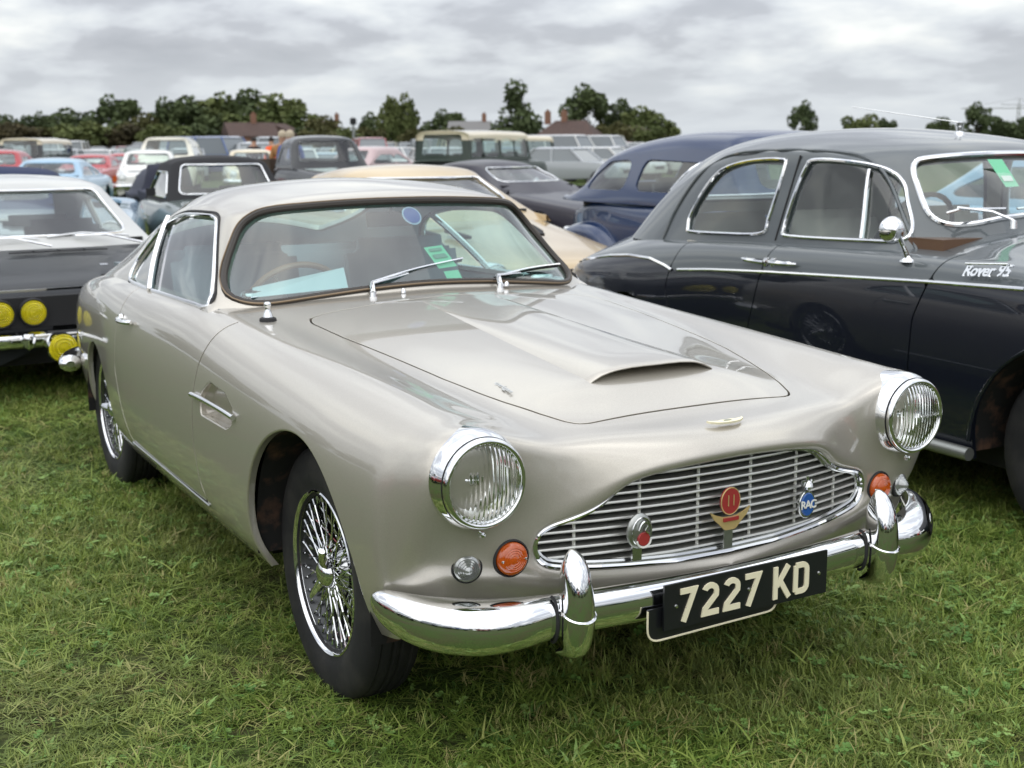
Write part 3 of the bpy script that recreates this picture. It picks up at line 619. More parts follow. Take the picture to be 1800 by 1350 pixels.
# grille badges
def disc(name, c, r, m, parent, th=.006, n=28, sx=1.0, sz=1.0, dome=.0):
    b = MB(); prof = [(0, th+dome), (r*.6, th+dome*.7), (r*.92, th), (r, th*.5), (r, 0), (0, 0)]
    b.lathe(prof, n, 'x', (0, 0, 0)); b.V = [(x+c[0], y*sx+c[1], z*sz+c[2]) for x, y, z in b.V]; return b.build(name, m, parent)
bx0 = .772
b1 = disc('grille_badge', (.766, -.268, .570), .041, PEWTER, am, .007, 28, .86, 1.02, .006); disc('badge_centre', (.777, -.264, .553), .0165, ENAMEL_R, b1, .006); _b = MB(); _b.box((.758, -.268, .522), (.006, .026, .05)); _b.build('badge_stalk', CHROME2, b1)
_b = MB(); _b.tube([(.778, -.268+.030*math.cos(a)*.86, .570+.033*math.sin(a)) for a in np.linspace(0, 2*math.pi, 26, endpoint=False)], .002, 5, True); _b.build('badge_rim', CHROME2, b1)
_b = MB(); _b.tube(smooth_poly(np.array([(.782, -.278, .575), (.784, -.272, .590), (.784, -.262, .594), (.784, -.255, .585), (.784, -.262, .575), (.783, -.252, .566)]), 4, False), .0032, 6); _b.build('badge_relief', CHROME2, b1)
_b = MB(); _b.tube([(.781, -.264+.0195*math.cos(a), .553+.0195*math.sin(a)) for a in np.linspace(math.pi*1.05, math.pi*1.95, 10)], .0028, 6); _b.build('badge_scroll', WHITE_E, b1)
b2 = disc('grille_badge', (.776, -.012, .605), .031, ENAMEL_R, am, .006, 28, .95, 1.1)
wg = MB(); wing = [(0, .012), (.02, .013), (.042, .020), (.060, .030), (.050, .012), (.032, -.004), (.018, -.018), (.012, -.020), (0, -.020)]
Mw = Matrix(((0, 0, 1, .777), (1, 0, 0, -.012), (0, 1, 0, .555), (0, 0, 0, 1))); wg.prism([(x, y) for x, y in wing][::-1]+[(-x, y) for x, y in wing[1:-1]], 0, .005, Mw); wg.build('badge_wings', BRASS, b2); _b = MB(); _b.box((.774, -.012, .512), (.004, .026, .050)); _b.build('badge_stalk', PEWTER, b2); _b = MB(); _b.box((.784, -.012, .562), (.004, .045, .009)); _b.build('badge_bar', ENAMEL_R, b2)
b3 = disc('grille_badge', (.762, .245, .555), .031, CHROME2, am, .007, 28, .88, 1.18); disc('badge_enamel', (.767, .245, .555), .0255, ENAMEL_B, b3, .005, 28, .88, 1.18)
_b = MB(); _b.tube([(.783, -.020, .594), (.783, -.020, .620)], .0014, 5); _b.tube([(.783, -.004, .594), (.783, -.004, .620)], .0014, 5); _b.build('badge_relief', BRASS, b2)
_b = MB(); _b.tube([(.781, -.012+.0285*math.cos(a), .605+.0325*math.sin(a)) for a in np.linspace(0, 2*math.pi, 26, endpoint=False)], .0016, 5, True); _b.build('badge_rim', BRASS, b2)
text_mesh('badge_letters', 'RAC', .029, WHITE_E, b3, frame((.7735, .245, .5545), (0, 1, 0), (0, 0, 1)), .0008, 0, .82, .0006)
_b = MB(); _b.lathe([(0, .018), (.006, .014), (.012, .010), (.016, 0), (.011, -.008), (0, -.010)], 10, 'z', (.766, .245, .602)); _b.tube([(.766, .232, .604), (.766, .230, .617)], .004, 6); _b.tube([(.766, .258, .604), (.766, .260, .617)], .004, 6); _b.tube([(.766, .245, .61), (.766, .245, .626)], .004, 6); _b.build('badge_crown', CHROME2, b3)
# nose emblem
em = MB(); wz = [(0, .007), (.014, .009), (.024, .006), (.045, .009), (.053, .014), (.050, .004), (.034, -.006), (.02, -.009), (.01, -.010), (0, -.010)]
Mn = frame((.748, 0, .7885), (0, 1, 0), (-.97, 0, .12)); em.prism(([(x, y) for x, y in wz]+[(-x, y) for x, y in wz[-2:0:-1]])[::-1], 0, .005, Mn); em.build('nose_emblem', IVORY, am)
em2 = MB(); em2.prism([(.012*math.cos(a), .0035*math.sin(a)+.0012) for a in np.linspace(0, 2*math.pi, 16, endpoint=False)], .005, .0058, Mn); em2.build('emblem_inlay', mat('olive_enamel', (.22, .24, .17), .4), am)

# --- lamps
def on_front(y, z):
    m_ = (X > .55) & (np.abs(Y-y) < .06) & (np.abs(Z-z) < .06); Q = V[m_]; i = np.argmin((Q[:, 1]-y)**2+(Q[:, 2]-z)**2); return Q[i], S[1][m_][i]
for sgn in (-1, 1):
    hx, hy, hz_ = .748, sgn*.649, .727
    bz1 = MB(); bz1.lathe([(.108, -.125), (.1115, -.080), (.1120, -.062), (.1105, -.050), (.1065, -.036), (.102, -.026), (.1005, -.022), (.1005, -.018)], 64, 'x'); hl = bz1.build('headlamp', CHROME, am, True, 60, (hx, hy, hz_))
    bz2 = MB(); bz2.lathe([(.1005, -.026), (.1005, -.016), (.0985, -.009), (.094, -.005), (.0895, -.006), (.0875, -.011), (.087, -.02)], 64, 'x'); bz2.build('bezel', CHROME, hl, True, 60)
    gap_ = MB(); gap_.lathe([(.1012, -.0275), (.1012, -.0195)], 64, 'x'); gap_.build('bezel_joint', BLACK, hl)
    gl_ = MB(); gl_.lathe([(.0885, -.016)]+[(.0885*math.cos(a), -.016+.026*math.sin(a)) for a in np.linspace(.1, math.pi/2-.001, 12)], 64, 'x'); gl_.build('lens', LAMPGLASS, hl, True, None)
    rf = MB(); rf.lathe([(.0885, -.018)]+[(.0885*math.cos(a), -.018-.075*math.sin(a)) for a in np.linspace(.1, math.pi/2-.02, 14)], 48, 'x'); rf.build('reflector', REFLECTOR, hl, True, None)
    bu = MB(); bu.lathe([(0, -.035), (.012, -.037), (.016, -.045), (.014, -.07)], 20, 'x'); bu.tube([(-.05, -.03, .0), (-.037, 0, 0), (-.05, .03, 0)], .003, 6); bu.build('bulb_shield', CHROME2, hl)
    sw_ = MB(); sw_.lathe([(.0, .012), (.006, .010), (.008, 0)], 10, 'x', (-.035, 0, -.117)); sw_.build('bezel_screw', CHROME, hl)
    p, n_ = on_front(sgn*.568, .534)
    def lamp(name, p, n, r, m, rim, rings, th):
        M_ = frame(p, Vector((0, 0, 1)).cross(Vector(n)), (0, 0, 1)); b = MB()
        prof = [(r*1.06, -.004), (r*1.06, .006)]+[(r*q, th*h) for q, h in rings]
        b.lathe(prof, 40, 'z'); o = mesh(name, b.V, b.F, m, am, True, None, None, 50); o.matrix_local = M_
        c = MB(); c.lathe([(r*1.24, -.006), (r*1.22, .002), (r*1.14, .004), (r*1.05, -.002)], 40, 'z'); c.build('lamp_rim', rim, o); return o
    o = lamp('indicator', p, n_, .0355, AMBER, RUBBER, [(1.0, .55), (.9, .75), (.75, .86), (.72, .80), (.62, .92), (.58, .86), (.47, .97), (.43, .90), (.32, 1.0), (.28, .94), (.16, 1.02), (.001, 1.03)], .019)
    for s_ in (-1, 1): q_ = MB(); q_.lathe([(0, .018), (.003, .017), (.0035, .012)], 8, 'z', (s_*.0285, 0, 0)); q_.build('lens_screw', CHROME, o)
    p, n_ = on_front(sgn*.664, .527)
    o = lamp('sidelight', p, n_, .0285, CLEAR_L, RUBBER, [(1.0, .3), (.86, .42), (.84, .36), (.70, .56), (.68, .5), (.54, .72), (.52, .66), (.38, .86), (.36, .80), (.22, .98), (.001, 1.05)], .026)

# --- front bumper: blade swept along the nose, wrapping to the wings
bp_keys = [(.806, 0, .405, .046, .030), (.803, .12, .405, .046, .030), (.796, .25, .406, .046, .031), (.786, .36, .407, .046, .033), (.776, .45, .408, .047, .036), (.772, .52, .407, .050, .046), (.765, .59, .404, .055, .060), (.742, .66, .402, .060, .066), (.702, .725, .405, .060, .058), (.650, .778, .412, .055, .046), (.595, .812, .424, .045, .034), (.552, .826, .434, .030, .022), (.533, .829, .438, .012, .010)]
bpk = smooth_poly(np.array(bp_keys), 4, False)
def bumper_half(sgn):
    V_ = []; npf = 17; T_ = np.gradient(bpk[:, :2], axis=0)
    for (x, y, z, hh, dp), t in zip(bpk, T_):
        nrm = np.array([t[1], -t[0]]); nrm /= np.linalg.norm(nrm)
        if nrm[0] < 0 and y < .7: nrm = -nrm
        if y >= .7 and nrm[1] < 0: nrm = -nrm
        for k in range(npf):
            a = -1.75+3.5*k/(npf-1); ca = math.cos(a); sa = math.sin(a)
            o = dp*(np.sign(ca)*abs(ca)**.8)-dp*.35; zo = hh*np.sign(sa)*abs(sa)**.85
            V_.append((x+nrm[0]*o, sgn*(y+nrm[1]*o), z+zo))
    n = len(bpk); F_ = []
    for i in range(n-1):
        for k in range(npf-1):
            q = (i*npf+k, (i+1)*npf+k, (i+1)*npf+k+1, i*npf+k+1); F_.append(q if sgn > 0 else q[::-1])
    e_ = (n-1)*npf; F_.append(tuple(range(e_, e_+npf)) if sgn < 0 else tuple(range(e_, e_+npf))[::-1])
    return V_, F_
fbm = MB(); v1, f1 = bumper_half(1); v2, f2 = bumper_half(-1); fbm.add(v1, f1); fbm.add(v2, f2)
bmp = mesh('front_bumper', fbm.V, fbm.F, CHROME, am, True)
bmo = bmesh.new(); bmo.from_mesh(bmp.data); bmesh.ops.remove_doubles(bmo, verts=bmo.verts[:], dist=.0008); bmesh.ops.recalc_face_normals(bmo, faces=bmo.faces[:]); bmo.to_mesh(bmp.data); bmo.free()
for sgn in (-1, 1):
    # over-rider: pointed horn standing across the blade
    keys = [(.768, .322, .030, .006), (.800, .326, .030, .020), (.826, .345, .033, .031), (.838, .385, .037, .034), (.840, .43, .037, .034), (.837, .475, .035, .034), (.827, .515, .033, .031), (.810, .545, .028, .025), (.796, .560, .018, .014), (.788, .566, .005, .004)]
    kk = smooth_poly(np.array(keys), 4, False); V_ = []; npf = 22
    T_ = np.gradient(kk[:, :2], axis=0)
    for (x, z, wy, dp), t in zip(kk, T_):
        t = t/np.linalg.norm(t); nx_, nz_ = t[1], -t[0]
        if nx_ < 0: nx_, nz_ = -nx_, -nz_
        for k in range(npf):
            a = 2*math.pi*k/npf; o = dp*math.cos(a)*(1 if math.cos(a) > 0 else 1.6)-dp*.6; V_.append((x+nx_*o, sgn*.466+wy*math.sin(a), z+nz_*o))
    n = len(kk); F_ = [(i*npf+k, i*npf+(k+1) % npf, (i+1)*npf+(k+1) % npf, (i+1)*npf+k) for i in range(n-1) for k in range(npf)]+[tuple(range(npf)), tuple((n-1)*npf+k for k in range(npf))[::-1]]
    ov = mesh('overrider', V_, F_, CHROME, am, True)
    bmo = bmesh.new(); bmo.from_mesh(ov.data); bmesh.ops.recalc_face_normals(bmo, faces=bmo.faces[:]); bmo.to_mesh(ov.data); bmo.free()
    be = MB(); i0 = int(np.argmin(abs(kk[:, 1]-.425))); be.tube([(V_[i0*npf+k % npf][0]+.0*k, V_[i0*npf+k % npf][1], .427+(-.012)*math.cos(2*math.pi*k/npf)) for k in range(npf)], .0042, 6, True); be.build('overrider_bead', CHROME, ov)
    for o_ in (.042, -.042):
        gk = MB(); gk.tube([(.778+.024*math.cos(a), sgn*(.466+o_), .408+.052*math.sin(a)) for a in np.linspace(-1.7, 1.7, 12)], .004, 6); gk.build('gasket', RUBBER, ov)

# --- number plate
PLATE = mat('plate_black', (.010, .011, .013), .32, 0, .3)
pl = MB(); pl.box((.838, 0, .402), (.006, .497, .108)); plate = pl.build('number_plate', PLATE, am, False)
rim = MB()
pr2 = round_poly([(-.272, .365), (.075, .365), (.075, .330), (-.272, .330)], .0)[:]
bkp = MB(); Mp = Matrix(((0, 0, 1, .822), (1, 0, 0, 0), (0, 1, 0, 0), (0, 0, 0, 1)))
shp = round_poly([(-.285, .40), (-.285, .322), (.10, .328), (.10, .40)], [.004, .035, .03, .004], 6); bkp.prism([tuple(p) for p in shp][::-1] if False else [tuple(p) for p in shp], 0, .004, Mp); bk2 = bkp.build('plate_bracket', PLATE, plate, False)
er = MB(); er.tube([(.8275, y, z) for y, z in shp[4:20]], .0026, 6); er.build('bracket_edge', IVORY, bk2)
def stroke(pts, wd):
    """flat ribbon polygon round an open polyline (mitred)"""
    P = np.asarray(pts, float); n = len(P); Lf = []; Rg = []
    for i in range(n):
        a = P[i]-P[i-1] if i else P[1]-P[0]; b = P[i+1]-P[i] if i < n-1 else P[i]-P[i-1]; a = a/np.linalg.norm(a); b = b/np.linalg.norm(b)
        na = np.array([-a[1], a[0]]); nb_ = np.array([-b[1], b[0]]); mm = na+nb_; mm /= np.linalg.norm(mm); k = wd/2/max(mm@na, .35); Lf.append(P[i]+mm*k); Rg.append(P[i]-mm*k)
    return Lf, Rg
def glyph(ch):
    h, wd = .081, .0505; arc = lambda cx, cy, rx, ry, a0, a1, n=8: [(cx+rx*math.cos(R(a)), cy+ry*math.sin(R(a))) for a in np.linspace(a0, a1, n)]
    s_ = .0075
    if ch == '7': return [[(0+.002, h-s_), (wd-s_, h-s_), (.012, 0)]], wd
    if ch == '2': return [[(s_, h*.72)]+arc(wd/2, h*.72, wd/2-s_, h*.28-s_, 180, 0, 9)+[(wd-s_*1.1, h*.60), (s_*1.3, h*.22), (s_, s_), (wd, s_)]], wd
    if ch == 'K': return [[(s_, 0), (s_, h)], [(wd-.003, h), (s_+.004, h*.40)], [(wd*.42, h*.56), (wd, 0)]], wd
    if ch == 'D': return [[(s_, s_), (s_, h-s_)], [(s_, h-s_), (wd*.5, h-s_)]+arc(wd-s_-.014, h-s_-.014, .014, .014, 90, 0, 5)+arc(wd-s_-.014, s_+.014, .014, .014, 0, -90, 5)+[(s_, s_)]], wd
yc = -.207
for ch in '7227 KD':
    if ch == ' ': yc += .024; continue
    gl2, wd = glyph(ch); b = MB()
    for q_, st in enumerate(gl2):
        Lf, Rg = stroke(st, .0136); n = len(Lf); x0 = .8412; x1 = .8448+q_*.0002
        Vg = [(x1, yc+p[0], .3615+p[1]) for p in Lf]+[(x1, yc+p[0], .3615+p[1]) for p in Rg]+[(x0, yc+p[0], .3615+p[1]) for p in Lf]+[(x0, yc+p[0], .3615+p[1]) for p in Rg]
        Fg = []
        for i in range(n-1): Fg += [(i, i+n, i+1+n, i+1), (i, i+1, i+1+2*n, i+2*n), (i+n, i+3*n, i+1+3*n, i+1+n)]
        Fg += [(0, 2*n, 3*n, n), (n-1, 2*n-1, 4*n-1, 3*n-1)]; b.add(Vg, Fg)
    b.build('plate_character', IVORY, plate, False); yc += wd+.0135
for y in (-.215, .222, .0): bt = MB(); bt.lathe([(0, .004), (.004, .003), (.005, 0)], 10, 'x', (.841, y, .402)); bt.build('plate_bolt', CHROME2, plate)

# --- wipers, washer jets, wing-mounted aerial base, stickers
for y0, tip in ((-.235, ((-.86, -.12, 1.0), (-.90, .02, 1.035))), (.245, ((-.845, .33, .985), (-.875, .45, .995)))):
    base_ = np.array((-.765, y0, .963)); el_ = base_+np.array((-.05, .02, .028)); wp = MB(); mid = np.array((-.855, y0+.17, 1.012)) if y0 < 0 else np.array((-.85, y0+.13, .990))
    wp.lathe([(.014, 0), (.012, .016), (0, .02)], 14, 'z', tuple(base_-np.array((0, 0, .012)))); wp.tube([base_+np.array((0, 0, .004)), el_, mid], [.010, .009, .006], 8, flat=.6); wo = wp.build('wiper', CHROME, am)
    if y0 < 0: bl = [(-.825, y0+.02, .990), (-.862, y0+.20, 1.022), (-.895, y0+.40, 1.045)]
    else: bl = [(-.835, y0+.02, .982), (-.862, y0+.17, 1.000), (-.892, y0+.32, 1.005)]
    bd = MB(); bd.tube([np.array(q)+np.array((-.006, 0, -.004)) for q in smooth_poly(np.array(bl), 4, False)], .0055, 6); bd.build('wiper_rubber', RUBBER, wo)
    bd = MB(); bd.tube([np.array(q)+np.array((.004, 0, .004)) for q in smooth_poly(np.array(bl), 4, False)], .0055, 6, flat=.7); bd.build('wiper_blade', CHROME, wo)
for y in (-.13, .265): jt = MB(); jt.lathe([(.009, -.004), (.008, .006), (.003, .012), (0, .013)], 12, 'z', (-.755, y, .962)); jt.build('washer_jet', CHROME, am)
ab = MB(); ab.lathe([(0, .0565), (.006, .056), (.0105, .053), (.011, .044), (.008, .041), (.0085, .032), (.012, .022), (.017, .008), (.018, .002)], 28, 'z', (-.66, -.632, .916)); abo = ab.build('aerial_base', CHROME, am, True, 70); ab = MB(); ab.lathe([(.017, .010), (.025, .006), (.028, -.008)], 28, 'z', (-.66, -.632, .916)); ab.build('aerial_gasket', RUBBER, abo)
STK_B = mat('blue_sticker', (.06, .09, .30), .5); STK_G = mat('green_ticket', (.20, .60, .36), .6); PAPER = mat('pale_blue_paper', (.46, .55, .57), .7)
def ws_pt(y, z): i = np.argmin((gy-y)**2+(gz-z)**2+np.where(gx > -1.12, 0, 9)); return GS[0][i], GS[1][i]
def sticker(name, poly, m, off=-.013):
    c = np.mean(poly, 0); p0, n0 = ws_pt(*c); sy = MB(); n0 = n0/np.linalg.norm(n0); Vt = []
    for y, z in poly: Vt.append((p0[0]-((y-c[0])*n0[1]+(z-c[1])*n0[2])/n0[0]+n0[0]*off, y+n0[1]*off, z+n0[2]*off))
    sy.add(Vt, [tuple(range(len(poly)))]); return sy.build(name, m, am, False)
sticker('round_sticker', [(.03+.036*math.cos(a), 1.205+.030*math.sin(a)) for a in np.linspace(0, 2*math.pi, 24, endpoint=False)], mat('sticker_rim', (.42, .50, .62), .5), -.0135); sticker('sticker_face', [(.03+.031*math.cos(a), 1.205+.0255*math.sin(a)) for a in np.linspace(0, 2*math.pi, 24, endpoint=False)], STK_B, -.0118)
sticker('entry_ticket', [(.03, 1.10), (.105, 1.105), (.135, 1.035), (.06, 1.03)], STK_G, -.016); sticker('entry_ticket', [(.075, 1.02), (.135, 1.022), (.14, .985), (.08, .982)], STK_G, -.016)
sticker('ticket_print', [(.052, 1.075), (.10, 1.078), (.112, 1.066), (.058, 1.062)], mat('print_grey', (.16, .30, .22), .6), -.0145); sticker('ticket_print', [(.045, 1.095), (.095, 1.097), (.098, 1.089), (.048, 1.086)], MATS['print_grey'], -.0145)
pp = MB(); pp.add([(-.91, -.60, .957), (-.865, -.28, .975), (-.995, -.24, 1.03), (-1.04, -.55, .975)], [(0, 1, 2, 3)]); pp.build('folded_paper', PAPER, am, False)

# --- wheels
def wire_wheel():
    wo = MB(); wo.lathe([(.05, -.06), (.062, -.02), (.060, .02), (.045, .035), (.03, .036)], 28, 'y'); hub = wo.build('wheel', CHROME2, am)
    ty = MB(); prof = [(.206, -.060), (.215, -.070), (.245, -.078), (.285, -.080), (.315, -.074), (.328, -.066), (.335, -.058), (.3375, -.045), (.334, -.040), (.338, -.034), (.3385, -.016), (.334, -.012), (.3345, -.008), (.339, -.004), (.339, .004), (.3345, .008), (.334, .012), (.3385, .016), (.338, .034), (.334, .040), (.3375, .045), (.335, .058), (.328, .066), (.315, .074), (.30, .0775), (.285, .080), (.262, .0795), (.245, .078), (.236, .0745), (.222, .071), (.215, .070), (.206, .060)]
    ty.lathe(prof, 72, 'y'); ty.build('tyre', TYRE, hub, True, 35)
    rm = MB(); rm.lathe([(.218, -.060), (.222, -.070), (.222, -.062), (.213, .050), (.2185, .060), (.2225, .066), (.2225, .072), (.219, .0745), (.2145, .071), (.2105, .064), (.2085, .058)][::-1], 72, 'y'); rm.build('rim', CHROME, hub, True, 50)
    rm = MB(); rm.lathe([(.218, -.060), (.195, -.058), (.189, -.02), (.188, .02), (.198, .032), (.205, .045), (.2085, .058)][::-1], 72, 'y'); rm.build('rim_barrel', mat('rim_barrel_shade', (.075, .078, .08), .38, .8), hub, True, 50)  # darker than the chrome rim, to paint in the shade of the well
    sk = MB()
    for i in range(36):
        a = 2*math.pi*i/36; lean = .30 if i % 2 else -.30
        for hr, hy, rr, ry, ln in ((.045, .052, .206, .050, lean*1.6), (.056, -.005, .200, .034, -lean*1.25)):
            p = (hr*math.cos(a+ln), hy, hr*math.sin(a+ln)); q = (rr*math.cos(a+(0 if hy > 0 else .087)), ry, rr*math.sin(a+(0 if hy > 0 else .087)))
            sk.tube([p, q], .0027, 5, caps=False)
            v = np.array(q)-np.array(p); v /= np.linalg.norm(v); sk.tube([np.array(q)-v*.020, np.array(q)-v*.002], [.0036, .0048], 6)
    so_ = sk.build('spokes', CHROME, hub); so_['kind'] = 'stuff'
    sn = MB(); sn.lathe([(.040, .028), (.043, .05), (.040, .066), (.030, .078), (.016, .084), (0, .085)], 28, 'y')
    for s_ in (0, math.pi):
        c_, n_ = math.cos(s_+.9), math.sin(s_+.9); sn.tube([(c_*.03, .066, n_*.03), (c_*.062, .078, n_*.062), (c_*.088, .088, n_*.088)], [.014, .011, .007], 8, flat=1.6)
    sn.build('spinner', CHROME, hub); dm = MB(); dm.lathe([(.0, -.03), (.13, -.03), (.135, -.05), (.135, -.09)], 32, 'y'); dm.build('brake_drum', BLACK, hub)
    return hub
w0 = wire_wheel(); freeze(w0)
WH = [w0]+[copy_tree(w0, am) for _ in range(3)]
for o_, (x, y, st) in zip(WH, ((0, -.668, R(180-.9)), (-2.489, -.655, R(180)), (0, .668, R(-.9)), (-2.489, .655, 0))):
    o_.location = (x, y, .3235); o_.rotation_euler = (0, random.uniform(0, 6), st)
RUST = mat('rusty_wheel_well', (.03, .02, .016), .9); noise_mix(RUST, (.012, .012, .012), (.10, .052, .034), 16, .5, .72, 8)
for sgn in (-1, 1):
    for cx, cz, r_ in ((.052, .338, .40), (-2.43, .308, .335)):
        wl_ = MB(); ang = np.linspace(-.12, math.pi+.12, 20); A0 = [(cx+r_*math.cos(a), sgn*(.80 if cx > 0 else .765), cz+r_*math.sin(a)) for a in ang]; A1 = [(x, sgn*.50, z) for x, y, z in A0]; n = len(ang)
        wl_.add(A0+A1, [(i, i+1, i+1+n, i+n) for i in range(n-1)]); wl_.add(A1, [tuple(range(n))]); wl_.build('wheel_well', RUST, am)
un = MB(); un.box((-1.6, 0, .22), (3.5, 1.1, .06)); un.box((-1.25, 0, .27), (1.6, 1.44, .05)); un.box((.10, 0, .36), (.5, .8, .10)); un.build('underside', BLACK, am)
sl_ = MB()
for sgn in (-1, 1): pass
for sgn in (-1, 1):
    q = MB(); q.tube([(x, sgn*np.interp(x, [-1.76, -.76], [.806, .813]), .331) for x in np.linspace(-1.76, -.755, 8)], .0045, 6); q.build('sill_trim', CHROME2, am)
# rear bumper end and lamp
rb = MB(); kb = smooth_poly(np.array([(-3.12, .765, .43), (-3.3, .735, .42), (-3.5, .66, .415), (-3.62, .52, .41), (-3.68, .25, .41), (-3.69, 0, .41)]), 4, False)
for sgn in (-1, 1):
    rb.tube([(x, sgn*y, z) for x, y, z in kb], np.r_[.02, np.full(len(kb)-1, .052)], 12, flat=.75)
rb.build('rear_bumper', CHROME, am)
# ================================================================ generic car tools
def merge(parts):
    V_, N_, F_, M_ = [], [], [], []; k = 0
    for S_, mi in parts:
        V_.append(S_[0]); N_.append(S_[1]); F_ += [tuple(i+k for i in f) for f in S_[2]]; M_ += [mi]*len(S_[2]); k += len(S_[0])
    return [np.vstack(V_), np.vstack(N_), F_], M_
def surf(ribs, su, sv):
    P_ = bsurf(mirror_net(ribs), su, sv); S_ = grid_arrays(P_); c = P_.reshape(-1, 3).mean(0)
    if ((S_[0]-c)*S_[1]).sum(1).mean() < 0: S_ = grid_arrays(P_, True)
    return S_
def contour(SS_, poly, ax, mask, n=120, off=0., closed=True):
    Q = resample(poly, n, closed); PV, PN = SS_[0][mask], SS_[1][mask]; k3 = [i for i in range(3) if i not in ax][0]; out = np.zeros((n, 3)); on = np.zeros((n, 3))
    for i, q in enumerate(Q):
        d = ((PV[:, ax]-q)**2).sum(1); k = np.argpartition(d, 10)[:10]; A = np.c_[np.ones(10), PV[k][:, ax]-q]; w_ = 1/(d[k]+1e-5); sol = np.linalg.lstsq(A*w_[:, None], PV[k][:, k3]*w_, rcond=None)[0]
        out[i, ax[0]], out[i, ax[1]], out[i, k3] = q[0], q[1], np.clip(sol[0], PV[k][:, k3].min(), PV[k][:, k3].max()); on[i] = PN[k[np.argmin(d[k])]]
    for _ in range(3): out[1:-1, k3] = (out[:-2, k3]+2*out[1:-1, k3]+out[2:, k3])/4
    return out+on*off
def plain_wheel(parent, x, y, r, wd, sgn, cap=CHROME, rimm=None, n=36, detail=True):
    t = MB(); h = wd/2; t.lathe([(r*.66, -h*.8), (r*.78, -h), (r*.93, -h*.95), (r, -h*.7), (r, h*.7), (r*.93, h*.95), (r*.78, h), (r*.66, h*.8)], n, 'y'); o = t.build('wheel', TYRE, parent, True, 50)
    o.location = (x, y, r*.985); o.rotation_euler = (0, 0, 0 if sgn > 0 else math.pi)
    if detail:
        q = MB(); q.lathe([(r*.67, h*.70), (r*.64, h*.86), (r*.58, h*.55), (r*.42, h*.5), (r*.40, h*.62)], n, 'y'); q.build('rim', rimm or CHROME2, o)
        q = MB(); q.lathe([(r*.42, h*.55), (r*.38, h*.8), (r*.22, h*1.0), (r*.08, h*1.08), (.001, h*1.1)], n, 'y'); q.build('hubcap', cap, o)
    else:
        q = MB(); q.lathe([(r*.68, h*.7), (r*.4, h*.75), (.001, h*.9)], 16, 'y'); q.build('hubcap', cap, o)
    return o
def seats(parent, spots, m, zb=.5, hgt=.95, wd=.5):
    for (x, y) in spots:
        s_ = bmesh.new()
        for c, size, rx in (((x+.12, y, zb-.06), (.5, wd, .16), -.06), ((x-.16, y, (zb+hgt)/2), (.15, wd, hgt-zb), -.2)):
            k_ = bmesh.ops.create_cube(s_, size=1)['verts']; bmesh.ops.scale(s_, vec=size, verts=k_); bmesh.ops.rotate(s_, cent=(0, 0, 0), matrix=Matrix.Rotation(rx, 3, 'Y'), verts=k_); bmesh.ops.translate(s_, vec=c, verts=k_)
        bmesh.ops.bevel(s_, geom=s_.edges[:], offset=.05, segments=2, affect='EDGES'); me_ = bpy.data.meshes.new('seat'); s_.to_mesh(me_); s_.free(); [setattr(p, 'use_smooth', True) for p in me_.polygons]; link('seat', me_, m, parent)
def steer(parent, x, y, z, r=.2):
    M_ = Matrix.Translation((x, y, z)) @ Matrix.Rotation(R(-65), 4, 'Y'); b = MB(); b.tube([tuple(M_ @ Vector((r*math.cos(a), r*math.sin(a), 0))) for a in np.linspace(0, 2*math.pi, 28, endpoint=False)], .012, 6, True); b.build('steering_wheel', BLACK, parent)

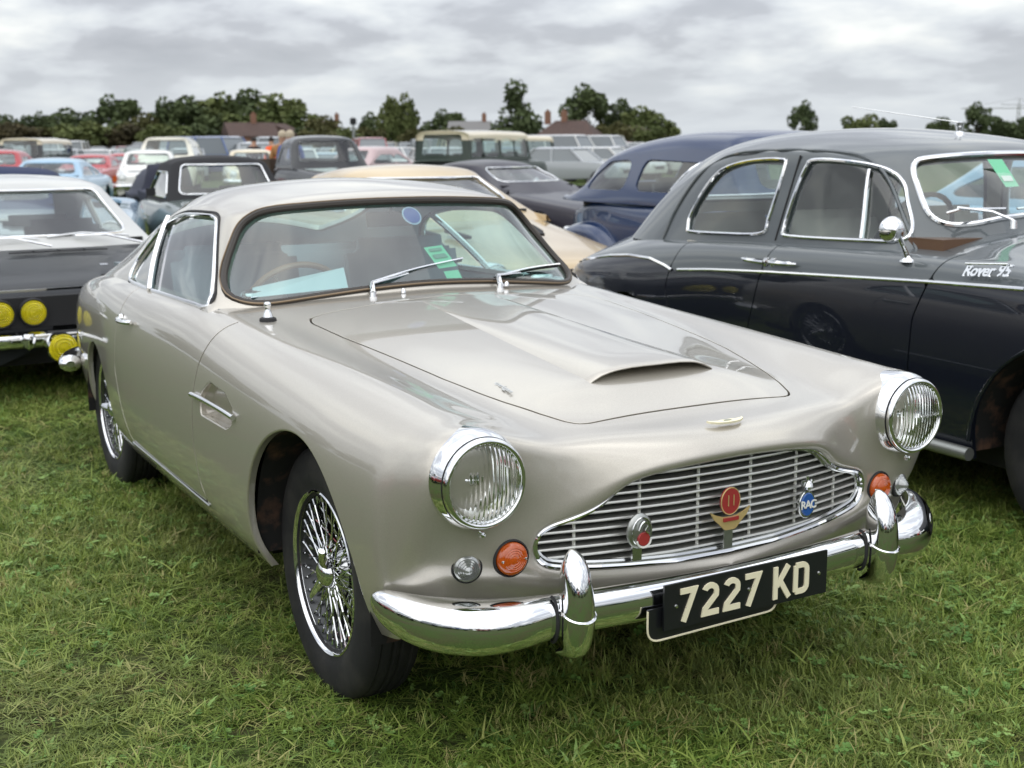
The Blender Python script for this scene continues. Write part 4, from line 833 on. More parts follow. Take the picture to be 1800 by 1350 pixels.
# ================================================================ the two-tone saloon beside it
ROV_TH = R(-3); rov = empty('saloon_car', (-.1006, 2.7329, 0), ROV_TH)
tag(rov, 'dark grey over black vintage four-door saloon with chrome window frames, parked at right', 'car')
GREY_P = paint('slate_grey_paint', (.085, .097, .102), 0., .4, 1., .06); NAVY_P = paint('blue_black_paint', (.008, .010, .017), 0., .3, 1., .03)
def rs(x, *yz): return [(x, y, z) for y, z in yz]
ROV_RIBS = [
 rs(1.42, (0, .78), (.1, .78), (.2, .77), (.3, .75), (.38, .73), (.43, .70), (.45, .62), (.45, .52), (.42, .42)),
 rs(1.34, (0, .96), (.2, .955), (.36, .94), (.5, .90), (.6, .86), (.67, .80), (.70, .68), (.70, .50), (.66, .36)),
 rs(1.05, (0, 1.03), (.24, 1.02), (.42, .985), (.56, .955), (.68, .93), (.76, .87), (.795, .74), (.80, .5), (.77, .32)),
 rs(.6, (0, 1.075), (.25, 1.065), (.44, 1.03), (.60, .99), (.72, .97), (.79, .92), (.825, .78), (.828, .5), (.80, .28)),
 rs(.15, (0, 1.10), (.25, 1.09), (.45, 1.055), (.62, 1.012), (.735, .99), (.80, .94), (.832, .79), (.832, .5), (.80, .26)),
 rs(-.3, (0, 1.10), (.25, 1.09), (.46, 1.06), (.63, 1.025), (.742, 1.0), (.805, .95), (.834, .80), (.834, .5), (.80, .25)),
 rs(-.8, (0, 1.06), (.25, 1.05), (.46, 1.035), (.64, 1.015), (.748, .995), (.808, .945), (.836, .80), (.834, .5), (.80, .25)),
 rs(-1.25, (0, 1.04), (.25, 1.035), (.46, 1.02), (.64, 1.0), (.748, .985), (.808, .935), (.836, .79), (.832, .5), (.80, .25)),
 rs(-1.7, (0, 1.03), (.25, 1.025), (.46, 1.01), (.64, .99), (.745, .968), (.803, .915), (.832, .775), (.828, .5), (.80, .25)),
 rs(-2.05, (0, 1.05), (.25, 1.04), (.46, 1.02), (.62, .985), (.735, .948), (.797, .895), (.835, .77), (.838, .52), (.81, .28)),
 rs(-2.4, (0, 1.045), (.25, 1.038), (.46, 1.02), (.61, .972), (.715, .925), (.785, .875), (.835, .765), (.845, .55), (.82, .30)),
 rs(-2.75, (0, .99), (.24, .983), (.44, .962), (.58, .915), (.685, .875), (.76, .835), (.812, .74), (.82, .55), (.79, .34)),
 rs(-3.05, (0, .905), (.22, .90), (.41, .882), (.545, .838), (.645, .80), (.72, .765), (.768, .69), (.772, .54), (.74, .38)),
 rs(-3.24, (0, .80), (.2, .795), (.36, .78), (.48, .75), (.57, .72), (.63, .69), (.665, .63), (.665, .53), (.63, .42)),
 rs(-3.32, (0, .64), (.12, .635), (.22, .63), (.3, .615), (.36, .6), (.40, .585), (.42, .56), (.42, .52), (.40, .47)),
]
RS_ = surf(ROV_RIBS, 12, 9); rx, ry, rz = RS_[0].T; ray_ = np.abs(ry)
STRIPX = np.array([(-3.25, .72), (-3.05, .765), (-2.87, .798), (-2.62, .833), (-2.39, .853), (-2.17, .852), (-2.03, .83), (-1.955, .811), (-1.90, .818), (-1.62, .841), (-1.21, .865), (-.80, .884), (-.24, .909), (.22, .922), (.8, .93), (1.3, .90)])
f_up = rz-np.interp(rx, STRIPX[:, 0], STRIPX[:, 1])
f_up = np.where((ray_ < .6) & (rz > .6), 1., f_up)
ra_f = np.where(ray_ > .4, .425-np.hypot(rx-.455, np.maximum(rz-.33, 0)), -BIG); ra_r = np.where(ray_ > .4, .36-np.hypot(rx+2.37, np.maximum(rz-.30, 0)), -BIG)
RGH = np.array([(-.40, 0), (-.42, .3), (-.50, .6), (-.6, .68), (-1.2, .70), (-1.9, .69), (-2.3, .63), (-2.55, .45), (-2.6, 0), (-2.55, -.45), (-2.3, -.63), (-1.9, -.69), (-1.2, -.70), (-.6, -.68), (-.5, -.6), (-.42, -.3)])
f_rd = np.where(rz > .94, sdf(np.c_[rx, ry], RGH), -BIG)
FDOOR = round_poly([(-.16, 1.10), (-.185, 1.01), (-.225, .91), (-.285, .76), (-.295, .55), (-.27, .30), (-1.33, .30), (-1.315, .60), (-1.275, .73), (-1.235, .88), (-1.19, 1.01), (-1.17, 1.1)], .05); RDOOR = round_poly([(-1.17, 1.1), (-1.19, 1.01), (-1.235, .88), (-1.275, .73), (-1.315, .60), (-1.33, .30), (-1.75, .30), (-1.93, .50), (-2.0, .72), (-1.975, .81), (-1.92, .95), (-1.9, 1.1)], .05)
side_m = ray_ > .66
f_fd = np.where(side_m, sdf(np.c_[rx, rz], FDOOR), -BIG); f_rdr = np.where(side_m, sdf(np.c_[rx, rz], RDOOR), -BIG)
arch_ = np.maximum(ra_f, ra_r); Gr = .0042
fb = np.stack([-arch_, -f_rd, -f_fd-Gr, -f_rdr-Gr]).min(0)
def two_tone(name, f, parent, foldit=True):
    parts = []
    for mi, fu in ((0, f_up), (1, -f_up)):
        g_, e_ = clip(RS_, np.minimum(f, fu))
        if len(g_[2]) == 0: continue
        V0 = g_[0]; keep = [(a, b) for a, b in e_ if abs(V0[a][2]-np.interp(V0[a][0], STRIPX[:, 0], STRIPX[:, 1])) > .002 or abs(V0[a][1]) < .6]
        g_ = fold(g_, keep, .0012, .016, 2); parts.append((g_, mi))
    S_, M_ = merge(parts); return surf_obj(name, S_, [GREY_P, NAVY_P], parent, M_)
two_tone('body', fb, rov)
RH_IN = mat('beige_trim', (.46, .44, .39), .8)
for sgn in (-1, 1):
    for nm, f_, hx in (('front_door', f_fd, (-1.16, -.99)), ('rear_door', f_rdr, (-1.21, -1.38))):
        d_ = two_tone(nm, np.where(np.sign(ry) == sgn, np.minimum(f_-Gr, -f_rd), -BIG), rov)
        hb = MB(); yh = sgn*.826; zh = np.interp(hx[0], [-1.4, -1.0], [.903, .917]); hb.lathe([(.022, 0), (.020, .012), (0, .016)] if sgn > 0 else [(0, -.016), (.020, -.012), (.022, 0)], 16, 'y', (hx[0], sgn*.815, zh))
        hb.tube(smooth_poly(np.array([(hx[0], yh+sgn*.012, zh), (hx[0]*.7+hx[1]*.3, yh+sgn*.022, zh+.002), (hx[0]*.3+hx[1]*.7, yh+sgn*.02, zh+.004), (hx[1], yh+sgn*.006, zh+.005)]), 4, False), [.011]*10+[.009, .007, .005], 8); hb.build('door_handle', CHROME, d_)
    sm = (np.sign(ry) == sgn) & (ray_ > .68) & (rz > .6)
    for seg in (STRIPX[1:8], STRIPX[8:14]):
        st = MB(); st.tube(contour(RS_, seg, [0, 2], sm, 60, .002, False), .0085, 8); st.build('waist_strip', CHROME, rov)
bk_, _ = clip([RS_[0]-RS_[1]*.017, RS_[1], RS_[2]], np.minimum(np.maximum(np.minimum(f_fd+.04, .04-f_fd), np.minimum(f_rdr+.04, .04-f_rdr)), np.minimum(-f_rd, -arch_-.02))); mesh('gap_shade_sheet', bk_[0], bk_[2], DARK, rov)  # black sheet behind the door gaps, coloured for their shade
for sgn in (-1, 1):
    q = MB(); q.tube([(x, sgn*.838, .283) for x in np.linspace(-1.95, .045, 6)], .026, 10); q.build('sill_moulding', mat('sill_grey', (.30, .31, .29), .3, .7), rov)
# greenhouse
ROV_GH = [
 [(-.20, 0, 1.02), (-.21, .26, 1.015), (-.25, .47, .99), (-.32, .60, .97), (-.36, .68, .95), (-.36, .72, .94), (-.36, .735, .94), (-.36, .745, .93)],
 [(-.28, 0, 1.105), (-.29, .25, 1.10), (-.33, .45, 1.075), (-.40, .58, 1.045), (-.44, .66, 1.02), (-.455, .70, 1.005), (-.46, .725, .995), (-.46, .738, .985)],
 [(-.36, 0, 1.20), (-.37, .24, 1.196), (-.41, .43, 1.18), (-.485, .555, 1.157), (-.535, .628, 1.13), (-.56, .665, 1.105), (-.57, .70, 1.04), (-.57, .738, .982)],
 [(-.47, 0, 1.305), (-.48, .23, 1.302), (-.52, .415, 1.288), (-.59, .535, 1.268), (-.65, .603, 1.243), (-.68, .64, 1.215), (-.69, .688, 1.09), (-.69, .738, .98)],
 [(-.60, 0, 1.40), (-.61, .22, 1.397), (-.64, .40, 1.382), (-.71, .51, 1.362), (-.78, .588, 1.335), (-.82, .628, 1.305), (-.83, .68, 1.14), (-.83, .738, .98)],
 [(-.75, 0, 1.457), (-.755, .22, 1.452), (-.78, .40, 1.433), (-.84, .515, 1.408), (-.91, .596, 1.378), (-.95, .633, 1.345), (-.96, .684, 1.16), (-.96, .738, .978)],
 rs(-1.08, (0, 1.498), (.22, 1.49), (.40, 1.466), (.525, 1.434), (.603, 1.40), (.638, 1.368), (.688, 1.18), (.738, .976)),
 rs(-1.35, (0, 1.512), (.22, 1.503), (.40, 1.478), (.53, 1.443), (.606, 1.408), (.64, 1.376), (.69, 1.185), (.738, .97)),
 rs(-1.65, (0, 1.508), (.22, 1.499), (.40, 1.473), (.53, 1.435), (.604, 1.396), (.638, 1.362), (.688, 1.175), (.735, .96)),
 rs(-1.95, (0, 1.487), (.22, 1.477), (.39, 1.448), (.515, 1.402), (.592, 1.348), (.63, 1.30), (.682, 1.13), (.73, .95)),
 rs(-2.2, (0, 1.442), (.21, 1.43), (.37, 1.396), (.49, 1.34), (.572, 1.265), (.615, 1.205), (.67, 1.08), (.72, .94)),
 rs(-2.42, (0, 1.36), (.2, 1.346), (.35, 1.31), (.46, 1.252), (.545, 1.175), (.595, 1.12), (.655, 1.02), (.705, .92)),
 rs(-2.58, (0, 1.235), (.2, 1.22), (.34, 1.185), (.44, 1.135), (.525, 1.075), (.58, 1.03), (.64, .96), (.69, .89)),
 rs(-2.68, (0, 1.07), (.19, 1.06), (.32, 1.04), (.42, 1.01), (.5, .975), (.56, .95), (.62, .91), (.67, .86)),
]
RG = surf(ROV_GH, 9, 9); ax_, ay_, az_ = RG[0].T; aay = np.abs(ay_)
R_WS_H = [(0, 1.150), (.3, 1.135), (.45, 1.112), (.53, 1.110), (.565, 1.14), (.56, 1.20), (.525, 1.30), (.492, 1.350), (.45, 1.370), (.3, 1.384), (0, 1.391)]
R_WS = smooth_poly(np.array(R_WS_H+[(-y, z) for y, z in R_WS_H[-2:0:-1]]), 4)
RWIN_P = smooth_poly(np.array([(-1.985, 1.02), (-1.985, 1.10), (-1.90, 1.232), (-1.79, 1.314), (-1.58, 1.358), (-1.34, 1.366), (-1.305, 1.33), (-1.34, 1.09), (-1.375, 1.025), (-1.7, 1.006), (-1.945, 1.002)]), 4)
FWIN_P = smooth_poly(np.array([(-1.215, 1.05), (-1.205, 1.167), (-1.165, 1.33), (-1.11, 1.366), (-.90, 1.358), (-.74, 1.328), (-.64, 1.272), (-.575, 1.19), (-.50, 1.085), (-.52, 1.043), (-.70, 1.034), (-1.17, 1.026)]), 4)
f_w = np.where(ax_ > -.74, sdf(np.c_[ay_, az_], R_WS), -BIG); f_f = np.where((aay > .5) & (ax_ < -.45), sdf(np.c_[ax_, az_], FWIN_P), -BIG); f_r2 = np.where((aay > .5) & (ax_ < -1), sdf(np.c_[ax_, az_], RWIN_P), -BIG)
R_RW = smooth_poly(np.array([(-.40, 1.15), (-.44, 1.22), (-.36, 1.33), (0, 1.36), (.36, 1.33), (.44, 1.22), (.40, 1.15), (0, 1.14)]), 4); f_rw2 = np.where(ax_ < -2.25, sdf(np.c_[ay_, az_], R_RW), -BIG)
g_, e_ = clip(RG, np.stack([-f_w, -f_f, -f_r2, -f_rw2, az_-.93]).min(0)); g_ = fold(g_, [(a, b) for a, b in e_ if g_[0][a][2] > .96], .004, .03, 2); surf_obj('roof', g_, GREY_P, rov)
li, _ = clip([RG[0]-RG[1]*.03, -RG[1], [f[::-1] for f in RG[2]]], np.stack([-f_w-.015, -f_f-.015, -f_r2-.015, -f_rw2-.015, az_-.96]).min(0)); surf_obj('headlining', li, RH_IN, rov)
pane('windscreen', RG, f_w+.004, GLASS, rov); pane('rear_window', RG, f_rw2+.004, GLASS, rov)
def flat_tube(name, pts, m, parent, r=.009, n=8): b = MB(); b.tube(pts, r, n, True); return b.build(name, m, parent)
flat_tube('windscreen_frame', contour(RG, R_WS, [1, 2], ax_ > -.74, 150, .002), CHROME, rov, .0125)
flat_tube('rear_window_frame', contour(RG, R_RW, [1, 2], ax_ < -2.25, 120, .002), CHROME, rov, .012)
GUT = np.array([(-2.2, .95), (-2.15, 1.109), (-2.03, 1.268), (-1.89, 1.352), (-1.7, 1.393), (-1.33, 1.408), (-.98, 1.395), (-.82, 1.362), (-.69, 1.277), (-.56, 1.14), (-.43, 1.0)])
for sgn in (-1, 1):
    mk = (np.sign(ay_) == sgn) & (aay > .48)
    pane('side_glass', RG, np.where(np.sign(ay_) == sgn, f_f+.004, -BIG), GLASS_DARK if False else GLASS, rov); pane('side_glass', RG, np.where(np.sign(ay_) == sgn, f_r2+.004, -BIG), GLASS, rov)
    flat_tube('window_frame', contour(RG, FWIN_P, [0, 2], mk, 130, .003), CHROME, rov, .0092); flat_tube('window_frame', contour(RG, RWIN_P, [0, 2], mk, 130, .003), CHROME, rov, .0092)
    vb = MB(); zs = np.linspace(1.04, 1.325, 8); vb.tube(contour(RG, np.c_[np.interp(zs, [1.04, 1.33], [-.72, -.80]), zs], [0, 2], mk, 8, .003, False), .011, 6); vb.build('quarter_light_bar', CHROME, rov)
    gu = MB(); gu.tube(contour(RG, smooth_poly(GUT, 4, False), [0, 2], mk & (aay > .52), 60, .003, False), .0085, 6); gu.build('rain_gutter', GREY_P, rov)
    bp_ = MB(); bp_.tube(contour(RG, np.array([(-1.262, 1.0), (-1.235, 1.2), (-1.215, 1.385)]), [0, 2], mk, 12, .0005, False), .005, 6); bp_.build('pillar_gap', BLACK, rov)
# interior
it = MB(); it.add([(-.3, -.75, .3), (-.3, .75, .3), (-2.5, .72, .3), (-2.5, -.72, .3), (-.3, -.73, .98), (-.3, .73, .98), (-2.5, .68, .9), (-2.5, -.68, .9)], [(0, 1, 2, 3), (0, 4, 5, 1), (2, 6, 7, 3)]); it.build('cabin_floor', CARPET, rov)
for sgn in (-1, 1): dc = MB(); dc.box((-1.2, sgn*.725, .66), (1.5, .03, .60)); dc.build('door_card', RH_IN, rov)
seats(rov, [(-1.15, -.34), (-1.15, .34)], RH_IN, .55, 1.13, .58); seats(rov, [(-2.0, -.32), (-2.0, .32)], RH_IN, .55, 1.08, .62); steer(rov, -.78, -.36, 1.03, .21)
da = MB(); da.box((-.45, 0, .98), (.30, 1.35, .16)); da.build('dashboard', mat('walnut', (.11, .055, .025), .35, 0, .3), rov)
# wipers, mirror, aerial, script, ticket
for y0 in (-.36, .20):
    b = MB(); b.lathe([(.016, -.02), (.013, .012), (0, .016)], 12, 'z', (-.24, y0, 1.118)); b.tube([(-.24, y0, 1.13), (-.30, y0-.06 if y0 < 0 else y0-.05, 1.165), (-.345, y0-.20, 1.182)], .0065, 6); wo = b.build('wiper', CHROME, rov)
    b = MB(); b.tube([(-.33, y0+.05, 1.172), (-.35, y0-.18, 1.176), (-.40, y0-.36, 1.165) if y0 > 0 else (-.40, y0-.20, 1.16)], .006, 6); b.build('wiper_blade', CHROME, wo)
mr = MB(); mr.lathe([(.034, -.004), (.032, .004), (.014, .012), (.010, .02)], 16, 'z', (-.375, -.785, .978)); mr.tube([(-.375, -.785, .985), (-.385, -.80, 1.03), (-.39, -.825, 1.075)], [.012, .009, .012], 8); mo_ = mr.build('door_mirror', CHROME, rov)
mh = MB(); mh.lathe([(.001, .026), (.018, .023), (.039, .012), (.050, -.006), (.053, -.016), (.051, -.020)], 28, 'x'); mhh = mh.build('mirror_head', CHROME, mo_); mhh.location = (-.40, -.845, 1.10); mhh.rotation_euler = (0, 0, R(-22))
ae = MB(); ae.lathe([(.026, -.01), (.022, .006), (.012, .012), (.012, .03), (.016, .034), (.016, .05), (0, .055)], 16, 'z', (-.87, -.02, 1.478)); aeo = ae.build('aerial_mount', CHROME, rov)
ar = MB(); ar.tube([(-.87, -.02, 1.528), (-1.30, -.27, 1.607)], [.0032, .0018], 6); ar.build('aerial_rod', CHROME2, aeo)
text_mesh('maker_script', 'Rover 95', .062, CHROME, rov, frame((.055, -.8235, .974), (1, -.02, .075), (-.03, .35, .95)), .003, .35, .95, .0013)
_b = MB(); _b.tube([(-.045, -.822, .995), (.155, -.826, 1.008)], .0035, 6); _b.build('script_bar', CHROME, rov)
tk = MB(); tk.add([(-.535, -.205, 1.368), (-.527, -.125, 1.368), (-.462, -.085, 1.255), (-.466, -.160, 1.253)], [(0, 1, 2, 3)]); tk.build('entry_ticket', STK_G, rov, False)
tk = MB(); tk.add([(-.488, -.170, 1.300), (-.484, -.115, 1.300), (-.472, -.108, 1.278), (-.476, -.162, 1.278)], [(0, 1, 2, 3)]); tk.build('ticket_print', WHITE_E, rov, False)
# wheels
for x in (.455, -2.37):
    for sgn in (-1, 1): plain_wheel(rov, x, sgn*.675, .345, .165, sgn, CHROME, mat('black_rim', (.02, .02, .022), .4))
for sgn in (-1, 1):
    for cx, cz, r_ in ((.455, .33, .43), (-2.37, .30, .365)):
        wl_ = MB(); ang = np.linspace(-.1, math.pi+.1, 18); A0 = [(cx+r_*math.cos(a), sgn*.81, cz+r_*math.sin(a)) for a in ang]; A1 = [(x, sgn*.48, z) for x, y, z in A0]; n = len(ang)
        wl_.add(A0+A1, [(i, i+1, i+1+n, i+n) for i in range(n-1)]); wl_.add(A1, [tuple(range(n))]); wl_.build('wheel_well', RUST, rov)
    lp_ = MB(); ang = np.linspace(0, math.pi, 24); lp_.tube([(.455+.428*math.cos(a), sgn*(.815 if 0 else .826), .33+.428*math.sin(a)) for a in ang], .010, 6); lp_.build('arch_lip', NAVY_P, rov)
un = MB(); un.box((-.9, 0, .24), (3.9, 1.2, .10)); un.build('underside', BLACK, rov)
for sgn in (-1, 1):
    tl = MB(); tl.lathe([(.055, 0), (.052, -.02), (.03, -.035), (0, -.04)], 20, 'x', (-3.20, sgn*.60, .70)); tl.build('tail_lamp', AMBER, rov)
rbm = MB(); rbm.tube(smooth_poly(np.array([(-2.95, -.83, .45), (-3.25, -.76, .45), (-3.40, -.5, .45), (-3.43, 0, .45), (-3.40, .5, .45), (-3.25, .76, .45), (-2.95, .83, .45)]), 4, False), .05, 10, flat=.7); rbm.build('rear_bumper', CHROME, rov)
for sgn in (-1, 1):
    hl2 = MB(); hl2.lathe([(.11, 0), (.105, .03), (.08, .045), (0, .055)], 24, 'x', (1.33, sgn*.56, .80)); hl2.build('headlamp', CHROME, rov)
fbm2 = MB(); fbm2.tube(smooth_poly(np.array([(1.15, -.82, .48), (1.40, -.74, .48), (1.5, -.4, .48), (1.52, 0, .48), (1.5, .4, .48), (1.40, .74, .48), (1.15, .82, .48)]), 4, False), .055, 10, flat=.7); fbm2.build('front_bumper', CHROME, rov)
# ================================================================ other cars: parametric builder
GLASS_FAR = mat('far_glass', (.10, .115, .12), .06, 0, 0, .03, .8)
HEADL = mat('lamp_lens', (.75, .77, .76), .08, .3, 1.); YEL = mat('yellow_lens', (1.0, .86, .03), .06, 0, 0, .03, .5, .55, 1.25); _flutes(YEL)
REDL = mat('red_lens', (.45, .015, .015), .2, 0, .8); SEATM = mat('seat_trim_dark', (.05, .05, .052), .7)
def car_stations(P):
    """default body stations (x, z centre, z shoulder, y shoulder, y max, z mid, z low) from a few lengths"""
    if 'st' in P: return P['st']
    f, r, w_, zb, zl = P['front'], P['rear'], P['w']/2, P['belt'], P.get('low', .24); xb, xd = P['ws0'], P['rw0']
    hf, hb, df, db = P['hood'][0], P['hood'][1], P['deck'][0], P['deck'][1]; t = P.get('taper', .92)
    sh = P.get('shoulder', .03)
    S_ = []
    for x, zc, k in ((f-.03, hf-.06, t*.97), (f-.15, hf, t), (f*.6+xb*.4, hf*.6+hb*.4, (t+1)/2), (xb+.08, hb, .985), (xb-.35, zb+.01, 1), ((xb+xd)/2, zb+.01, 1), (xd+.25, zb+.01, .995), (xd-.12, df, .98), ((xd+r)/2, (df+db)/2, .965), (r+.14, db, t), (r+.03, db-.07, t*.97)):
        S_.append((x, zc, zc-sh, w_*.84*k, w_*k, max(zc-.28, (zc+zl)/2), zl))
    return S_
def rib_of(s):
    x, zc, zs, ys, ym, zm, zl = s
    return [(x, 0, zc), (x, ys*.5, zc*.75+zs*.25), (x, ys, zs), (x, ys*.3+ym*.7, zs*.7+zm*.3), (x, ym, zm), (x, ym*.99, (zm+zl)/2), (x, ym*.93, zl)]
def make_car(name, label, P, loc, rz, res=6, group=None, cat='car', glass=None, wheels=True, interior=True):
    root = empty(name, loc, rz); tag(root, label, cat, group)
    st = car_stations(P); ribs = [rib_of(s) for s in st]
    def cap(rib, dx):
        c = np.mean(rib, 0); out_ = []
        for k_, d_ in ((.96, .55), (.80, .9), (.4, 1.0)): out_.append([(x+dx*d_, y*k_, (z-c[2])*k_+c[2]) for x, y, z in rib])
        return out_
    ribs = cap(ribs[0], P.get('nose', .05))[::-1]+ribs+cap(ribs[-1], -P.get('tail', .05))
    S_ = surf(ribs, res, max(4, res-1)); x_, y_, z_ = S_[0].T; a_ = np.abs(y_)
    bm_ = P['paint']; rm_ = P.get('roofpaint', bm_); wr = P.get('wr', .31); wy = P['w']/2-.16; wx = P['wheels']
    arch = np.full(len(x_), -BIG)
    for k_, cx in enumerate(wx):
        ar_ = P.get('arch', (wr+.05, wr+.05))[k_]
        if ar_ > 0: arch = np.maximum(arch, np.where(a_ > P['w']*.25, ar_-np.hypot(x_-cx, np.maximum(z_-wr, 0)), -BIG))
    xb, xh, xr, xd = P['ws0'], P['ws1'], P['rw1'], P['rw0']; zb, zr = P['belt'], P['roof']; yb, yr = P['yb'], P['yr']
    has_gh = P.get('gh', True)
    ghp = round_poly([(xb-.05, -yb*.86), (xb-.05, yb*.86), (xd+.05, yb*.86), (xd+.05, -yb*.86)], .15)
    deck = np.where(z_ > zb-.16, sdf(np.c_[x_, y_], ghp), -BIG)
    f_ = np.stack([-arch, -deck]).min(0)
    g_, e_ = clip(S_, f_); g_ = fold(g_, e_, .004, .03, 1)
    if P.get('lower'):       # second colour below a waist line
        zw = P['lower'][1]; parts = [(clip(g_, g_[0][:, 2]-zw)[0], 0), (clip(g_, zw-g_[0][:, 2])[0], 1)]; SM, MI = merge(parts); surf_obj('body', SM, [bm_, P['lower'][0]], root, MI)
    else: surf_obj('body', g_, bm_, root)
    gm = glass or GLASS
    ze = P.get('edge', .10); cr = P.get('crown', .03)
    if has_gh:
        bow = P.get('bow', .10)
        def front_rib(t, x0, x1, sgn):
            x = x0*(1-t)+x1*t; zc = (zb+cr)*(1-t)+(zr-.05)*t; yw = yb*(1-t)+yr*t; zrail = (zb+.005)*(1-t)+(zr-.05-ze*.7)*t; bw = bow*sgn
            xs = x-bw*1.3
            return [(x, 0, zc), (x-bw*.2, yw*.45, zc-.006), (x-bw*.7, yw*.80, zc-.02-.01*t), (x-bw*1.1, yw*.95, zrail+.012*t), (xs, yw, zrail-.02*t), (xs, (yw+yb)/2, (zrail+zb)/2), (xs, yb, zb-.01), (xs, yb+.005, zb-.08)]
        def roof_rib(x, z): return [(x, 0, z), (x, yr*.45, z-.012), (x, yr*.80, z-.035), (x, yr*.95, z-ze*.75), (x, yr, z-ze-.02), (x, (yr+yb)/2, (z-ze+zb)/2), (x, yb, zb-.01), (x, yb+.005, zb-.08)]
        n_r = 4; xa, xz = xh-bow*1.4-.06, xr+bow*1.2+.06; rp = P.get('peak', .45)
        ribs2 = [front_rib(t, xb, xh, 1) for t in (-.35, 0, .33, .67, 1)]
        for k_ in range(n_r):
            u = k_/(n_r-1); ribs2.append(roof_rib(xa+(xz-xa)*u, zr-.02*((u-rp)/.5)**2))
        if 'rear_ribs' in P:
            for x, z, k_ in P['rear_ribs']: ya, yc_ = yr*k_, yb*min(1, k_+.06); zl_ = max(z-.15, zb-.06); ribs2.append([(x, 0, z), (x, ya*.45, z-.02), (x, ya*.80, z-.06), (x, ya*.95, max(z-.11, zb-.05)), (x, ya, zl_), (x, (ya+yc_)/2, (zl_+zb)/2), (x, yc_, zb-.03), (x, yc_+.005, zb-.10)])
        else: ribs2 += [front_rib(t, xd, xr, -1) for t in (1, .67, .33, 0, -.35)]
        GS_ = surf(ribs2, max(3, res-1), max(4, res-1)); X_, Y_, Z_ = GS_[0].T; A_ = np.abs(Y_)
        wsP = P.get('wsP') or [(yb*.80, zb+cr+.04), (yr*.80, zr-.05-.055)]
        def wpoly(c): (y0, z0), (y1, z1) = c; return round_poly([(-y0, z0), (y0, z0), (y1, z1), (-y1, z1)], .05)
        fw = np.where(X_ > xh-.06, sdf(np.c_[Y_, Z_], wpoly(wsP)), -BIG)
        rwP = P.get('rwP') or [(yb*.74, zb+cr+.06), (yr*.72, zr-.05-.07)]
        fr_ = np.where(X_ < xr+.06, sdf(np.c_[Y_, Z_], wpoly(rwP)), -BIG) if P.get('rearglass', True) else np.full(len(X_), -BIG)
        bo = bow*1.3+.035; zt = zr-ze-.085; z0 = zb+.025
        A0, A1, D0, D1 = (xb-bo-.02, z0), (xh-bo-.02, zt), (xd+bo+.03, z0), (xr+bo+.03, zt)
        if 'sidewin' in P: polys = [np.array(q_) for q_ in P['sidewin']]
        else:
            cuts = P.get('pillars', []); edges_ = [(A0, A1)]+[((c, z0), (c+P.get('lean', -.03), zt)) for c in cuts]+[(D0, D1)]; polys = []
            for (p0, p1), (q0, q1) in zip(edges_[:-1], edges_[1:]): g2 = .03; polys.append(np.array([(p0[0]-g2, p0[1]), (p1[0]-g2, p1[1]), (q1[0]+g2, q1[1]), (q0[0]+g2, q0[1])]))
        polys = [round_poly(q_, P.get('wround', .035)) for q_ in polys]
        fs = [np.where((A_ > yr*.7) & (X_ < xb) & (X_ > xd), sdf(np.c_[X_, Z_], q_), -BIG) for q_ in polys]
        g_, e_ = clip(GS_, np.minimum(np.stack([-fw, -fr_]+[-q_ for q_ in fs]).min(0), Z_-(zb-.06))); g_ = fold(g_, [(a, b) for a, b in e_ if g_[0][a][2] > zb-.02], .003, .02, 1)
        if P.get('capz'):
            zc_ = P['capz']; SM, MI = merge([(clip(g_, g_[0][:, 2]-zc_)[0], 1), (clip(g_, zc_-g_[0][:, 2])[0], 0)]); surf_obj('roof', SM, [bm_, rm_], root, MI)
        else: surf_obj('roof', g_, rm_, root)
        pane('windscreen', GS_, fw+.004, gm, root)
        if P.get('rearglass', True): pane('rear_window', GS_, fr_+.004, gm, root)
        for q_ in fs:
            for sgn in (-1, 1): pane('side_window', GS_, np.where(np.sign(Y_) == sgn, q_+.004, -BIG), gm, root)
        fm = P.get('frames')
        if fm:
            flat_tube('windscreen_frame', contour(GS_, wpoly(wsP), [1, 2], X_ > xh-.06, 70, .002), fm, root, .010)
            for q_ in polys:
                for sgn in (-1, 1): flat_tube('window_frame', contour(GS_, q_, [0, 2], (np.sign(Y_) == sgn) & (A_ > yr*.7) & (X_ < xb+.02) & (X_ > xd-.02), 60, .002), fm, root, P.get('fr', .009))
    if wheels:
        for cx in wx:
            for sgn in (-1, 1): plain_wheel(root, cx, sgn*wy, wr, P.get('ww', .17), sgn, P.get('cap', CHROME), P.get('rim'), 24 if res < 6 else 32, res >= 6)
    u_ = MB(); u_.box(((P['front']+P['rear'])/2, 0, .27), (P['front']-P['rear']-.3, P['w']*.72, .12)); u_.build('underside', BLACK, root)
    if interior and has_gh:
        i_ = MB(); i_.box(((xb+xd)/2, 0, zb*.55), (xb-xd-.1, yb*1.7, .05)); i_.build('cabin_floor', CARPET, root)
        n_ = P.get('rows', 2); xs_ = np.linspace(xb-.95, xd+.55, n_) if n_ > 1 else [xb-1.0]
        seats(root, [(x, s*yb*.5) for x in xs_ for s in (-1, 1)], P.get('seat', SEATM), zb*.55, zb+.12, yb*.75)
        dd = MB(); dd.box((xb-.22, 0, zb-.03), (.25, yb*1.8, .12)); dd.build('dashboard', BLACK, root)
    # front end
    fx = P['front']; hl = P.get('lamps', [])
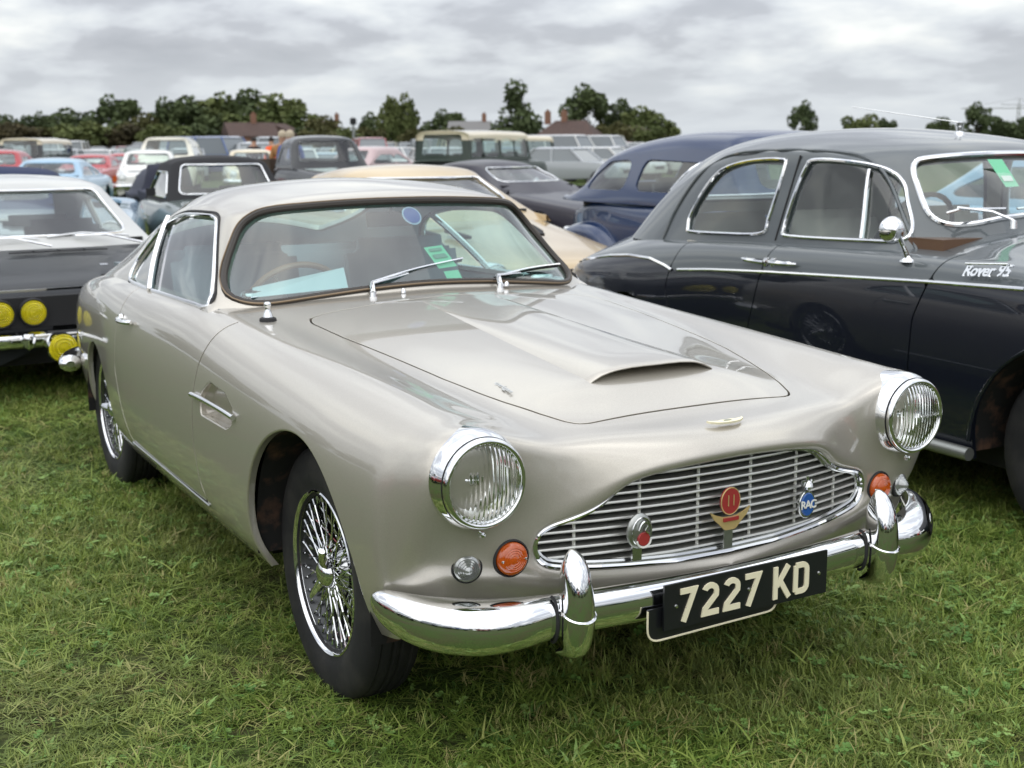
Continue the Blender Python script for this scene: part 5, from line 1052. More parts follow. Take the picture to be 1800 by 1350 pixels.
    for y, z, r_, m_ in hl:
        for sgn in (-1, 1):
            b = MB(); dx = P.get('lampx', .0); b.lathe([(r_*1.18, -.10), (r_*1.18, .0), (r_*1.08, .018), (r_, .014)], 24, 'x', (fx+dx, sgn*y, z)); o = b.build('headlamp', P.get('lamprim', CHROME), root)
            b = MB(); b.lathe([(r_, .012), (r_*.9, .020), (r_*.87, .016), (r_*.72, .026), (r_*.68, .022), (r_*.52, .030), (r_*.48, .026), (r_*.28, .033), (r_*.24, .030), (.001, .034)], 24, 'x', (fx+dx, sgn*y, z)); b.build('lens', m_, o); b = MB(); b.lathe([(r_, .008), (r_*.85, -.025), (r_*.5, -.05), (.001, -.06)], 24, 'x', (fx+dx, sgn*y, z)); b.build('reflector', REFLECTOR, o); b = MB(); b.lathe([(.001, -.008), (r_*.2, -.012), (r_*.22, -.04)], 12, 'x', (fx+dx, sgn*y, z)); b.build('bulb', CHROME2, o)
    for gspec in P.get('grille', []):
        y0, z0_, z1_, m_, bars = gspec; b = MB(); b.box((fx+.015, 0, (z0_+z1_)/2), (.06, y0*2, z1_-z0_)); go = b.build('grille', m_, root)
        for z in np.linspace(z0_, z1_, bars+2)[1:-1] if bars else []: b = MB(); b.box((fx+.05, 0, z), (.012, y0*1.96, .010)); b.build('grille_bar', CHROME, go)
    for (xq, zq, rq, hw) in P.get('bumpers', []):
        sg = 1 if xq > 0 else -1; b = MB(); b.tube(smooth_poly(np.array([(xq-sg*.35, -hw, zq), (xq-sg*.06, -hw*.93, zq), (xq, -hw*.5, zq), (xq+sg*.01, 0, zq), (xq, hw*.5, zq), (xq-sg*.06, hw*.93, zq), (xq-sg*.35, hw, zq)]), 3, False), rq, 8, flat=1.3); b.build('bumper', P.get('bumpm', CHROME), root)
    for y, z, wq, hq, m_, at in P.get('lights', []):
        for sgn in (-1, 1): b = MB(); b.box((at, sgn*y, z), (.06, wq, hq)); b.build('lamp', m_, root)
    if P.get('plate'):
        b = MB(); b.box((P['plate'][0], 0, P['plate'][1]), (.02, .50, .11)); b.build('number_plate', P['plate'][2], root, False)
    if P.get('strip'):
        zq = P['strip']
        for sgn in (-1, 1):
            xs = np.linspace(P['front']-.3, P['rear']+.3, 24); b = MB(); b.tube(contour(S_, np.c_[xs, np.full(24, zq)], [0, 2], (np.sign(y_) == sgn) & (a_ > P['w']*.36), 24, .004, False), .009, 6); b.build('side_strip', CHROME, root)
    return root
def at_px(px, d):
    """ground point seen at picture column px (of 1800) at depth d"""
    q = CAM+d*(FW+RT*((px-900)/FPX)); f2 = np.array([FW[0], FW[1]])/math.hypot(FW[0], FW[1]); dd = (q[:2]-CAM[:2])@f2
    return (float(CAM[0]+(q[0]-CAM[0])*d/dd), float(CAM[1]+(q[1]-CAM[1])*d/dd), 0.)
FACE = YAW+math.pi            # heading of something that faces the camera
CREAM = paint('cream_paint', (.62, .55, .40), 0, .4); TAN = paint('pale_gold_paint', (.52, .40, .235), .1, .4); WHITEP = paint('white_paint', (.70, .70, .67), 0, .4); REDP = paint('red_paint', (.36, .02, .025), 0, .35); LBLUE = paint('pale_blue_paint', (.27, .42, .55), 0, .4); DGREY = paint('charcoal_paint', (.020, .022, .025), 0, .5, .22, .2)
NAVY = paint('navy_paint', (.012, .030, .088), 0, .35, 1, .05); GOLD = paint('gold_paint', (.52, .38, .19), .35, .35); AUBER = paint('aubergine_paint', (.016, .013, .022), 0, .4, .5); SAGE = paint('sage_paint', (.13, .165, .155), .2, .4); BLK = paint('black_paint', (.010, .012, .015), 0, .35); CLOTH = mat('black_hood_cloth', (.018, .018, .02), .85); BLUECLOTH = mat('navy_hood_cloth', (.015, .025, .07), .85)
SILV = paint('silver_paint', (.42, .44, .46), .6, .35); DGREEN = paint('dark_green_paint', (.03, .045, .035), 0, .5, .6)

# A: charcoal coupe with pale roof and yellow lamps, nose towards the camera behind the champagne car's tail
pA = dict(front=1.05, rear=-3.2, w=1.66, belt=.80, low=.20, ws0=-.28, ws1=-.92, rw1=-1.9, rw0=-2.55, hood=(.675, .785), deck=(.82, .76), roof=1.255, yb=.73, yr=.60, wheels=(.28, -2.05), wr=.30, paint=DGREY, roofpaint=paint('pale_roof_paint', (.48, .48, .46), 0, .4), pillars=[-1.65], frames=CHROME, crown=.02,
 lamps=[(.60, .535, .070, YEL), (.425, .535, .070, YEL)], lamprim=BLACK, grille=[(.76, .45, .62, BLACK, 0)], bumpers=[(1.14, .385, .034, .84), (-3.25, .42, .05, .8)], lampx=.055, shoulder=.02, nose=.03, taper=.97, seat=SEATM)
_pa = np.array(at_px(206, 7.15)); _ha = FACE+R(33); carA = make_car('coupe_car', 'charcoal coupe with pale roof and yellow headlamps behind the champagne car', pA, tuple(_pa-1.15*np.array([math.cos(_ha), math.sin(_ha), 0])), _ha, 8)
for y in (-.30, .30):
    b = MB(); b.lathe([(.080, -.08), (.086, 0), (.080, .02)], 24, 'x', (1.26, y*1.05, .345)); fo = b.build('fog_lamp', CHROME, carA); b = MB(); b.lathe([(.080, .015), (.072, .024), (.069, .019), (.056, .031), (.052, .026), (.036, .036), (.032, .032), (.001, .04)], 24, 'x', (1.26, y*1.05, .345)); b.build('lens', YEL, fo); b = MB(); b.lathe([(.079, .01), (.065, -.03), (.001, -.06)], 24, 'x', (1.26, y*1.05, .345)); b.build('reflector', REFLECTOR, fo); b = MB(); b.lathe([(.001, .0), (.03, -.005), (.034, -.02)], 16, 'x', (1.26, y*1.05, .345)); b.tube([(1.255, y*1.05, .345), (1.262, y*1.05, .27)], .008, 6); b.build('bulb_shield', CHROME2, fo)
b = MB(); b.prism([tuple(p) for p in round_poly([(-.33, -.025), (.33, -.025), (.26, .028), (-.26, .028)], .02)], 0, .006, frame((-.03, 0, .783), (0, 1, 0), (-.99, 0, .10))); vs_ = b.build('bonnet_vent', BLACK, carA)
for y in (-.16, 0, .16): b = MB(); b.box((-.03, y, .791), (.06, .006, .006)); b.build('vent_rib', DGREY, vs_)
b = MB(); b.box((1.06, 0, .655), (.02, 1.5, .012)); b.build('bonnet_trim', CHROME, carA)
b = MB(); b.box((.66, .10, .742), (.045, .045, .006), (0, R(6), 0)); b.build('bonnet_badge', CHROME, carA)
for y0, s in ((-.42, 1), (.18, 1)):
    b = MB(); b.tube([(-.20, y0+.42, .805), (-.29, y0+.20, .862), (-.31, y0, .86)], .008, 6); wo = b.build('wiper', CHROME, carA); b = MB(); b.tube([(-.30, y0+.36, .850), (-.33, y0+.05, .878), (-.325, y0-.18, .858)], .007, 6); b.build('wiper_blade', CHROME2, wo)
for y in (-.48, .48): b = MB(); b.lathe([(0, .05), (.03, .045), (.04, .02), (.03, -.03), (0, -.05)], 12, 'z', (1.20, y, .385)); b.build('overrider', CHROME, carA)

# B: gold-cream coupe behind, nose to the right
pB = dict(front=1.0, rear=-3.6, w=1.72, belt=.93, low=.22, ws0=-.62, ws1=-1.25, rw1=-2.35, rw0=-3.0, hood=(.72, .90), deck=(.93, .86), roof=1.30, yb=.74, yr=.60, wheels=(.25, -2.45), wr=.32, paint=TAN, pillars=[-1.95], frames=CHROME, peak=.3, lamps=[(.62, .62, .085, HEADL), (.42, .62, .085, HEADL)], grille=[(.30, .50, .66, BLACK, 3)], bumpers=[(1.10, .48, .05, .86), (-3.68, .48, .05, .84)], strip=.62)
carB = make_car('coupe_car', 'cream gold coupe behind the champagne car, its bonnet pointing at the dark saloon', pB, (-4.75, 2.42, 0), R(-4), 7)
for x, y in ((.15, -.30), (-.1, -.42), (.15, .30), (-.1, .42)):
    b = MB(); b.box((x, y, .845+.0*x), (.26, .05, .02), (0, R(7), R(10) if y < 0 else R(-10))); b.build('bonnet_louvre', BLACK, carB)
# C: blue 1940s saloon
pC = dict(front=1.4, rear=-2.9, w=1.5, belt=1.05, low=.30, ws0=-.15, ws1=-.5, rw1=-1.9, rw0=-2.88, hood=(1.05, 1.10), deck=(1.02, .75), roof=1.55, yb=.70, yr=.58, wheels=(.95, -2.25), wr=.36, rear_ribs=[(-2.0, 1.495, 1.0), (-2.3, 1.425, .97), (-2.55, 1.31, .92), (-2.73, 1.16, .86), (-2.85, 1.02, .80), (-2.92, .92, .76)], paint=NAVY, ze=.14, edge=.15, bow=.14, pillars=[], st=None, arch=(0, 0),
 sidewin=[[(-.85, 1.09), (-.82, 1.31), (-1.66, 1.335), (-1.70, 1.09)], [(-1.84, 1.09), (-1.82, 1.335), (-2.18, 1.315), (-2.40, 1.20), (-2.43, 1.09)]], wround=.09, peak=.35, rwP=[(.42, 1.14), (.36, 1.32)], seat=SEATM, crown=.05)
pC['st'] = [(1.35, .85, .75, .20, .26, .6, .4), (1.0, 1.02, .95, .28, .40, .75, .4), (.3, 1.10, 1.02, .45, .62, .75, .35), (-.3, 1.08, 1.03, .62, .72, .8, .32), (-1.0, 1.06, 1.01, .64, .745, .8, .30), (-1.7, 1.05, .99, .63, .74, .76, .30), (-2.2, 1.05, 1.0, .62, .70, .74, .32), (-2.55, 1.03, .96, .57, .64, .68, .34), (-2.8, .98, .90, .50, .57, .62, .36), (-2.98, .80, .72, .40, .46, .54, .38)]
carC = make_car('saloon_car', 'navy blue rounded 1940s saloon with separate mudguards behind the dark saloon', pC, (-3.23, 4.43, 0), R(-2), 8)
for x0, r_ in ((-2.28, .56), (.95, .50)):
    for sgn in (-1, 1):
        rb_ = []
        for u in np.linspace(-.15, math.pi+.1, 12):
            cx, cz = x0+r_*1.12*math.cos(u), .30+r_*.92*math.sin(u); rb_.append([(cx, sgn*.50, cz-.02), (x0+r_*1.15*math.cos(u), sgn*.62, .30+r_*.96*math.sin(u)), (x0+r_*1.12*math.cos(u), sgn*.76, .30+r_*.93*math.sin(u)), (x0+r_*1.0*math.cos(u), sgn*.83, .30+r_*.82*math.sin(u)), (x0+r_*.85*math.cos(u), sgn*.835, .30+r_*.68*math.sin(u))])
        Pw = bsurf(np.array(rb_), 4, 5); Sw = grid_arrays(Pw)
        if Sw[1][len(Sw[1])//2][2] < 0: Sw = grid_arrays(Pw, True)
        surf_obj('mudguard', Sw, NAVY, carC)
# D: dark coupe further back
pD = dict(front=1.0, rear=-3.4, w=1.7, belt=.92, low=.22, ws0=-.45, ws1=-1.1, rw1=-2.0, rw0=-2.9, hood=(.72, .88), deck=(.92, .82), roof=1.27, yb=.72, yr=.58, wheels=(.2, -2.35), wr=.31, paint=AUBER, pillars=[-1.75], frames=CHROME, fr=.014, lamps=[(.6, .6, .08, HEADL)], bumpers=[(1.08, .45, .045, .84), (-3.46, .45, .045, .82)], strip=.36)
make_car('coupe_car', 'dark aubergine coupe with chrome window frames left of the navy saloon', pD, tuple(np.array(at_px(1000, 16.0))), R(14), 6)
# E: sage convertible with black hood
pE = dict(front=1.1, rear=-2.9, w=1.55, belt=.88, low=.22, ws0=-.35, ws1=-.72, rw1=-1.7, rw0=-2.0, hood=(.78, .90), deck=(.88, .78), roof=1.36, yb=.66, yr=.55, wheels=(.35, -2.0), wr=.32, paint=SAGE, roofpaint=CLOTH, frames=CHROME, pillars=[], crown=.02, bow=.05, lamps=[(.50, .68, .09, HEADL)], grille=[(.30, .42, .66, CHROME2, 4)], bumpers=[(1.2, .42, .05, .78)], rows=1, seat=SEATM, plate=(1.24, .42, WHITE_E), taper=.85)
_pe = at_px(430, 13.6); carE = make_car('convertible_car', 'sage green open sports car with raised black hood and chrome windscreen', pE, _pe, FACE+R(24), 6)
for sgn in (-1, 1): b = MB(); b.box((-.62, sgn*.80, .97), (.02, .10, .08)); b.build('door_mirror', BLACK, carE)
# F: black 1940s pickup
pF = dict(front=1.5, rear=-1.05, w=1.5, belt=1.12, low=.35, ws0=.15, ws1=-.12, rw1=-.85, rw0=-.95, hood=(1.02, 1.12), deck=(1.1, 1.05), roof=1.66, yb=.72, yr=.62, wheels=(1.0, -1.7), wr=.36, paint=BLK, edge=.14, pillars=[], bow=.06, lamps=[(.55, .85, .1, HEADL)], rows=1, arch=(.42, 0))
_pf = at_px(590, 23.); carF = make_car('pickup_truck', 'black rounded 1940s pickup truck with wooden load bed', pF, _pf, FACE+R(28), 6, None, 'truck')
b = MB()
for c, s in (((-1.85, 0, .72), (1.6, 1.5, .06)), ((-1.85, -.74, .98), (1.6, .05, .5)), ((-1.85, .74, .98), (1.6, .05, .5)), ((-2.63, 0, .98), (.05, 1.5, .5))): b.box(c, s)
b.build('load_bed', mat('bed_wood', (.05, .032, .022), .8), carF)
# G: white saloon
pG = dict(front=1.2, rear=-3.4, w=1.75, belt=.94, low=.24, ws0=-.35, ws1=-.85, rw1=-2.1, rw0=-2.6, hood=(.82, .93), deck=(.94, .88), roof=1.42, yb=.76, yr=.64, wheels=(.45, -2.3), wr=.32, paint=WHITEP, pillars=[-1.05, -1.75], frames=None, grille=[(.28, .55, .78, CHROME2, 0)], lamps=[(.62, .68, .10, HEADL)], lights=[(.80, .68, .10, .16, AMBER, 1.16)], bumpers=[(1.28, .48, .06, .88)], plate=(1.34, .48, WHITE_E))
make_car('saloon_car', 'white square-cut saloon with orange indicators beyond the sage open car', pG, at_px(283, 34.), FACE+R(14), 5)
# H: camper van, I and J: cream-roofed utility wagons
def van(name, label, P_, loc, rz, res=5, cat='van', group=None):
    D = dict(low=.35, wr=.34, crown=.02, bow=.05, edge=.10, hood=(.9, 1.0), deck=(1.0, .95), rows=2, arch=(.40, .40)); D.update(P_); return make_car(name, label, D, loc, rz, res, group, cat)
pH = dict(front=1.3, rear=-2.9, w=1.72, belt=1.18, ws0=1.05, ws1=.72, rw1=-2.75, rw0=-2.85, hood=(1.0, 1.1), deck=(1.15, 1.1), roof=1.80, yb=.82, yr=.70, wheels=(.75, -1.7), paint=CREAM, pillars=[.2, -.6, -1.4, -2.1], edge=.22)
PALE = paint('ivory_paint', (.70, .68, .58), 0, .45)
pH['paint'] = PALE; van('camper_van', 'rounded ivory camper van with wide windows in the left background', pH, at_px(320, 39.), FACE+R(10))
pI = dict(front=1.4, rear=-3.0, w=1.66, belt=1.16, ws0=.35, ws1=.20, rw1=-2.93, rw0=-2.98, hood=(1.08, 1.12), deck=(1.1, 1.05), roof=1.86, yb=.80, yr=.76, wheels=(.8, -1.95), wr=.38, paint=DGREEN, roofpaint=CREAM, capz=1.60, pillars=[-.55, -1.35, -2.2], bow=.03, edge=.13, lamps=[(.3, .95, .09, HEADL)], bumpers=[(1.5, .55, .05, .8)], taper=.97)
van('utility_wagon', 'dark green boxy off-road wagon with cream roof, right of the tall bushy trees', pI, at_px(880, 34.), FACE+R(152), 5, 'off-road car')
pI2 = dict(pI); pI2['pillars'] = [-1.0]; van('utility_wagon', 'second cream-roofed off-road wagon half hidden behind the dark green one', pI2, at_px(940, 48.), FACE+R(140), 4, 'off-road car')
pI3 = dict(pI); pI3['paint'] = BLK; van('utility_wagon', 'black off-road wagon with cream roof facing the camera at far left', pI3, at_px(72, 46.), FACE, 4, 'off-road car')
# K: red cars, blue cars at left
pK = dict(front=1.1, rear=-3.4, w=1.74, belt=.92, low=.24, ws0=-.50, ws1=-1.05, rw1=-2.1, rw0=-2.7, hood=(.82, .92), deck=(.92, .86), roof=1.30, yb=.74, yr=.60, wheels=(.3, -2.4), wr=.32, paint=REDP, pillars=[-1.8], frames=None, grille=[(.56, .58, .76, BLACK, 0)], lamps=[(.72, .68, .085, HEADL)], bumpers=[(1.18, .46, .045, .88)], plate=(1.24, .46, WHITE_E))
make_car('muscle_car', 'red muscle car with wide black grille facing the camera at left', pK, at_px(168, 37.), FACE+R(5), 5)
make_car('muscle_car', 'second red car tucked behind the red muscle car', pK, at_px(228, 45.), FACE+R(5), 4)
pK2 = dict(pK); pK2['paint'] = LBLUE; pK2['roof'] = 1.27; pK2['lamps'] = [(.62, .66, .10, HEADL)]; pK2['bumpers'] = [(1.18, .44, .045, .86)]; pK2['belt'] = .88; pK2['plate'] = None; pK2['grille'] = []
make_car('sports_car', 'pale blue low car with windscreen facing the camera, left of the red muscle car', pK2, at_px(92, 25.0), FACE+R(6), 5)
pK5 = dict(pK2); pK5['gh'] = False; pK5['hood'] = (.84, .90); pK5['lamps'] = [(.60, .72, .11, HEADL)]; make_car('sports_car', 'pale blue open sports car seen through the charcoal coupe windscreen', pK5, at_px(98, 11.3), FACE+R(16), 6)
pK3 = dict(pK); pK3['paint'] = REDP; pK3['roof'] = 1.45; pK3['belt'] = 1.0; pK3['grille'] = []
make_car('saloon_car', 'dark red saloon at the left edge of the picture', pK3, at_px(2, 30.), FACE+R(8), 5)
pK4 = dict(pK); pK4['paint'] = SILV; pK4['roofpaint'] = BLUECLOTH; pK4['roof'] = 1.28; pK4['grille'] = []
make_car('convertible_car', 'car with dark blue fabric hood just behind the charcoal coupe, at left edge', pK4, at_px(-25, 10.6), FACE+R(15), 5)
pL = dict(pG); pL['paint'] = CREAM; pL['lights'] = []
make_car('saloon_car', 'cream saloon between the sage open car and the black pickup', pL, at_px(462, 38.), FACE+R(14), 5)
pM = dict(front=1.6, rear=-2.6, w=1.7, belt=.98, low=.28, ws0=.1, ws1=-.4, rw1=-1.7, rw0=-2.3, hood=(.86, .98), deck=(.98, .86), roof=1.48, yb=.76, yr=.62, wheels=(.9, -1.7), wr=.33, paint=LBLUE, pillars=[-.85], edge=.14, bow=.1, lamps=[(.62, .78, .11, HEADL)], lampx=-.05, grille=[(.4, .45, .62, CHROME, 3)], bumpers=[(1.75, .45, .05, .84)], wround=.07, arch=(.38, .34))
make_car('saloon_car', 'pale blue saloon seen through the side windows of the dark saloon', pM, (-2.3, 5.9+1.4, 0), R(2), 5)
pM2 = dict(pM); pM2['paint'] = REDP
make_car('saloon_car', 'red rounded saloon seen through the windscreen of the dark saloon', pM2, (1.0, 7.0, 0), R(-175), 6)
pM3 = dict(pM); pM3['paint'] = paint('rose_paint', (.45, .33, .33), 0, .4)
make_car('saloon_car', 'pale pink saloon in the middle distance right of the pickup', pM3, at_px(700, 36.), FACE+R(150), 4)
# ================================================================ field, trees, houses, far rows of cars, people
GRASSG = mat('turf_soil', (.07, .095, .025), .95, 0, 0, .03, .2)
def _turf(m):
    tcn = N(m, 'ShaderNodeTexCoord'); n1_ = N(m, 'ShaderNodeTexNoise'); n1_.inputs['Scale'].default_value = 1.3; n1_.inputs['Detail'].default_value = 8; n1_.inputs['Roughness'].default_value = .65; L(m, tcn.outputs['Object'], n1_.inputs['Vector'])
    n2_ = N(m, 'ShaderNodeTexNoise'); n2_.inputs['Scale'].default_value = 45; n2_.inputs['Detail'].default_value = 6; L(m, tcn.outputs['Object'], n2_.inputs['Vector'])
    ra = N(m, 'ShaderNodeValToRGB'); ra.color_ramp.elements[0].position = .36; ra.color_ramp.elements[0].color = (.075, .068, .03, 1); ra.color_ramp.elements[1].position = .56; ra.color_ramp.elements[1].color = (.058, .095, .020, 1); L(m, n1_.outputs[0], ra.inputs[0])
    rb2 = N(m, 'ShaderNodeValToRGB'); rb2.color_ramp.elements[0].position = .35; rb2.color_ramp.elements[0].color = (.5, .5, .5, 1); rb2.color_ramp.elements[1].position = .7; rb2.color_ramp.elements[1].color = (1.25, 1.25, 1.2, 1); L(m, n2_.outputs[0], rb2.inputs[0])
    mx_ = N(m, 'ShaderNodeMix', data_type='RGBA', blend_type='MULTIPLY'); mx_.inputs[0].default_value = 1; L(m, ra.outputs[0], mx_.inputs[6]); L(m, rb2.outputs[0], mx_.inputs[7]); L(m, mx_.outputs[2], bsdf(m).inputs['Base Color'])
    bp = N(m, 'ShaderNodeBump'); bp.inputs['Strength'].default_value = .8; bp.inputs['Distance'].default_value = .03; L(m, n2_.outputs[0], bp.inputs['Height']); L(m, bp.outputs[0], bsdf(m).inputs['Normal'])
_turf(GRASSG)
gb = MB(); gb.add([(-1500, -1500, 0), (1500, -1500, 0), (1500, 1500, 0), (-1500, 1500, 0)], [(0, 1, 2, 3)]); tag(gb.build('ground', GRASSG, None, False), kind='structure')

# ---- trees: trunk and limbs plus crowns of many leaf clumps
BARK = mat('bark', (.05, .04, .03), .9)
def leaf_mat(name, c1, c2):
    m = mat(name, c1, .7, 0, 0, .03, .15); oi = N(m, 'ShaderNodeTexCoord'); nz = N(m, 'ShaderNodeTexNoise'); nz.inputs['Scale'].default_value = .9; nz.inputs['Detail'].default_value = 6; L(m, oi.outputs['Object'], nz.inputs['Vector'])
    rp = N(m, 'ShaderNodeValToRGB'); rp.color_ramp.elements[0].position = .35; rp.color_ramp.elements[1].position = .66; rp.color_ramp.elements[0].color = (*c1, 1); rp.color_ramp.elements[1].color = (*c2, 1); L(m, nz.outputs[0], rp.inputs[0]); L(m, rp.outputs[0], bsdf(m).inputs['Base Color']); return m
LEAF_D = leaf_mat('dark_leaves', (.044, .062, .028), (.110, .138, .060)); LEAF_M = leaf_mat('mid_leaves', (.066, .088, .030), (.165, .185, .07)); LEAF_O = leaf_mat('olive_leaves', (.055, .058, .022), (.115, .110, .045)); LEAF_B = leaf_mat('russet_hedge', (.042, .036, .020), (.090, .075, .036))
def crown_mesh(seed, shape, n_cl=46, per=46, leaf=.075):
    """unit crown: x,y within +-.5, z 0..1; clumps of small leaf faces on uneven boughs"""
    g = np.random.default_rng(seed); V_ = []; F_ = []
    cl = []
    while len(cl) < n_cl:
        p = g.uniform(-1, 1, 3)
        if shape == 'round': ok = p@p < 1 and p@p > .18
        elif shape == 'poplar': ok = (p[0]**2+p[1]**2)**.5 < .85*(1-((p[2]+.25)/1.25)**2)**.5 if abs((p[2]+.25)/1.25) < 1 else False
        elif shape == 'cone': ok = (p[0]**2+p[1]**2)**.5 < (1-p[2])/2*.95+.08
        else: ok = abs(p[2]) < .9*(1-.35*(p[0]**2+p[1]**2)) and p[0]**2+p[1]**2 < 1
        if ok: cl.append((p[0]*.40, p[1]*.40, .54+p[2]*.40, g.uniform(.09, .17)))
    for cx, cy, cz, r_ in cl:
        k_ = int(per*(r_/.11)**2); d_ = g.normal(size=(k_, 3)); d_ /= np.linalg.norm(d_, axis=1)[:, None]; rad = r_*g.uniform(.45, 1.05, k_)**.5; c = np.c_[cx+d_[:, 0]*rad, cy+d_[:, 1]*rad, cz+d_[:, 2]*rad*.8]
        for p in c:
            u = g.normal(size=3); u /= np.linalg.norm(u); v = np.cross(u, g.normal(size=3)); v /= np.linalg.norm(v); s_ = leaf*g.uniform(.5, 1.15); b0 = len(V_)
            V_ += [tuple(p-u*s_*.5-v*s_*.28), tuple(p+u*s_*.1-v*s_*.42), tuple(p+u*s_*.62), tuple(p-u*s_*.05+v*s_*.45)]; F_.append((b0, b0+1, b0+2, b0+3))
    me_ = bpy.data.meshes.new('crown'); me_.from_pydata(V_, [], F_); me_.update(); return me_
def trunk_mesh(seed):
    g = np.random.default_rng(seed); b = MB(); b.tube([(0, 0, 0), (.01, 0, .15), (-.01, .01, .35), (0, 0, .62)], [.045, .035, .028, .012], 7)
    for _ in range(6):
        a = g.uniform(0, 6.28); z = g.uniform(.22, .5); b.tube([(0, 0, z), (.16*math.cos(a), .16*math.sin(a), z+.13), (.30*math.cos(a), .30*math.sin(a), z+.24)], [.018, .011, .004], 5)
    me_ = bpy.data.meshes.new('trunk'); me_.from_pydata(b.V, [], b.F); me_.materials.append(BARK); return me_
CROWNS = {k: [crown_mesh(10*i+j, k, n_) for j in range(2)] for i, (k, n_) in enumerate((('round', 46), ('poplar', 44), ('cone', 44), ('low', 50)))}; TRUNK = [trunk_mesh(i) for i in range(2)]
def tree(label, px, top, wpx, d, shape='round', m=LEAF_D, name='tree', group='trees beyond the field', i=[0]):
    i[0] += 1; x, y, _ = at_px(px, d); h = 1.43+(258-top)*d/FPX+.3; wd = wpx*d/FPX; root = empty(name, (x, y, 0), random.uniform(0, 6.28)); tag(root, label, 'hedge' if name == 'hedge' else ('bush' if name == 'bush' else 'tree'), group)
    t = link('trunk', TRUNK[i[0] % 2], None, root); t.scale = (h*.5, h*.5, h*.9)
    me_ = CROWNS[shape][i[0] % 2]; c = bpy.data.objects.new('crown', me_); COL.objects.link(c); c.parent = root; c.scale = (wd*(1.45 if px < 600 else (1.28 if px < 1200 else 1.0)),)*2+(h*1.05,)
    if len(me_.materials) == 0: me_.materials.append(LEAF_D)
    c.material_slots[0].link = 'OBJECT'; c.material_slots[0].material = m
    return root
LMK = [(40, 'below the flat-topped tree'), (110, 'below the left hedge'), (170, 'beyond the red muscle car'), (245, 'below the tall domed tree'), (320, 'behind the camper van'), (380, 'right of the camper van'), (430, 'left of the steep-roofed house'), (500, 'in front of the steep-roofed house'), (560, 'behind the pickup load bed'), (620, 'behind the pickup cab'), (665, 'right of the lamp post'), (715, 'below the poplar pair'), (770, 'left of the off-road wagon'), (850, 'behind the off-road wagon'), (930, 'below the conical tree'), (985, 'left of the hipped house'), (1040, 'in front of the hipped house'), (1100, 'right of the hipped house'), (1250, 'beside the navy saloon roof')]
T_ = [('dark round tree cut by the left edge of the picture', 2, 186, 60, 200, 'round', LEAF_D), ('dark flat-topped tree above the left hedge', 62, 199, 60, 205, 'low', LEAF_D), ('short dark tree right of the flat-topped one', 108, 203, 46, 210, 'round', LEAF_D), ('dark bushy tree above the red muscle car', 148, 198, 66, 206, 'round', LEAF_D),
 ('tall domed dark tree left of the wood', 230, 178, 84, 205, 'round', LEAF_D), ('olive tree between the domed tree and the wood', 283, 206, 52, 195, 'round', LEAF_O), ('dark tree at the left end of the wood', 318, 182, 62, 210, 'round', LEAF_D), ('wide dark tree of the wood above the camper van', 362, 180, 84, 214, 'round', LEAF_D), ('tree of the wood right of the camper van', 408, 175, 84, 216, 'round', LEAF_M), ('highest tree of the wood', 456, 170, 92, 218, 'round', LEAF_D), ('tree sloping down on the right of the wood', 505, 178, 84, 214, 'round', LEAF_M), ('lower green tree near the right end of the wood', 545, 197, 76, 208, 'round', LEAF_M), ('last low tree of the wood, right end', 588, 212, 60, 200, 'round', LEAF_O),
 ('small dark tree right of the lamp post', 664, 206, 36, 230, 'round', LEAF_D), ('bushy upright tree, left stem of the poplar pair', 694, 178, 46, 190, 'poplar', LEAF_M), ('upright tree, right stem of the poplar pair', 724, 176, 46, 192, 'poplar', LEAF_M), ('low round tree right of the poplars', 790, 203, 74, 230, 'round', LEAF_D), ('dense conical dark tree in the centre of the skyline', 912, 160, 96, 180, 'cone', LEAF_D), ('tall open-crowned tree behind the tiled house', 1028, 165, 84, 220, 'round', LEAF_D), ('tall narrow tree right of the open-crowned one', 1090, 188, 52, 222, 'round', LEAF_D), ('green tree sloping to the navy saloon roof', 1118, 200, 66, 216, 'round', LEAF_M), ('low tree just above the navy saloon roof', 1155, 212, 56, 212, 'round', LEAF_M),
 ('small lone tree above the dark saloon roof', 1395, 192, 58, 240, 'round', LEAF_D), ('flat low tree right of the lone tree', 1492, 207, 66, 260, 'low', LEAF_M), ('low far bush beside the flat tree', 1535, 217, 44, 262, 'low', LEAF_D), ('far bush at the left end of the right skyline', 1630, 213, 52, 250, 'low', LEAF_D), ('round tree behind the aerial', 1690, 196, 56, 250, 'round', LEAF_D), ('low far tree below the crane', 1740, 212, 80, 255, 'low', LEAF_D), ('far dark tree at the right edge of the picture', 1790, 209, 74, 255, 'low', LEAF_D)]
for lb, px, tp, wp, d, sh, m_ in T_: tree(lb, px, tp, wp, d, sh, m_)
for k, (px, tp, wp, m_) in enumerate(((15, 219, 74, LEAF_B), (66, 217, 74, LEAF_B), (118, 222, 70, LEAF_O), (170, 216, 74, LEAF_M), (220, 216, 70, LEAF_B), (268, 217, 74, LEAF_O), (318, 219, 70, LEAF_M), (368, 221, 70, LEAF_D), (530, 224, 70, LEAF_D), (575, 228, 60, LEAF_O), (618, 226, 60, LEAF_M), (660, 228, 56, LEAF_O), (745, 230, 60, LEAF_O), (800, 228, 60, LEAF_O), (855, 230, 60, LEAF_M), (1075, 222, 60, LEAF_O), (1130, 226, 60, LEAF_M))):
    tree(f"{ {LEAF_B: 'russet', LEAF_O: 'olive', LEAF_M: 'green', LEAF_D: 'dark'}[m_]} bush of the far hedge, {next(n_ for p_, n_ in LMK if px < p_ or p_ == 1250)}", px, tp, wp, 168+(k % 3)*5, 'low', m_, 'bush', 'bushes of the far hedge')
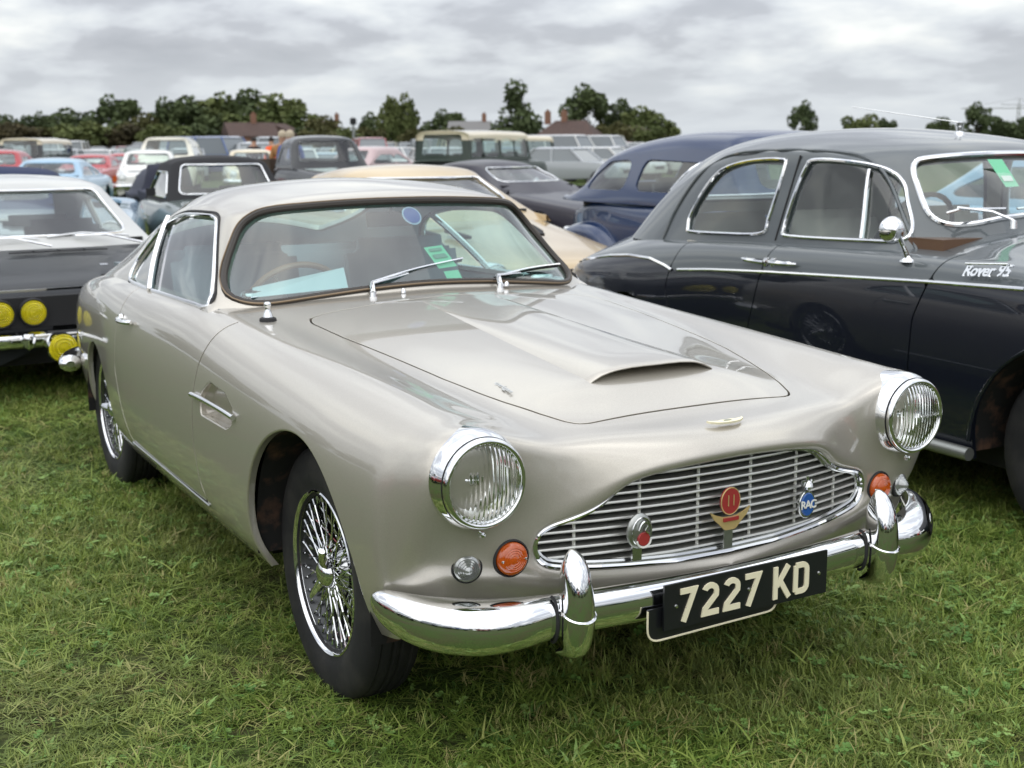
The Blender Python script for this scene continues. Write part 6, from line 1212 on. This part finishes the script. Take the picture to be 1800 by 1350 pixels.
# ---- houses
BRICK = mat('brick_wall', (.20, .10, .065), .85); noise_mix(BRICK, (.15, .075, .05), (.26, .14, .09), 9, .35, .65); TILE = mat('clay_tiles', (.085, .05, .038), .85); noise_mix(TILE, (.042, .026, .022), (.085, .048, .036), 5, .35, .65); RENDERW = mat('pale_render', (.55, .54, .50), .8); SLATE = mat('slate_roof', (.16, .155, .15), .8)
def house(label, px, d, ridge, eave, wpx, depth, rz, wallm, roofm, hip=0., chim=(0.3,)):
    x, y, _ = at_px(px, d); hz_ = lambda yy: 1.43+(258-yy)*d/FPX; zr_, ze_ = hz_(ridge), hz_(eave); wd = wpx*d/FPX; root = empty('house', (x, y, 0), FACE+math.pi/2+rz); tag(root, label, 'house')
    b = MB(); b.box((0, 0, ze_/2), (wd, depth, ze_)); b.build('wall', wallm, root, False)
    b = MB(); o = .35; h2 = hip*wd/2; Vr = [(-wd/2-o, -depth/2-o, ze_), (wd/2+o, -depth/2-o, ze_), (wd/2+o, depth/2+o, ze_), (-wd/2-o, depth/2+o, ze_), (-wd/2+h2-o*(hip == 0), 0, zr_), (wd/2-h2+o*(hip == 0), 0, zr_)]
    b.add(Vr, [(0, 1, 5, 4), (2, 3, 4, 5), (1, 2, 5), (3, 0, 4), (3, 2, 1, 0)]); rf = b.build('roof', roofm, root, False)
    for c in chim: b = MB(); b.box((c*wd, 0, zr_+.35), (.7, .7, 1.6)); b.box((c*wd, 0, zr_+1.2), (.3, .3, .35)); b.build('chimney', BRICK, rf, False)
    for sgn in (-1, 1):
        for fx_ in (-.3, 0, .3):
            for zz_ in (ze_*.3, ze_*.72):
                b = MB(); b.box((fx_*wd, sgn*(depth/2+.02), zz_), (1.0, .06, 1.0)); wo = b.build('window', WHITE_E, root, False); b = MB(); b.box((fx_*wd, sgn*(depth/2+.06), zz_), (.8, .02, .8)); b.build('pane', GLASS_FAR, wo, False)
    return root
house('brick house with steep tiled roof below the wood', 458, 172, 214, 238, 76, 9, R(20), BRICK, TILE, 0, (.1,)); house('tiled house end beside the steep-roofed brick house', 508, 178, 216, 240, 36, 8, R(70), RENDERW, TILE, 0, ())
house('low tiled house left of the lamp post', 582, 205, 213, 232, 62, 9, R(4), BRICK, TILE, .3, (.4,)); house('pale-roofed house left of the conical tree', 832, 205, 214, 232, 68, 9, R(0), RENDERW, SLATE, 0, (.35,)); house('brown tiled house with hipped roof right of the conical tree', 1002, 160, 214, 243, 96, 10, R(-12), BRICK, TILE, .45, (-.42, -.12)); house('gabled house half hidden right of the hipped one', 1108, 190, 224, 240, 46, 8, R(60), RENDERW, TILE, 0, ())
# ---- lamp post, crane
x, y, _ = at_px(634, 118.); lp = empty('street_lamp', (x, y, 0)); tag(lp, 'grey lamp post with dark head between the houses', 'lamp post'); b = MB(); b.tube([(0, 0, 0), (0, 0, 3.55)], [.13, .10], 8); b.build('post', mat('galvanised', (.30, .31, .31), .6, .5), lp); b = MB(); b.lathe([(.02, 0), (.30, .05), (.30, .55), (.2, .65), (0, .68)], 10, 'z', (0, 0, 3.5)); b.build('lamp_head', BLACK, lp)
x, y, _ = at_px(1758, 420.); cr_ = empty('tower_crane', (x, y, 0), YAW-math.pi/2); tag(cr_, 'distant tower crane above the trees at far right', 'crane'); STEEL = mat('crane_steel', (.33, .34, .34), .6)
b = MB()
for z in np.arange(0, 13.5, 1.5):
    for s_ in (-.5, .5): b.tube([(s_, 0, z), (-s_, 0, z+1.5)], .08, 4)
for s_ in (-.5, .5): b.tube([(s_, 0, 0), (s_, 0, 14.5)], .13, 5)
b.build('mast', STEEL, cr_)
b = MB(); b.tube([(-19, 0, 13.0), (5, 0, 13.0)], .16, 5); b.tube([(-6, 0, 14.2), (5, 0, 13.8)], .1, 5); b.tube([(0, 0, 13), (0, 0, 16.2)], .13, 5); b.tube([(0, 0, 16.2), (-18, 0, 13.1)], .05, 4); b.tube([(0, 0, 16.2), (5, 0, 13.1)], .05, 4)
b.build('jib', STEEL, cr_); b = MB(); b.box((4.3, 0, 12.4), (1.6, .8, 1.2)); b.build('counterweight', STEEL, cr_)

# ---- far rows of parked cars: simple shells, one object each, colour carried by the object
FARP = bpy.data.materials.new('row_car_paint'); FARP.use_nodes = True; _o = N(FARP, 'ShaderNodeObjectInfo'); L(FARP, _o.outputs['Color'], bsdf(FARP).inputs['Base Color']); bsdf(FARP).inputs['Roughness'].default_value = .35; bsdf(FARP).inputs['Coat Weight'].default_value = 1
FGL = mat('row_car_glass', (.16, .18, .19), .08, .0, 0, .03, 1.0)
def shell(kind):
    lo, bl, hd, dk, rf, xs, w_ = {'saloon': (.25, .92, .86, .90, 1.42, (2.1, .75, .15, -1.25, -1.75, -2.2), .86), 'hatch': (.25, .95, .88, .95, 1.46, (1.9, .8, .2, -1.6, -1.9, -1.98), .86), 'suv': (.3, 1.08, 1.02, 1.08, 1.70, (2.2, .85, .35, -1.9, -2.2, -2.3), .92), 'van': (.3, 1.15, 1.0, 1.15, 2.0, (2.3, 1.5, 1.0, -2.3, -2.45, -2.5), .92), 'sports': (.22, .84, .76, .82, 1.22, (2.0, .45, -.05, -.95, -1.6, -2.05), .82)}[kind]
    b = MB(); f, a, c, d, e, r_ = xs
    prof = [(f, lo+.12), (f+.03, lo+.3), (f-.04, hd-.12), (f-.25, hd-.03), (a, bl), (e, bl), (r_+.15, dk-.02), (r_, dk-.12), (r_-.04, lo+.3), (r_+.05, lo)]
    V_ = []; n = len(prof)
    for k_, s_ in ((.90, 0), (1., .12), (1., .88), (.90, 1)):
        y = {0: -w_, .12: -w_*.985, .88: w_*.985, 1: w_}[s_]; V_ += [(x, y, z if 0 < s_ < 1 else (z-.06 if z > .6 else z+.02)) for x, z in prof]
    F_ = [(j*n+i, j*n+(i+1) % n, (j+1)*n+(i+1) % n, (j+1)*n+i) for j in range(3) for i in range(n)]+[tuple(range(n))[::-1], tuple(range(3*n, 4*n))]
    b.add(V_, F_); wb, wt = w_*.90, w_*.76
    Q = [(a, -wb, bl-.03), (a, wb, bl-.03), (c, wt, rf-.06), (c, -wt, rf-.06), (e, -wb, bl-.03), (e, wb, bl-.03), (d, wt, rf-.06), (d, -wt, rf-.06)]
    b.mi = 1; b.add(Q, [(0, 1, 2, 3), (5, 4, 7, 6), (0, 3, 7, 4), (1, 5, 6, 2)]); b.mi = 0
    b.add([(c+.06, -wt-.02, rf-.07), (c+.06, wt+.02, rf-.07), (d-.06, wt+.02, rf-.07), (d-.06, -wt-.02, rf-.07), (c-.15, -wt*.8, rf), (c-.15, wt*.8, rf), (d+.15, wt*.8, rf), (d+.15, -wt*.8, rf)], [(0, 1, 5, 4), (1, 2, 6, 5), (2, 3, 7, 6), (3, 0, 4, 7), (4, 5, 6, 7)])
    for (p, q) in (((a, bl-.03), (c, rf-.05)), ((e, bl-.03), (d, rf-.05)), ((.5*a+.5*e, bl-.03), (.5*c+.5*d, rf-.05))):
        for s_ in (-1, 1): b.tube([(p[0], s_*(wb+.012), p[1]), (q[0], s_*(wt+.012), q[1])], .04, 5)
    b.mi = 2
    for x in (f-.75, r_+.75):
        for s_ in (-1, 1): b.lathe([(0.001, -.1), (.30, -.1), (.32, 0), (.30, .1), (.001, .1)], 14, 'y', (x, s_*(w_-.09), .31))
    b.box((f+.02, 0, hd-.28), (.06, w_*1.0, .12)); b.mi = 3
    for s_ in (-1, 1): b.box((f, s_*w_*.72, hd-.22), (.08, .22, .14))
    me_ = bpy.data.meshes.new('row_car'); me_.from_pydata(b.V, [], b.F)
    for q in (FARP, FGL, BLACK, HEADL): me_.materials.append(q)
    me_.polygons.foreach_set('material_index', b.M); me_.polygons.foreach_set('use_smooth', [True]*len(me_.polygons)); me_.set_sharp_from_angle(angle=R(35)); me_.update(); return me_
SHELLS = {k: shell(k) for k in ('saloon', 'hatch', 'suv', 'van', 'sports')}
FCOL = {'white': (.62, .62, .60), 'silver': (.36, .38, .40), 'grey': (.12, .13, .14), 'black': (.018, .02, .022), 'blue': (.04, .09, .25), 'red': (.32, .03, .03), 'pale blue': (.25, .38, .50), 'cream': (.55, .50, .38), 'green': (.03, .08, .045)}
_cnt = {}
def where_of(px, d): return ('near row, ' if d < 45 else ('middle rows, ' if d < 80 else ('far rows, ' if d < 115 else 'farthest rows, ')))+next(n_ for p_, n_ in LMK if px < p_ or p_ == 1250)
def row_car(kind, col, loc, rz, where):
    o = bpy.data.objects.new('row_car', SHELLS[kind]); COL.objects.link(o); o.location = loc; o.rotation_euler = (0, 0, rz); o.color = (*FCOL[col], 1)
    
    nose = math.cos(rz-FACE) > 0
    tag(o, f'{col} {dict(suv="off-road car", hatch="hatchback", van="van", saloon="saloon", sports="low sports car")[kind]} seen {"nose-on" if nose else "tail-on"} in the {where}', 'van' if kind == 'van' else 'car', 'cars parked in the distant rows'); return o
f2 = np.array([FW[0], FW[1]]); f2 /= np.linalg.norm(f2); r2 = np.array([RT[0], RT[1]])
KW = list(FCOL); KP = np.array([.22, .22, .15, .12, .08, .08, .05, .05, .03])
taken = [(px*1., d) for px, d in ((322, 44), (880, 34), (940, 48), (70, 36), (168, 24), (222, 30), (288, 22), (92, 12), (462, 21), (590, 23), (700, 30), (372, 13.2), (985, 13.6), (672, 17.5))]
nrow = 0
for d in (51, 58, 65, 72, 79, 86, 93, 101, 110, 120, 131, 142, 153, 164):
    step = 2.75; lat = -d*.44+rng.uniform(0, 2)
    lim = d*(.105 if d < 60 else .14)
    while lat < lim:
        px = 900+lat/d*FPX; lat += step*rng.uniform(.95, 1.2)
        if rng.random() < (.10 if d > 55 else .45): continue
        if any(abs(px-p_)*d/FPX < 2.6 and abs(d-d_) < 5 for p_, d_ in taken): continue
        if 945 < px < 1060 and d < 40: continue
        if not (-30 < px < 1230): continue
        if nrow > 288: break
        kd = rng.choice(['saloon', 'hatch', 'suv', 'van', 'sports'], p=[.36, .26, .18, .08, .12]) if d > 50 else rng.choice(['saloon', 'sports', 'hatch'], p=[.6, .25, .15])
        cl = rng.choice(KW, p=KP/KP.sum()); q = CAM[:2]+f2*d+r2*(px-900)/FPX*d
        row_car(kd, cl, (q[0], q[1], 0), FACE+R(14)+rng.uniform(-.06, .06)+(math.pi if rng.random() < .3 else 0), where_of(px, d)); nrow += 1
for px, d, kd, cl in ((990, 62, 'van', 'white'), (1052, 66, 'van', 'white'), (392, 60, 'van', 'blue'), (1010, 45, 'saloon', 'silver'), (1075, 52, 'saloon', 'white')):
    q = CAM[:2]+f2*d+r2*(px-900)/FPX*d; row_car(kd, cl, (q[0], q[1], 0), FACE+R(60), where_of(px, d))
# cars and trees on the near side of the field, which the paint and chrome mirror
for k, (x, y, kd, cl, rz) in enumerate(((-2.2, -7.6, 'saloon', 'red', 100), (.8, -8.2, 'saloon', 'black', 95), (3.8, -7.4, 'saloon', 'silver', 85), (6.9, -7.9, 'hatch', 'blue', 92), (9.5, -4.2, 'saloon', 'red', 170), (9.8, -1.0, 'saloon', 'grey', 178), (10.2, 2.4, 'sports', 'green', 182), (-5.4, -8.0, 'hatch', 'white', 95), (9.9, 5.8, 'saloon', 'cream', 180))):
    o = row_car(kd, cl, (x, y, 0), R(rz), 'behind the photographer'); o['group'] = 'cars behind the photographer'; o['label'] = f'{cl} {kd} car standing behind the photographer, mirrored in the paint'
wv, wf = [], []
for k in range(30):
    a = R(-160+k*8.2); d = 120+20*math.sin(k*2.3); h = 9+3*math.sin(k*1.7); me_ = CROWNS['round'][k % 2]; P_ = np.array([v.co for v in me_.vertices]); P_ = P_*np.array([19, 19, h*1.05])+np.array([d*math.cos(a), d*math.sin(a), 0]); n0 = len(wv); wv += P_.tolist(); wf += [tuple(i+n0 for i in p.vertices) for p in me_.polygons]
tag(mesh('far_wood', wv, wf, LEAF_D, None, False), 'dark far wood behind the photographer, mirrored in the paint', 'wood', kind='stuff')

# ---- people
SKIN = mat('skin', (.45, .27, .19), .6)
def person(label, loc, rz, joints, radii, edges, mats, zcuts, hair, scale=1.):
    me_ = bpy.data.meshes.new('body'); me_.from_pydata(joints, edges, []); o = bpy.data.objects.new('tmp', me_); COL.objects.link(o); sk = o.modifiers.new('s', 'SKIN'); sk.use_smooth_shade = True; o.modifiers.new('d', 'SUBSURF').levels = 2
    if not me_.skin_vertices: pass
    for v, r_ in zip(me_.skin_vertices[0].data, radii): v.radius = r_
    me_.skin_vertices[0].data[0].use_root = True
    dg = bpy.context.evaluated_depsgraph_get(); m2 = bpy.data.meshes.new_from_object(o.evaluated_get(dg)); bpy.data.objects.remove(o); m2.materials.clear()
    for q in mats: m2.materials.append(q)
    P_ = np.array([p.center for p in m2.polygons]); idx_ = zcuts(P_); m2.polygons.foreach_set('material_index', idx_.astype(np.int32)); m2.polygons.foreach_set('use_smooth', [True]*len(m2.polygons)); m2.name = 'body'
    root = empty('person', loc, rz); root.scale = (scale,)*3; tag(root, label, 'person'); b_ = link('body', m2, None, root)
    if hair:
        hc, hr, hm = hair; b = MB(); b.lathe([(hr, -.02), (hr*1.03, .03), (hr*.9, .075), (hr*.5, .11), (.001, .12)], 14, 'z', hc); b.build('hair', hm, root)
    return root
STAND = [(0, 0, .95), (0, 0, 1.15), (0, 0, 1.38), (.01, 0, 1.50), (.03, 0, 1.60), (.03, 0, 1.68), (0, -.19, 1.40), (.03, -.25, 1.15), (.12, -.22, .95), (.17, -.20, .87), (0, .19, 1.40), (.02, .25, 1.15), (.10, .24, .93), (.14, .23, .85), (0, -.10, .90), (.02, -.11, .50), (-.02, -.11, .09), (.12, -.12, .04), (0, .10, .90), (.0, .11, .50), (-.05, .11, .09), (.09, .12, .04)]
SR = [(.16, .13), (.15, .12), (.17, .12), (.06, .06), (.085, .075), (.075, .07), (.07, .07), (.052, .052), (.04, .04), (.045, .03), (.07, .07), (.052, .052), (.04, .04), (.045, .03), (.10, .10), (.065, .065), (.045, .045), (.04, .04), (.10, .10), (.065, .065), (.045, .045), (.04, .04)]
SE = [(0, 1), (1, 2), (2, 3), (3, 4), (4, 5), (2, 6), (6, 7), (7, 8), (8, 9), (2, 10), (10, 11), (11, 12), (12, 13), (0, 14), (14, 15), (15, 16), (16, 17), (0, 18), (18, 19), (19, 20), (20, 21)]
def cuts(P_): z = P_[:, 2]; hand = (np.abs(P_[:, 1]) > .16) & (z < .93) & (z > .8); i = np.where(z < .93, 1, 0); i = np.where(z > 1.47, 2, i); i = np.where(hand, 2, i); return np.where(z < .1, 3, i)
HD = mat('dark_hair', (.02, .015, .012), .8); HB = mat('grey_blond_hair', (.45, .38, .28), .8)
def cloth(n, c): m = mat(n, c, .9); bump(m, 40, .3, .004); return m
for lb, px, d, top_, hr in (('person in a dark top standing beyond the cream saloon', 464, 41.5, ('black_top', (.015, .015, .02)), HD), ('person in an orange high-visibility vest beside the pickup bed', 495, 41, ('orange_vest', (.85, .12, .03)), HD), ('person in a tan coat behind the pickup bed', 514, 26.2, ('tan_coat', (.32, .16, .06)), HB), ('person in a blue jacket with pale hair next to the pickup cab', 526, 26, ('blue_jacket', (.05, .09, .28)), HB)):
    person(lb, at_px(px, d), FACE+R(random.uniform(-40, 40)), STAND, SR, SE, [cloth(*top_), cloth('dark_trousers', (.03, .03, .04)), SKIN, BLACK], cuts, ((.02, 0, 1.645), .085, hr), 1.02)
# two visitors bending over beside the sage open car
BEND = [(-.12, 0, .92), (.08, 0, 1.08), (.32, 0, 1.14), (.44, 0, 1.12), (.54, 0, 1.08), (.60, 0, 1.04), (.30, -.18, 1.10), (.36, -.22, .88), (.46, -.16, .70), (.52, -.13, .64), (.30, .18, 1.10), (.36, .22, .88), (.46, .16, .70), (.52, .13, .64), (-.10, -.10, .86), (-.04, -.11, .48), (-.08, -.11, .09), (.05, -.12, .04), (-.10, .10, .86), (-.02, .11, .48), (-.10, .11, .09), (.03, .12, .04)]
BR = [(.17, .15), (.18, .16), (.19, .15)]+SR[3:6]+[(.085, .085), (.07, .07), (.05, .05), (.045, .03)]*2+[(.11, .11), (.08, .08), (.055, .055), (.04, .04)]*2
def cutsb(P_): x_, z = P_[:, 0], P_[:, 2]; i = np.where((z < .92) & (x_ < .2), 1, 0); i = np.where((x_ > .47) & (z > .95), 2, i); i = np.where((x_ > .44) & (z < .75), 2, i); return np.where(z < .1, 3, i)
PAD = cloth('navy_padded_coat', (.018, .02, .035)); TRS = cloth('grey_trousers', (.07, .075, .10))
person('person in a navy padded coat and grey trousers bending over beside the sage open car', at_px(303, 15.6), FACE+R(178), BEND, BR, SE, [PAD, TRS, SKIN, BLACK], cutsb, ((.60, 0, 1.02), .085, HD), 1.05)
person('person in dark clothes crouching next to the bending visitor in grey trousers', at_px(279, 16.4), FACE+R(150), BEND, BR, SE, [cloth('slate_coat', (.06, .065, .085)), TRS, SKIN, BLACK], cutsb, ((.60, 0, 1.02), .085, HB), 1.0)
# ================================================================ turf: blades, clippings and clover round the cars
def blade_strip(p, a, ln, wd, lean, curl, segs=3, g=None):
    V_ = []; F_ = []; d = np.array([math.cos(a), math.sin(a), 0]); s = np.array([-d[1], d[0], 0]); q = np.array(p, float); th = lean
    for k in range(segs+1):
        w2 = wd*(1-(k/segs)**1.6)*.5+.0002
        V_ += [tuple(q-s*w2), tuple(q+s*w2)]; q = q+(d*math.sin(th)+np.array([0, 0, math.cos(th)]))*ln/segs; th += curl
    for k in range(segs): F_.append((2*k, 2*k+1, 2*k+3, 2*k+2))
    return V_, F_
def tuft(seed, kind):
    g = np.random.default_rng(seed); b = MB()
    if kind == 'grass':
        for _ in range(16): b.add(*blade_strip((g.normal(0, .012), g.normal(0, .012), -.004), g.uniform(0, 6.28), g.uniform(.030, .075), g.uniform(.0028, .0056), g.uniform(.15, .95), g.uniform(.1, .55)))
    elif kind == 'fine':
        for _ in range(20): b.add(*blade_strip((g.normal(0, .014), g.normal(0, .014), -.004), g.uniform(0, 6.28), g.uniform(.022, .055), g.uniform(.0018, .0034), g.uniform(.1, 1.0), g.uniform(.1, .6)))
    elif kind == 'flat':
        for _ in range(7): b.add(*blade_strip((g.normal(0, .02), g.normal(0, .02), g.uniform(.006, .028)), g.uniform(0, 6.28), g.uniform(.05, .13), g.uniform(.003, .0068), g.uniform(1.1, 1.55), g.uniform(-.05, .25)))
    elif kind == 'clover':
        for _ in range(5):
            c = np.array([g.normal(0, .018), g.normal(0, .018), 0]); h = g.uniform(.018, .038); b.tube([c, c+np.array([0, 0, h])], .0008, 3, caps=False)
            for t in range(3):
                a = t*2.09+g.uniform(0, .5); u = np.array([math.cos(a), math.sin(a), .25]); s = np.array([-math.sin(a), math.cos(a), 0]); r_ = g.uniform(.008, .013); o = c+np.array([0, 0, h])
                b.add([o, o+u*r_*.5-s*r_*.45, o+u*r_*1.05-s*r_*.3, o+u*r_, o+u*r_*1.05+s*r_*.3, o+u*r_*.5+s*r_*.45], [(0, 1, 2, 3), (0, 3, 4, 5)])
    else:
        for _ in range(4):
            a = g.uniform(0, 6.28); ln = g.uniform(.04, .075); b.add(*blade_strip((0, 0, .0), a, ln, ln*.26, g.uniform(.7, 1.2), g.uniform(.05, .3), 4))
    return b.V, b.F
KINDS = ['grass', 'grass', 'grass', 'fine', 'fine', 'flat', 'flat', 'clover', 'weed']
def turf():
    V_ = []; F_ = []; tid = []
    for k, kd in enumerate(KINDS):
        v, f = tuft(40+k, kd); n0 = len(V_); V_ += v; F_ += [tuple(i+n0 for i in q) for q in f]; tid += [k]*len(v)
    nproto = len(V_); g = np.random.default_rng(3); PT = []; SC = []; RO = []; ID = []
    def noise2(x, y): return (np.sin(x*2.1+1.3*np.sin(y*1.7))+np.sin(y*2.6+1.1*np.sin(x*1.9+2))+.6*np.sin(x*6.1+y*4.7)+.5*np.sin(x*9.7-y*8.3))/3.1
    half = 900/FPX*1.06
    for d0, d1, den, sc0 in ((2.35, 3.6, 3300, .84), (3.6, 5.2, 2500, .86), (5.2, 7.5, 1250, 1.05), (7.5, 11, 420, 1.6), (11, 17, 130, 2.4), (17, 30, 34, 3.4)):
        area = half*(d1*d1-d0*d0); n = int(area*den); d = np.sqrt(g.uniform(d0*d0, d1*d1, n)); la = g.uniform(-half, half, n)*d
        x = CAM[0]+f2[0]*d+r2[0]*la; y = CAM[1]+f2[1]*d+r2[1]*la
        nz = noise2(x, y); thin = g.random(n) < np.clip(1.08+.75*nz, .25, 1.0)
        # nothing grows up through the middle of the parked cars' dark undersides: sparser there, flattened under tyres
        under = (x > -3.3) & (x < .55) & (np.abs(y) < .62); thin &= ~(under & (g.random(n) < .5))
        for wx_, wy_ in ((0, -.668), (0, .668), (-2.489, -.655), (-2.489, .655)): thin &= ~((np.abs(x-wx_) < .13) & (np.abs(y-wy_) < .085))
        x, y, nz = x[thin], y[thin], nz[thin]; n = len(x)
        u = g.random(n); kid = np.where(u < .52, g.integers(0, 3, n), np.where(u < .74, g.integers(3, 5, n), np.where(u < .90, g.integers(5, 7, n), np.where(u < .94, 7, 8))))
        kid = np.where((nz < -.1) & (g.random(n) < .5), g.integers(5, 7, n), kid)
        PT.append(np.c_[x, y, g.uniform(-.004, .004, n)]); SC.append(sc0*g.uniform(.62, 1.2, n)*np.where(nz > .2, 1.15, np.where(nz < -.3, .75, 1.))); RO.append(np.c_[g.normal(0, .16, n), g.normal(0, .16, n), g.uniform(0, 6.28, n)]); ID.append(kid)
    PT, SC, RO, ID = map(np.concatenate, (PT, SC, RO, ID)); npt = len(PT)
    me_ = bpy.data.meshes.new('grass'); me_.from_pydata(V_+[tuple(p) for p in PT.tolist()], [], F_); me_.update()
    tot = nproto+npt
    def attr(nm, ty, data, key='value'): a = me_.attributes.new(nm, ty, 'POINT'); a.data.foreach_set(key, np.asarray(data).ravel())
    attr('tid', 'INT', np.r_[np.array(tid), np.full(npt, -1)].astype(np.int32)); attr('kid', 'INT', np.r_[np.zeros(nproto), ID].astype(np.int32)); attr('sc', 'FLOAT', np.r_[np.ones(nproto), SC].astype(np.float32)); attr('ro', 'FLOAT_VECTOR', np.vstack([np.zeros((nproto, 3)), RO]).astype(np.float32), 'vector')
    m = bpy.data.materials.new('grass_blades'); m.use_nodes = True; t = m.node_tree; b_ = t.nodes['Principled BSDF']; b_.inputs['Roughness'].default_value = .5; b_.inputs['Specular IOR Level'].default_value = .28
    oi = t.nodes.new('ShaderNodeObjectInfo'); rp = t.nodes.new('ShaderNodeValToRGB'); t.links.new(oi.outputs['Random'], rp.inputs[0]); e_ = rp.color_ramp.elements
    e_[0].position = 0; e_[0].color = (.06, .125, .018, 1); e_[1].position = 1; e_[1].color = (.46, .40, .17, 1)
    for p_, c_ in ((.35, (.165, .255, .043, 1)), (.66, (.265, .36, .07, 1)), (.86, (.36, .44, .108, 1)), (.94, (.42, .43, .15, 1))): q = e_.new(p_); q.color = c_
    ge = t.nodes.new('ShaderNodeNewGeometry'); nz = t.nodes.new('ShaderNodeTexNoise'); nz.inputs['Scale'].default_value = .9; nz.inputs['Detail'].default_value = 4; t.links.new(ge.outputs['Position'], nz.inputs['Vector'])
    r2_ = t.nodes.new('ShaderNodeValToRGB'); r2_.color_ramp.elements[0].position = .34; r2_.color_ramp.elements[0].color = (.42, .42, .42, 1); r2_.color_ramp.elements[1].position = .60; r2_.color_ramp.elements[1].color = (0, 0, 0, 1); t.links.new(nz.outputs[0], r2_.inputs[0])
    mx_ = t.nodes.new('ShaderNodeMix'); mx_.data_type = 'RGBA'; t.links.new(r2_.outputs[0], mx_.inputs[0]); t.links.new(rp.outputs[0], mx_.inputs[6]); mx_.inputs[7].default_value = (.25, .24, .095, 1); t.links.new(mx_.outputs[2], b_.inputs['Base Color'])
    tr = t.nodes.new('ShaderNodeBsdfTranslucent'); t.links.new(mx_.outputs[2], tr.inputs[0]); ms = t.nodes.new('ShaderNodeMixShader'); ms.inputs[0].default_value = .30; t.links.new(b_.outputs[0], ms.inputs[1]); t.links.new(tr.outputs[0], ms.inputs[2]); t.links.new(ms.outputs[0], t.nodes['Material Output'].inputs[0])
    me_.materials.append(m)
    lm = mat('clover_leaves', (.10, .20, .05), .55, 0, 0, .03, .3); o2 = N(lm, 'ShaderNodeObjectInfo'); rl = N(lm, 'ShaderNodeValToRGB'); rl.color_ramp.elements[0].color = (.07, .16, .028, 1); rl.color_ramp.elements[1].color = (.24, .36, .10, 1); L(lm, o2.outputs['Random'], rl.inputs[0]); L(lm, rl.outputs[0], bsdf(lm).inputs['Base Color'])
    me_.materials.append(lm); me_.polygons.foreach_set('material_index', np.array([1 if tid[f[0]] >= 7 else 0 for f in F_], dtype=np.int32)); o = bpy.data.objects.new('grass', me_); COL.objects.link(o); tag(o, 'short green meadow grass with clover and clippings round the cars', 'grass', kind='stuff')
    ng = bpy.data.node_groups.new('grass_scatter', 'GeometryNodeTree'); ng.interface.new_socket('Geometry', in_out='INPUT', socket_type='NodeSocketGeometry'); ng.interface.new_socket('Geometry', in_out='OUTPUT', socket_type='NodeSocketGeometry')
    def nn(ty, **k):
        q = ng.nodes.new(ty)
        for a, b2 in k.items(): setattr(q, a, b2)
        return q
    gi, go = nn('NodeGroupInput'), nn('NodeGroupOutput')
    def named(nm, ty): q = nn('GeometryNodeInputNamedAttribute', data_type=ty); q.inputs[0].default_value = nm; return q.outputs[0]
    def eq(sock, val): q = nn('FunctionNodeCompare', data_type='INT', operation='EQUAL'); ng.links.new(sock, q.inputs[2]); q.inputs[3].default_value = val; return q.outputs[0]
    ta = named('tid', 'INT'); jn = nn('GeometryNodeJoinGeometry')
    for k in reversed(range(len(KINDS))):
        sp = nn('GeometryNodeSeparateGeometry', domain='POINT'); ng.links.new(gi.outputs[0], sp.inputs[0]); ng.links.new(eq(ta, k), sp.inputs[1]); g2i = nn('GeometryNodeGeometryToInstance'); ng.links.new(sp.outputs[0], g2i.inputs[0]); ng.links.new(g2i.outputs[0], jn.inputs[0])
    sp = nn('GeometryNodeSeparateGeometry', domain='POINT'); ng.links.new(gi.outputs[0], sp.inputs[0]); ng.links.new(eq(ta, -1), sp.inputs[1]); mp_ = nn('GeometryNodeMeshToPoints'); ng.links.new(sp.outputs[0], mp_.inputs[0])
    ip = nn('GeometryNodeInstanceOnPoints'); ng.links.new(mp_.outputs[0], ip.inputs['Points']); ng.links.new(jn.outputs[0], ip.inputs['Instance']); ip.inputs['Pick Instance'].default_value = True
    ng.links.new(named('kid', 'INT'), ip.inputs['Instance Index']); ng.links.new(named('ro', 'FLOAT_VECTOR'), ip.inputs['Rotation']); ng.links.new(named('sc', 'FLOAT'), ip.inputs['Scale']); ng.links.new(ip.outputs[0], go.inputs[0])
    md = o.modifiers.new('scatter', 'NODES'); md.node_group = ng
    print('tufts', npt); return o
turf()
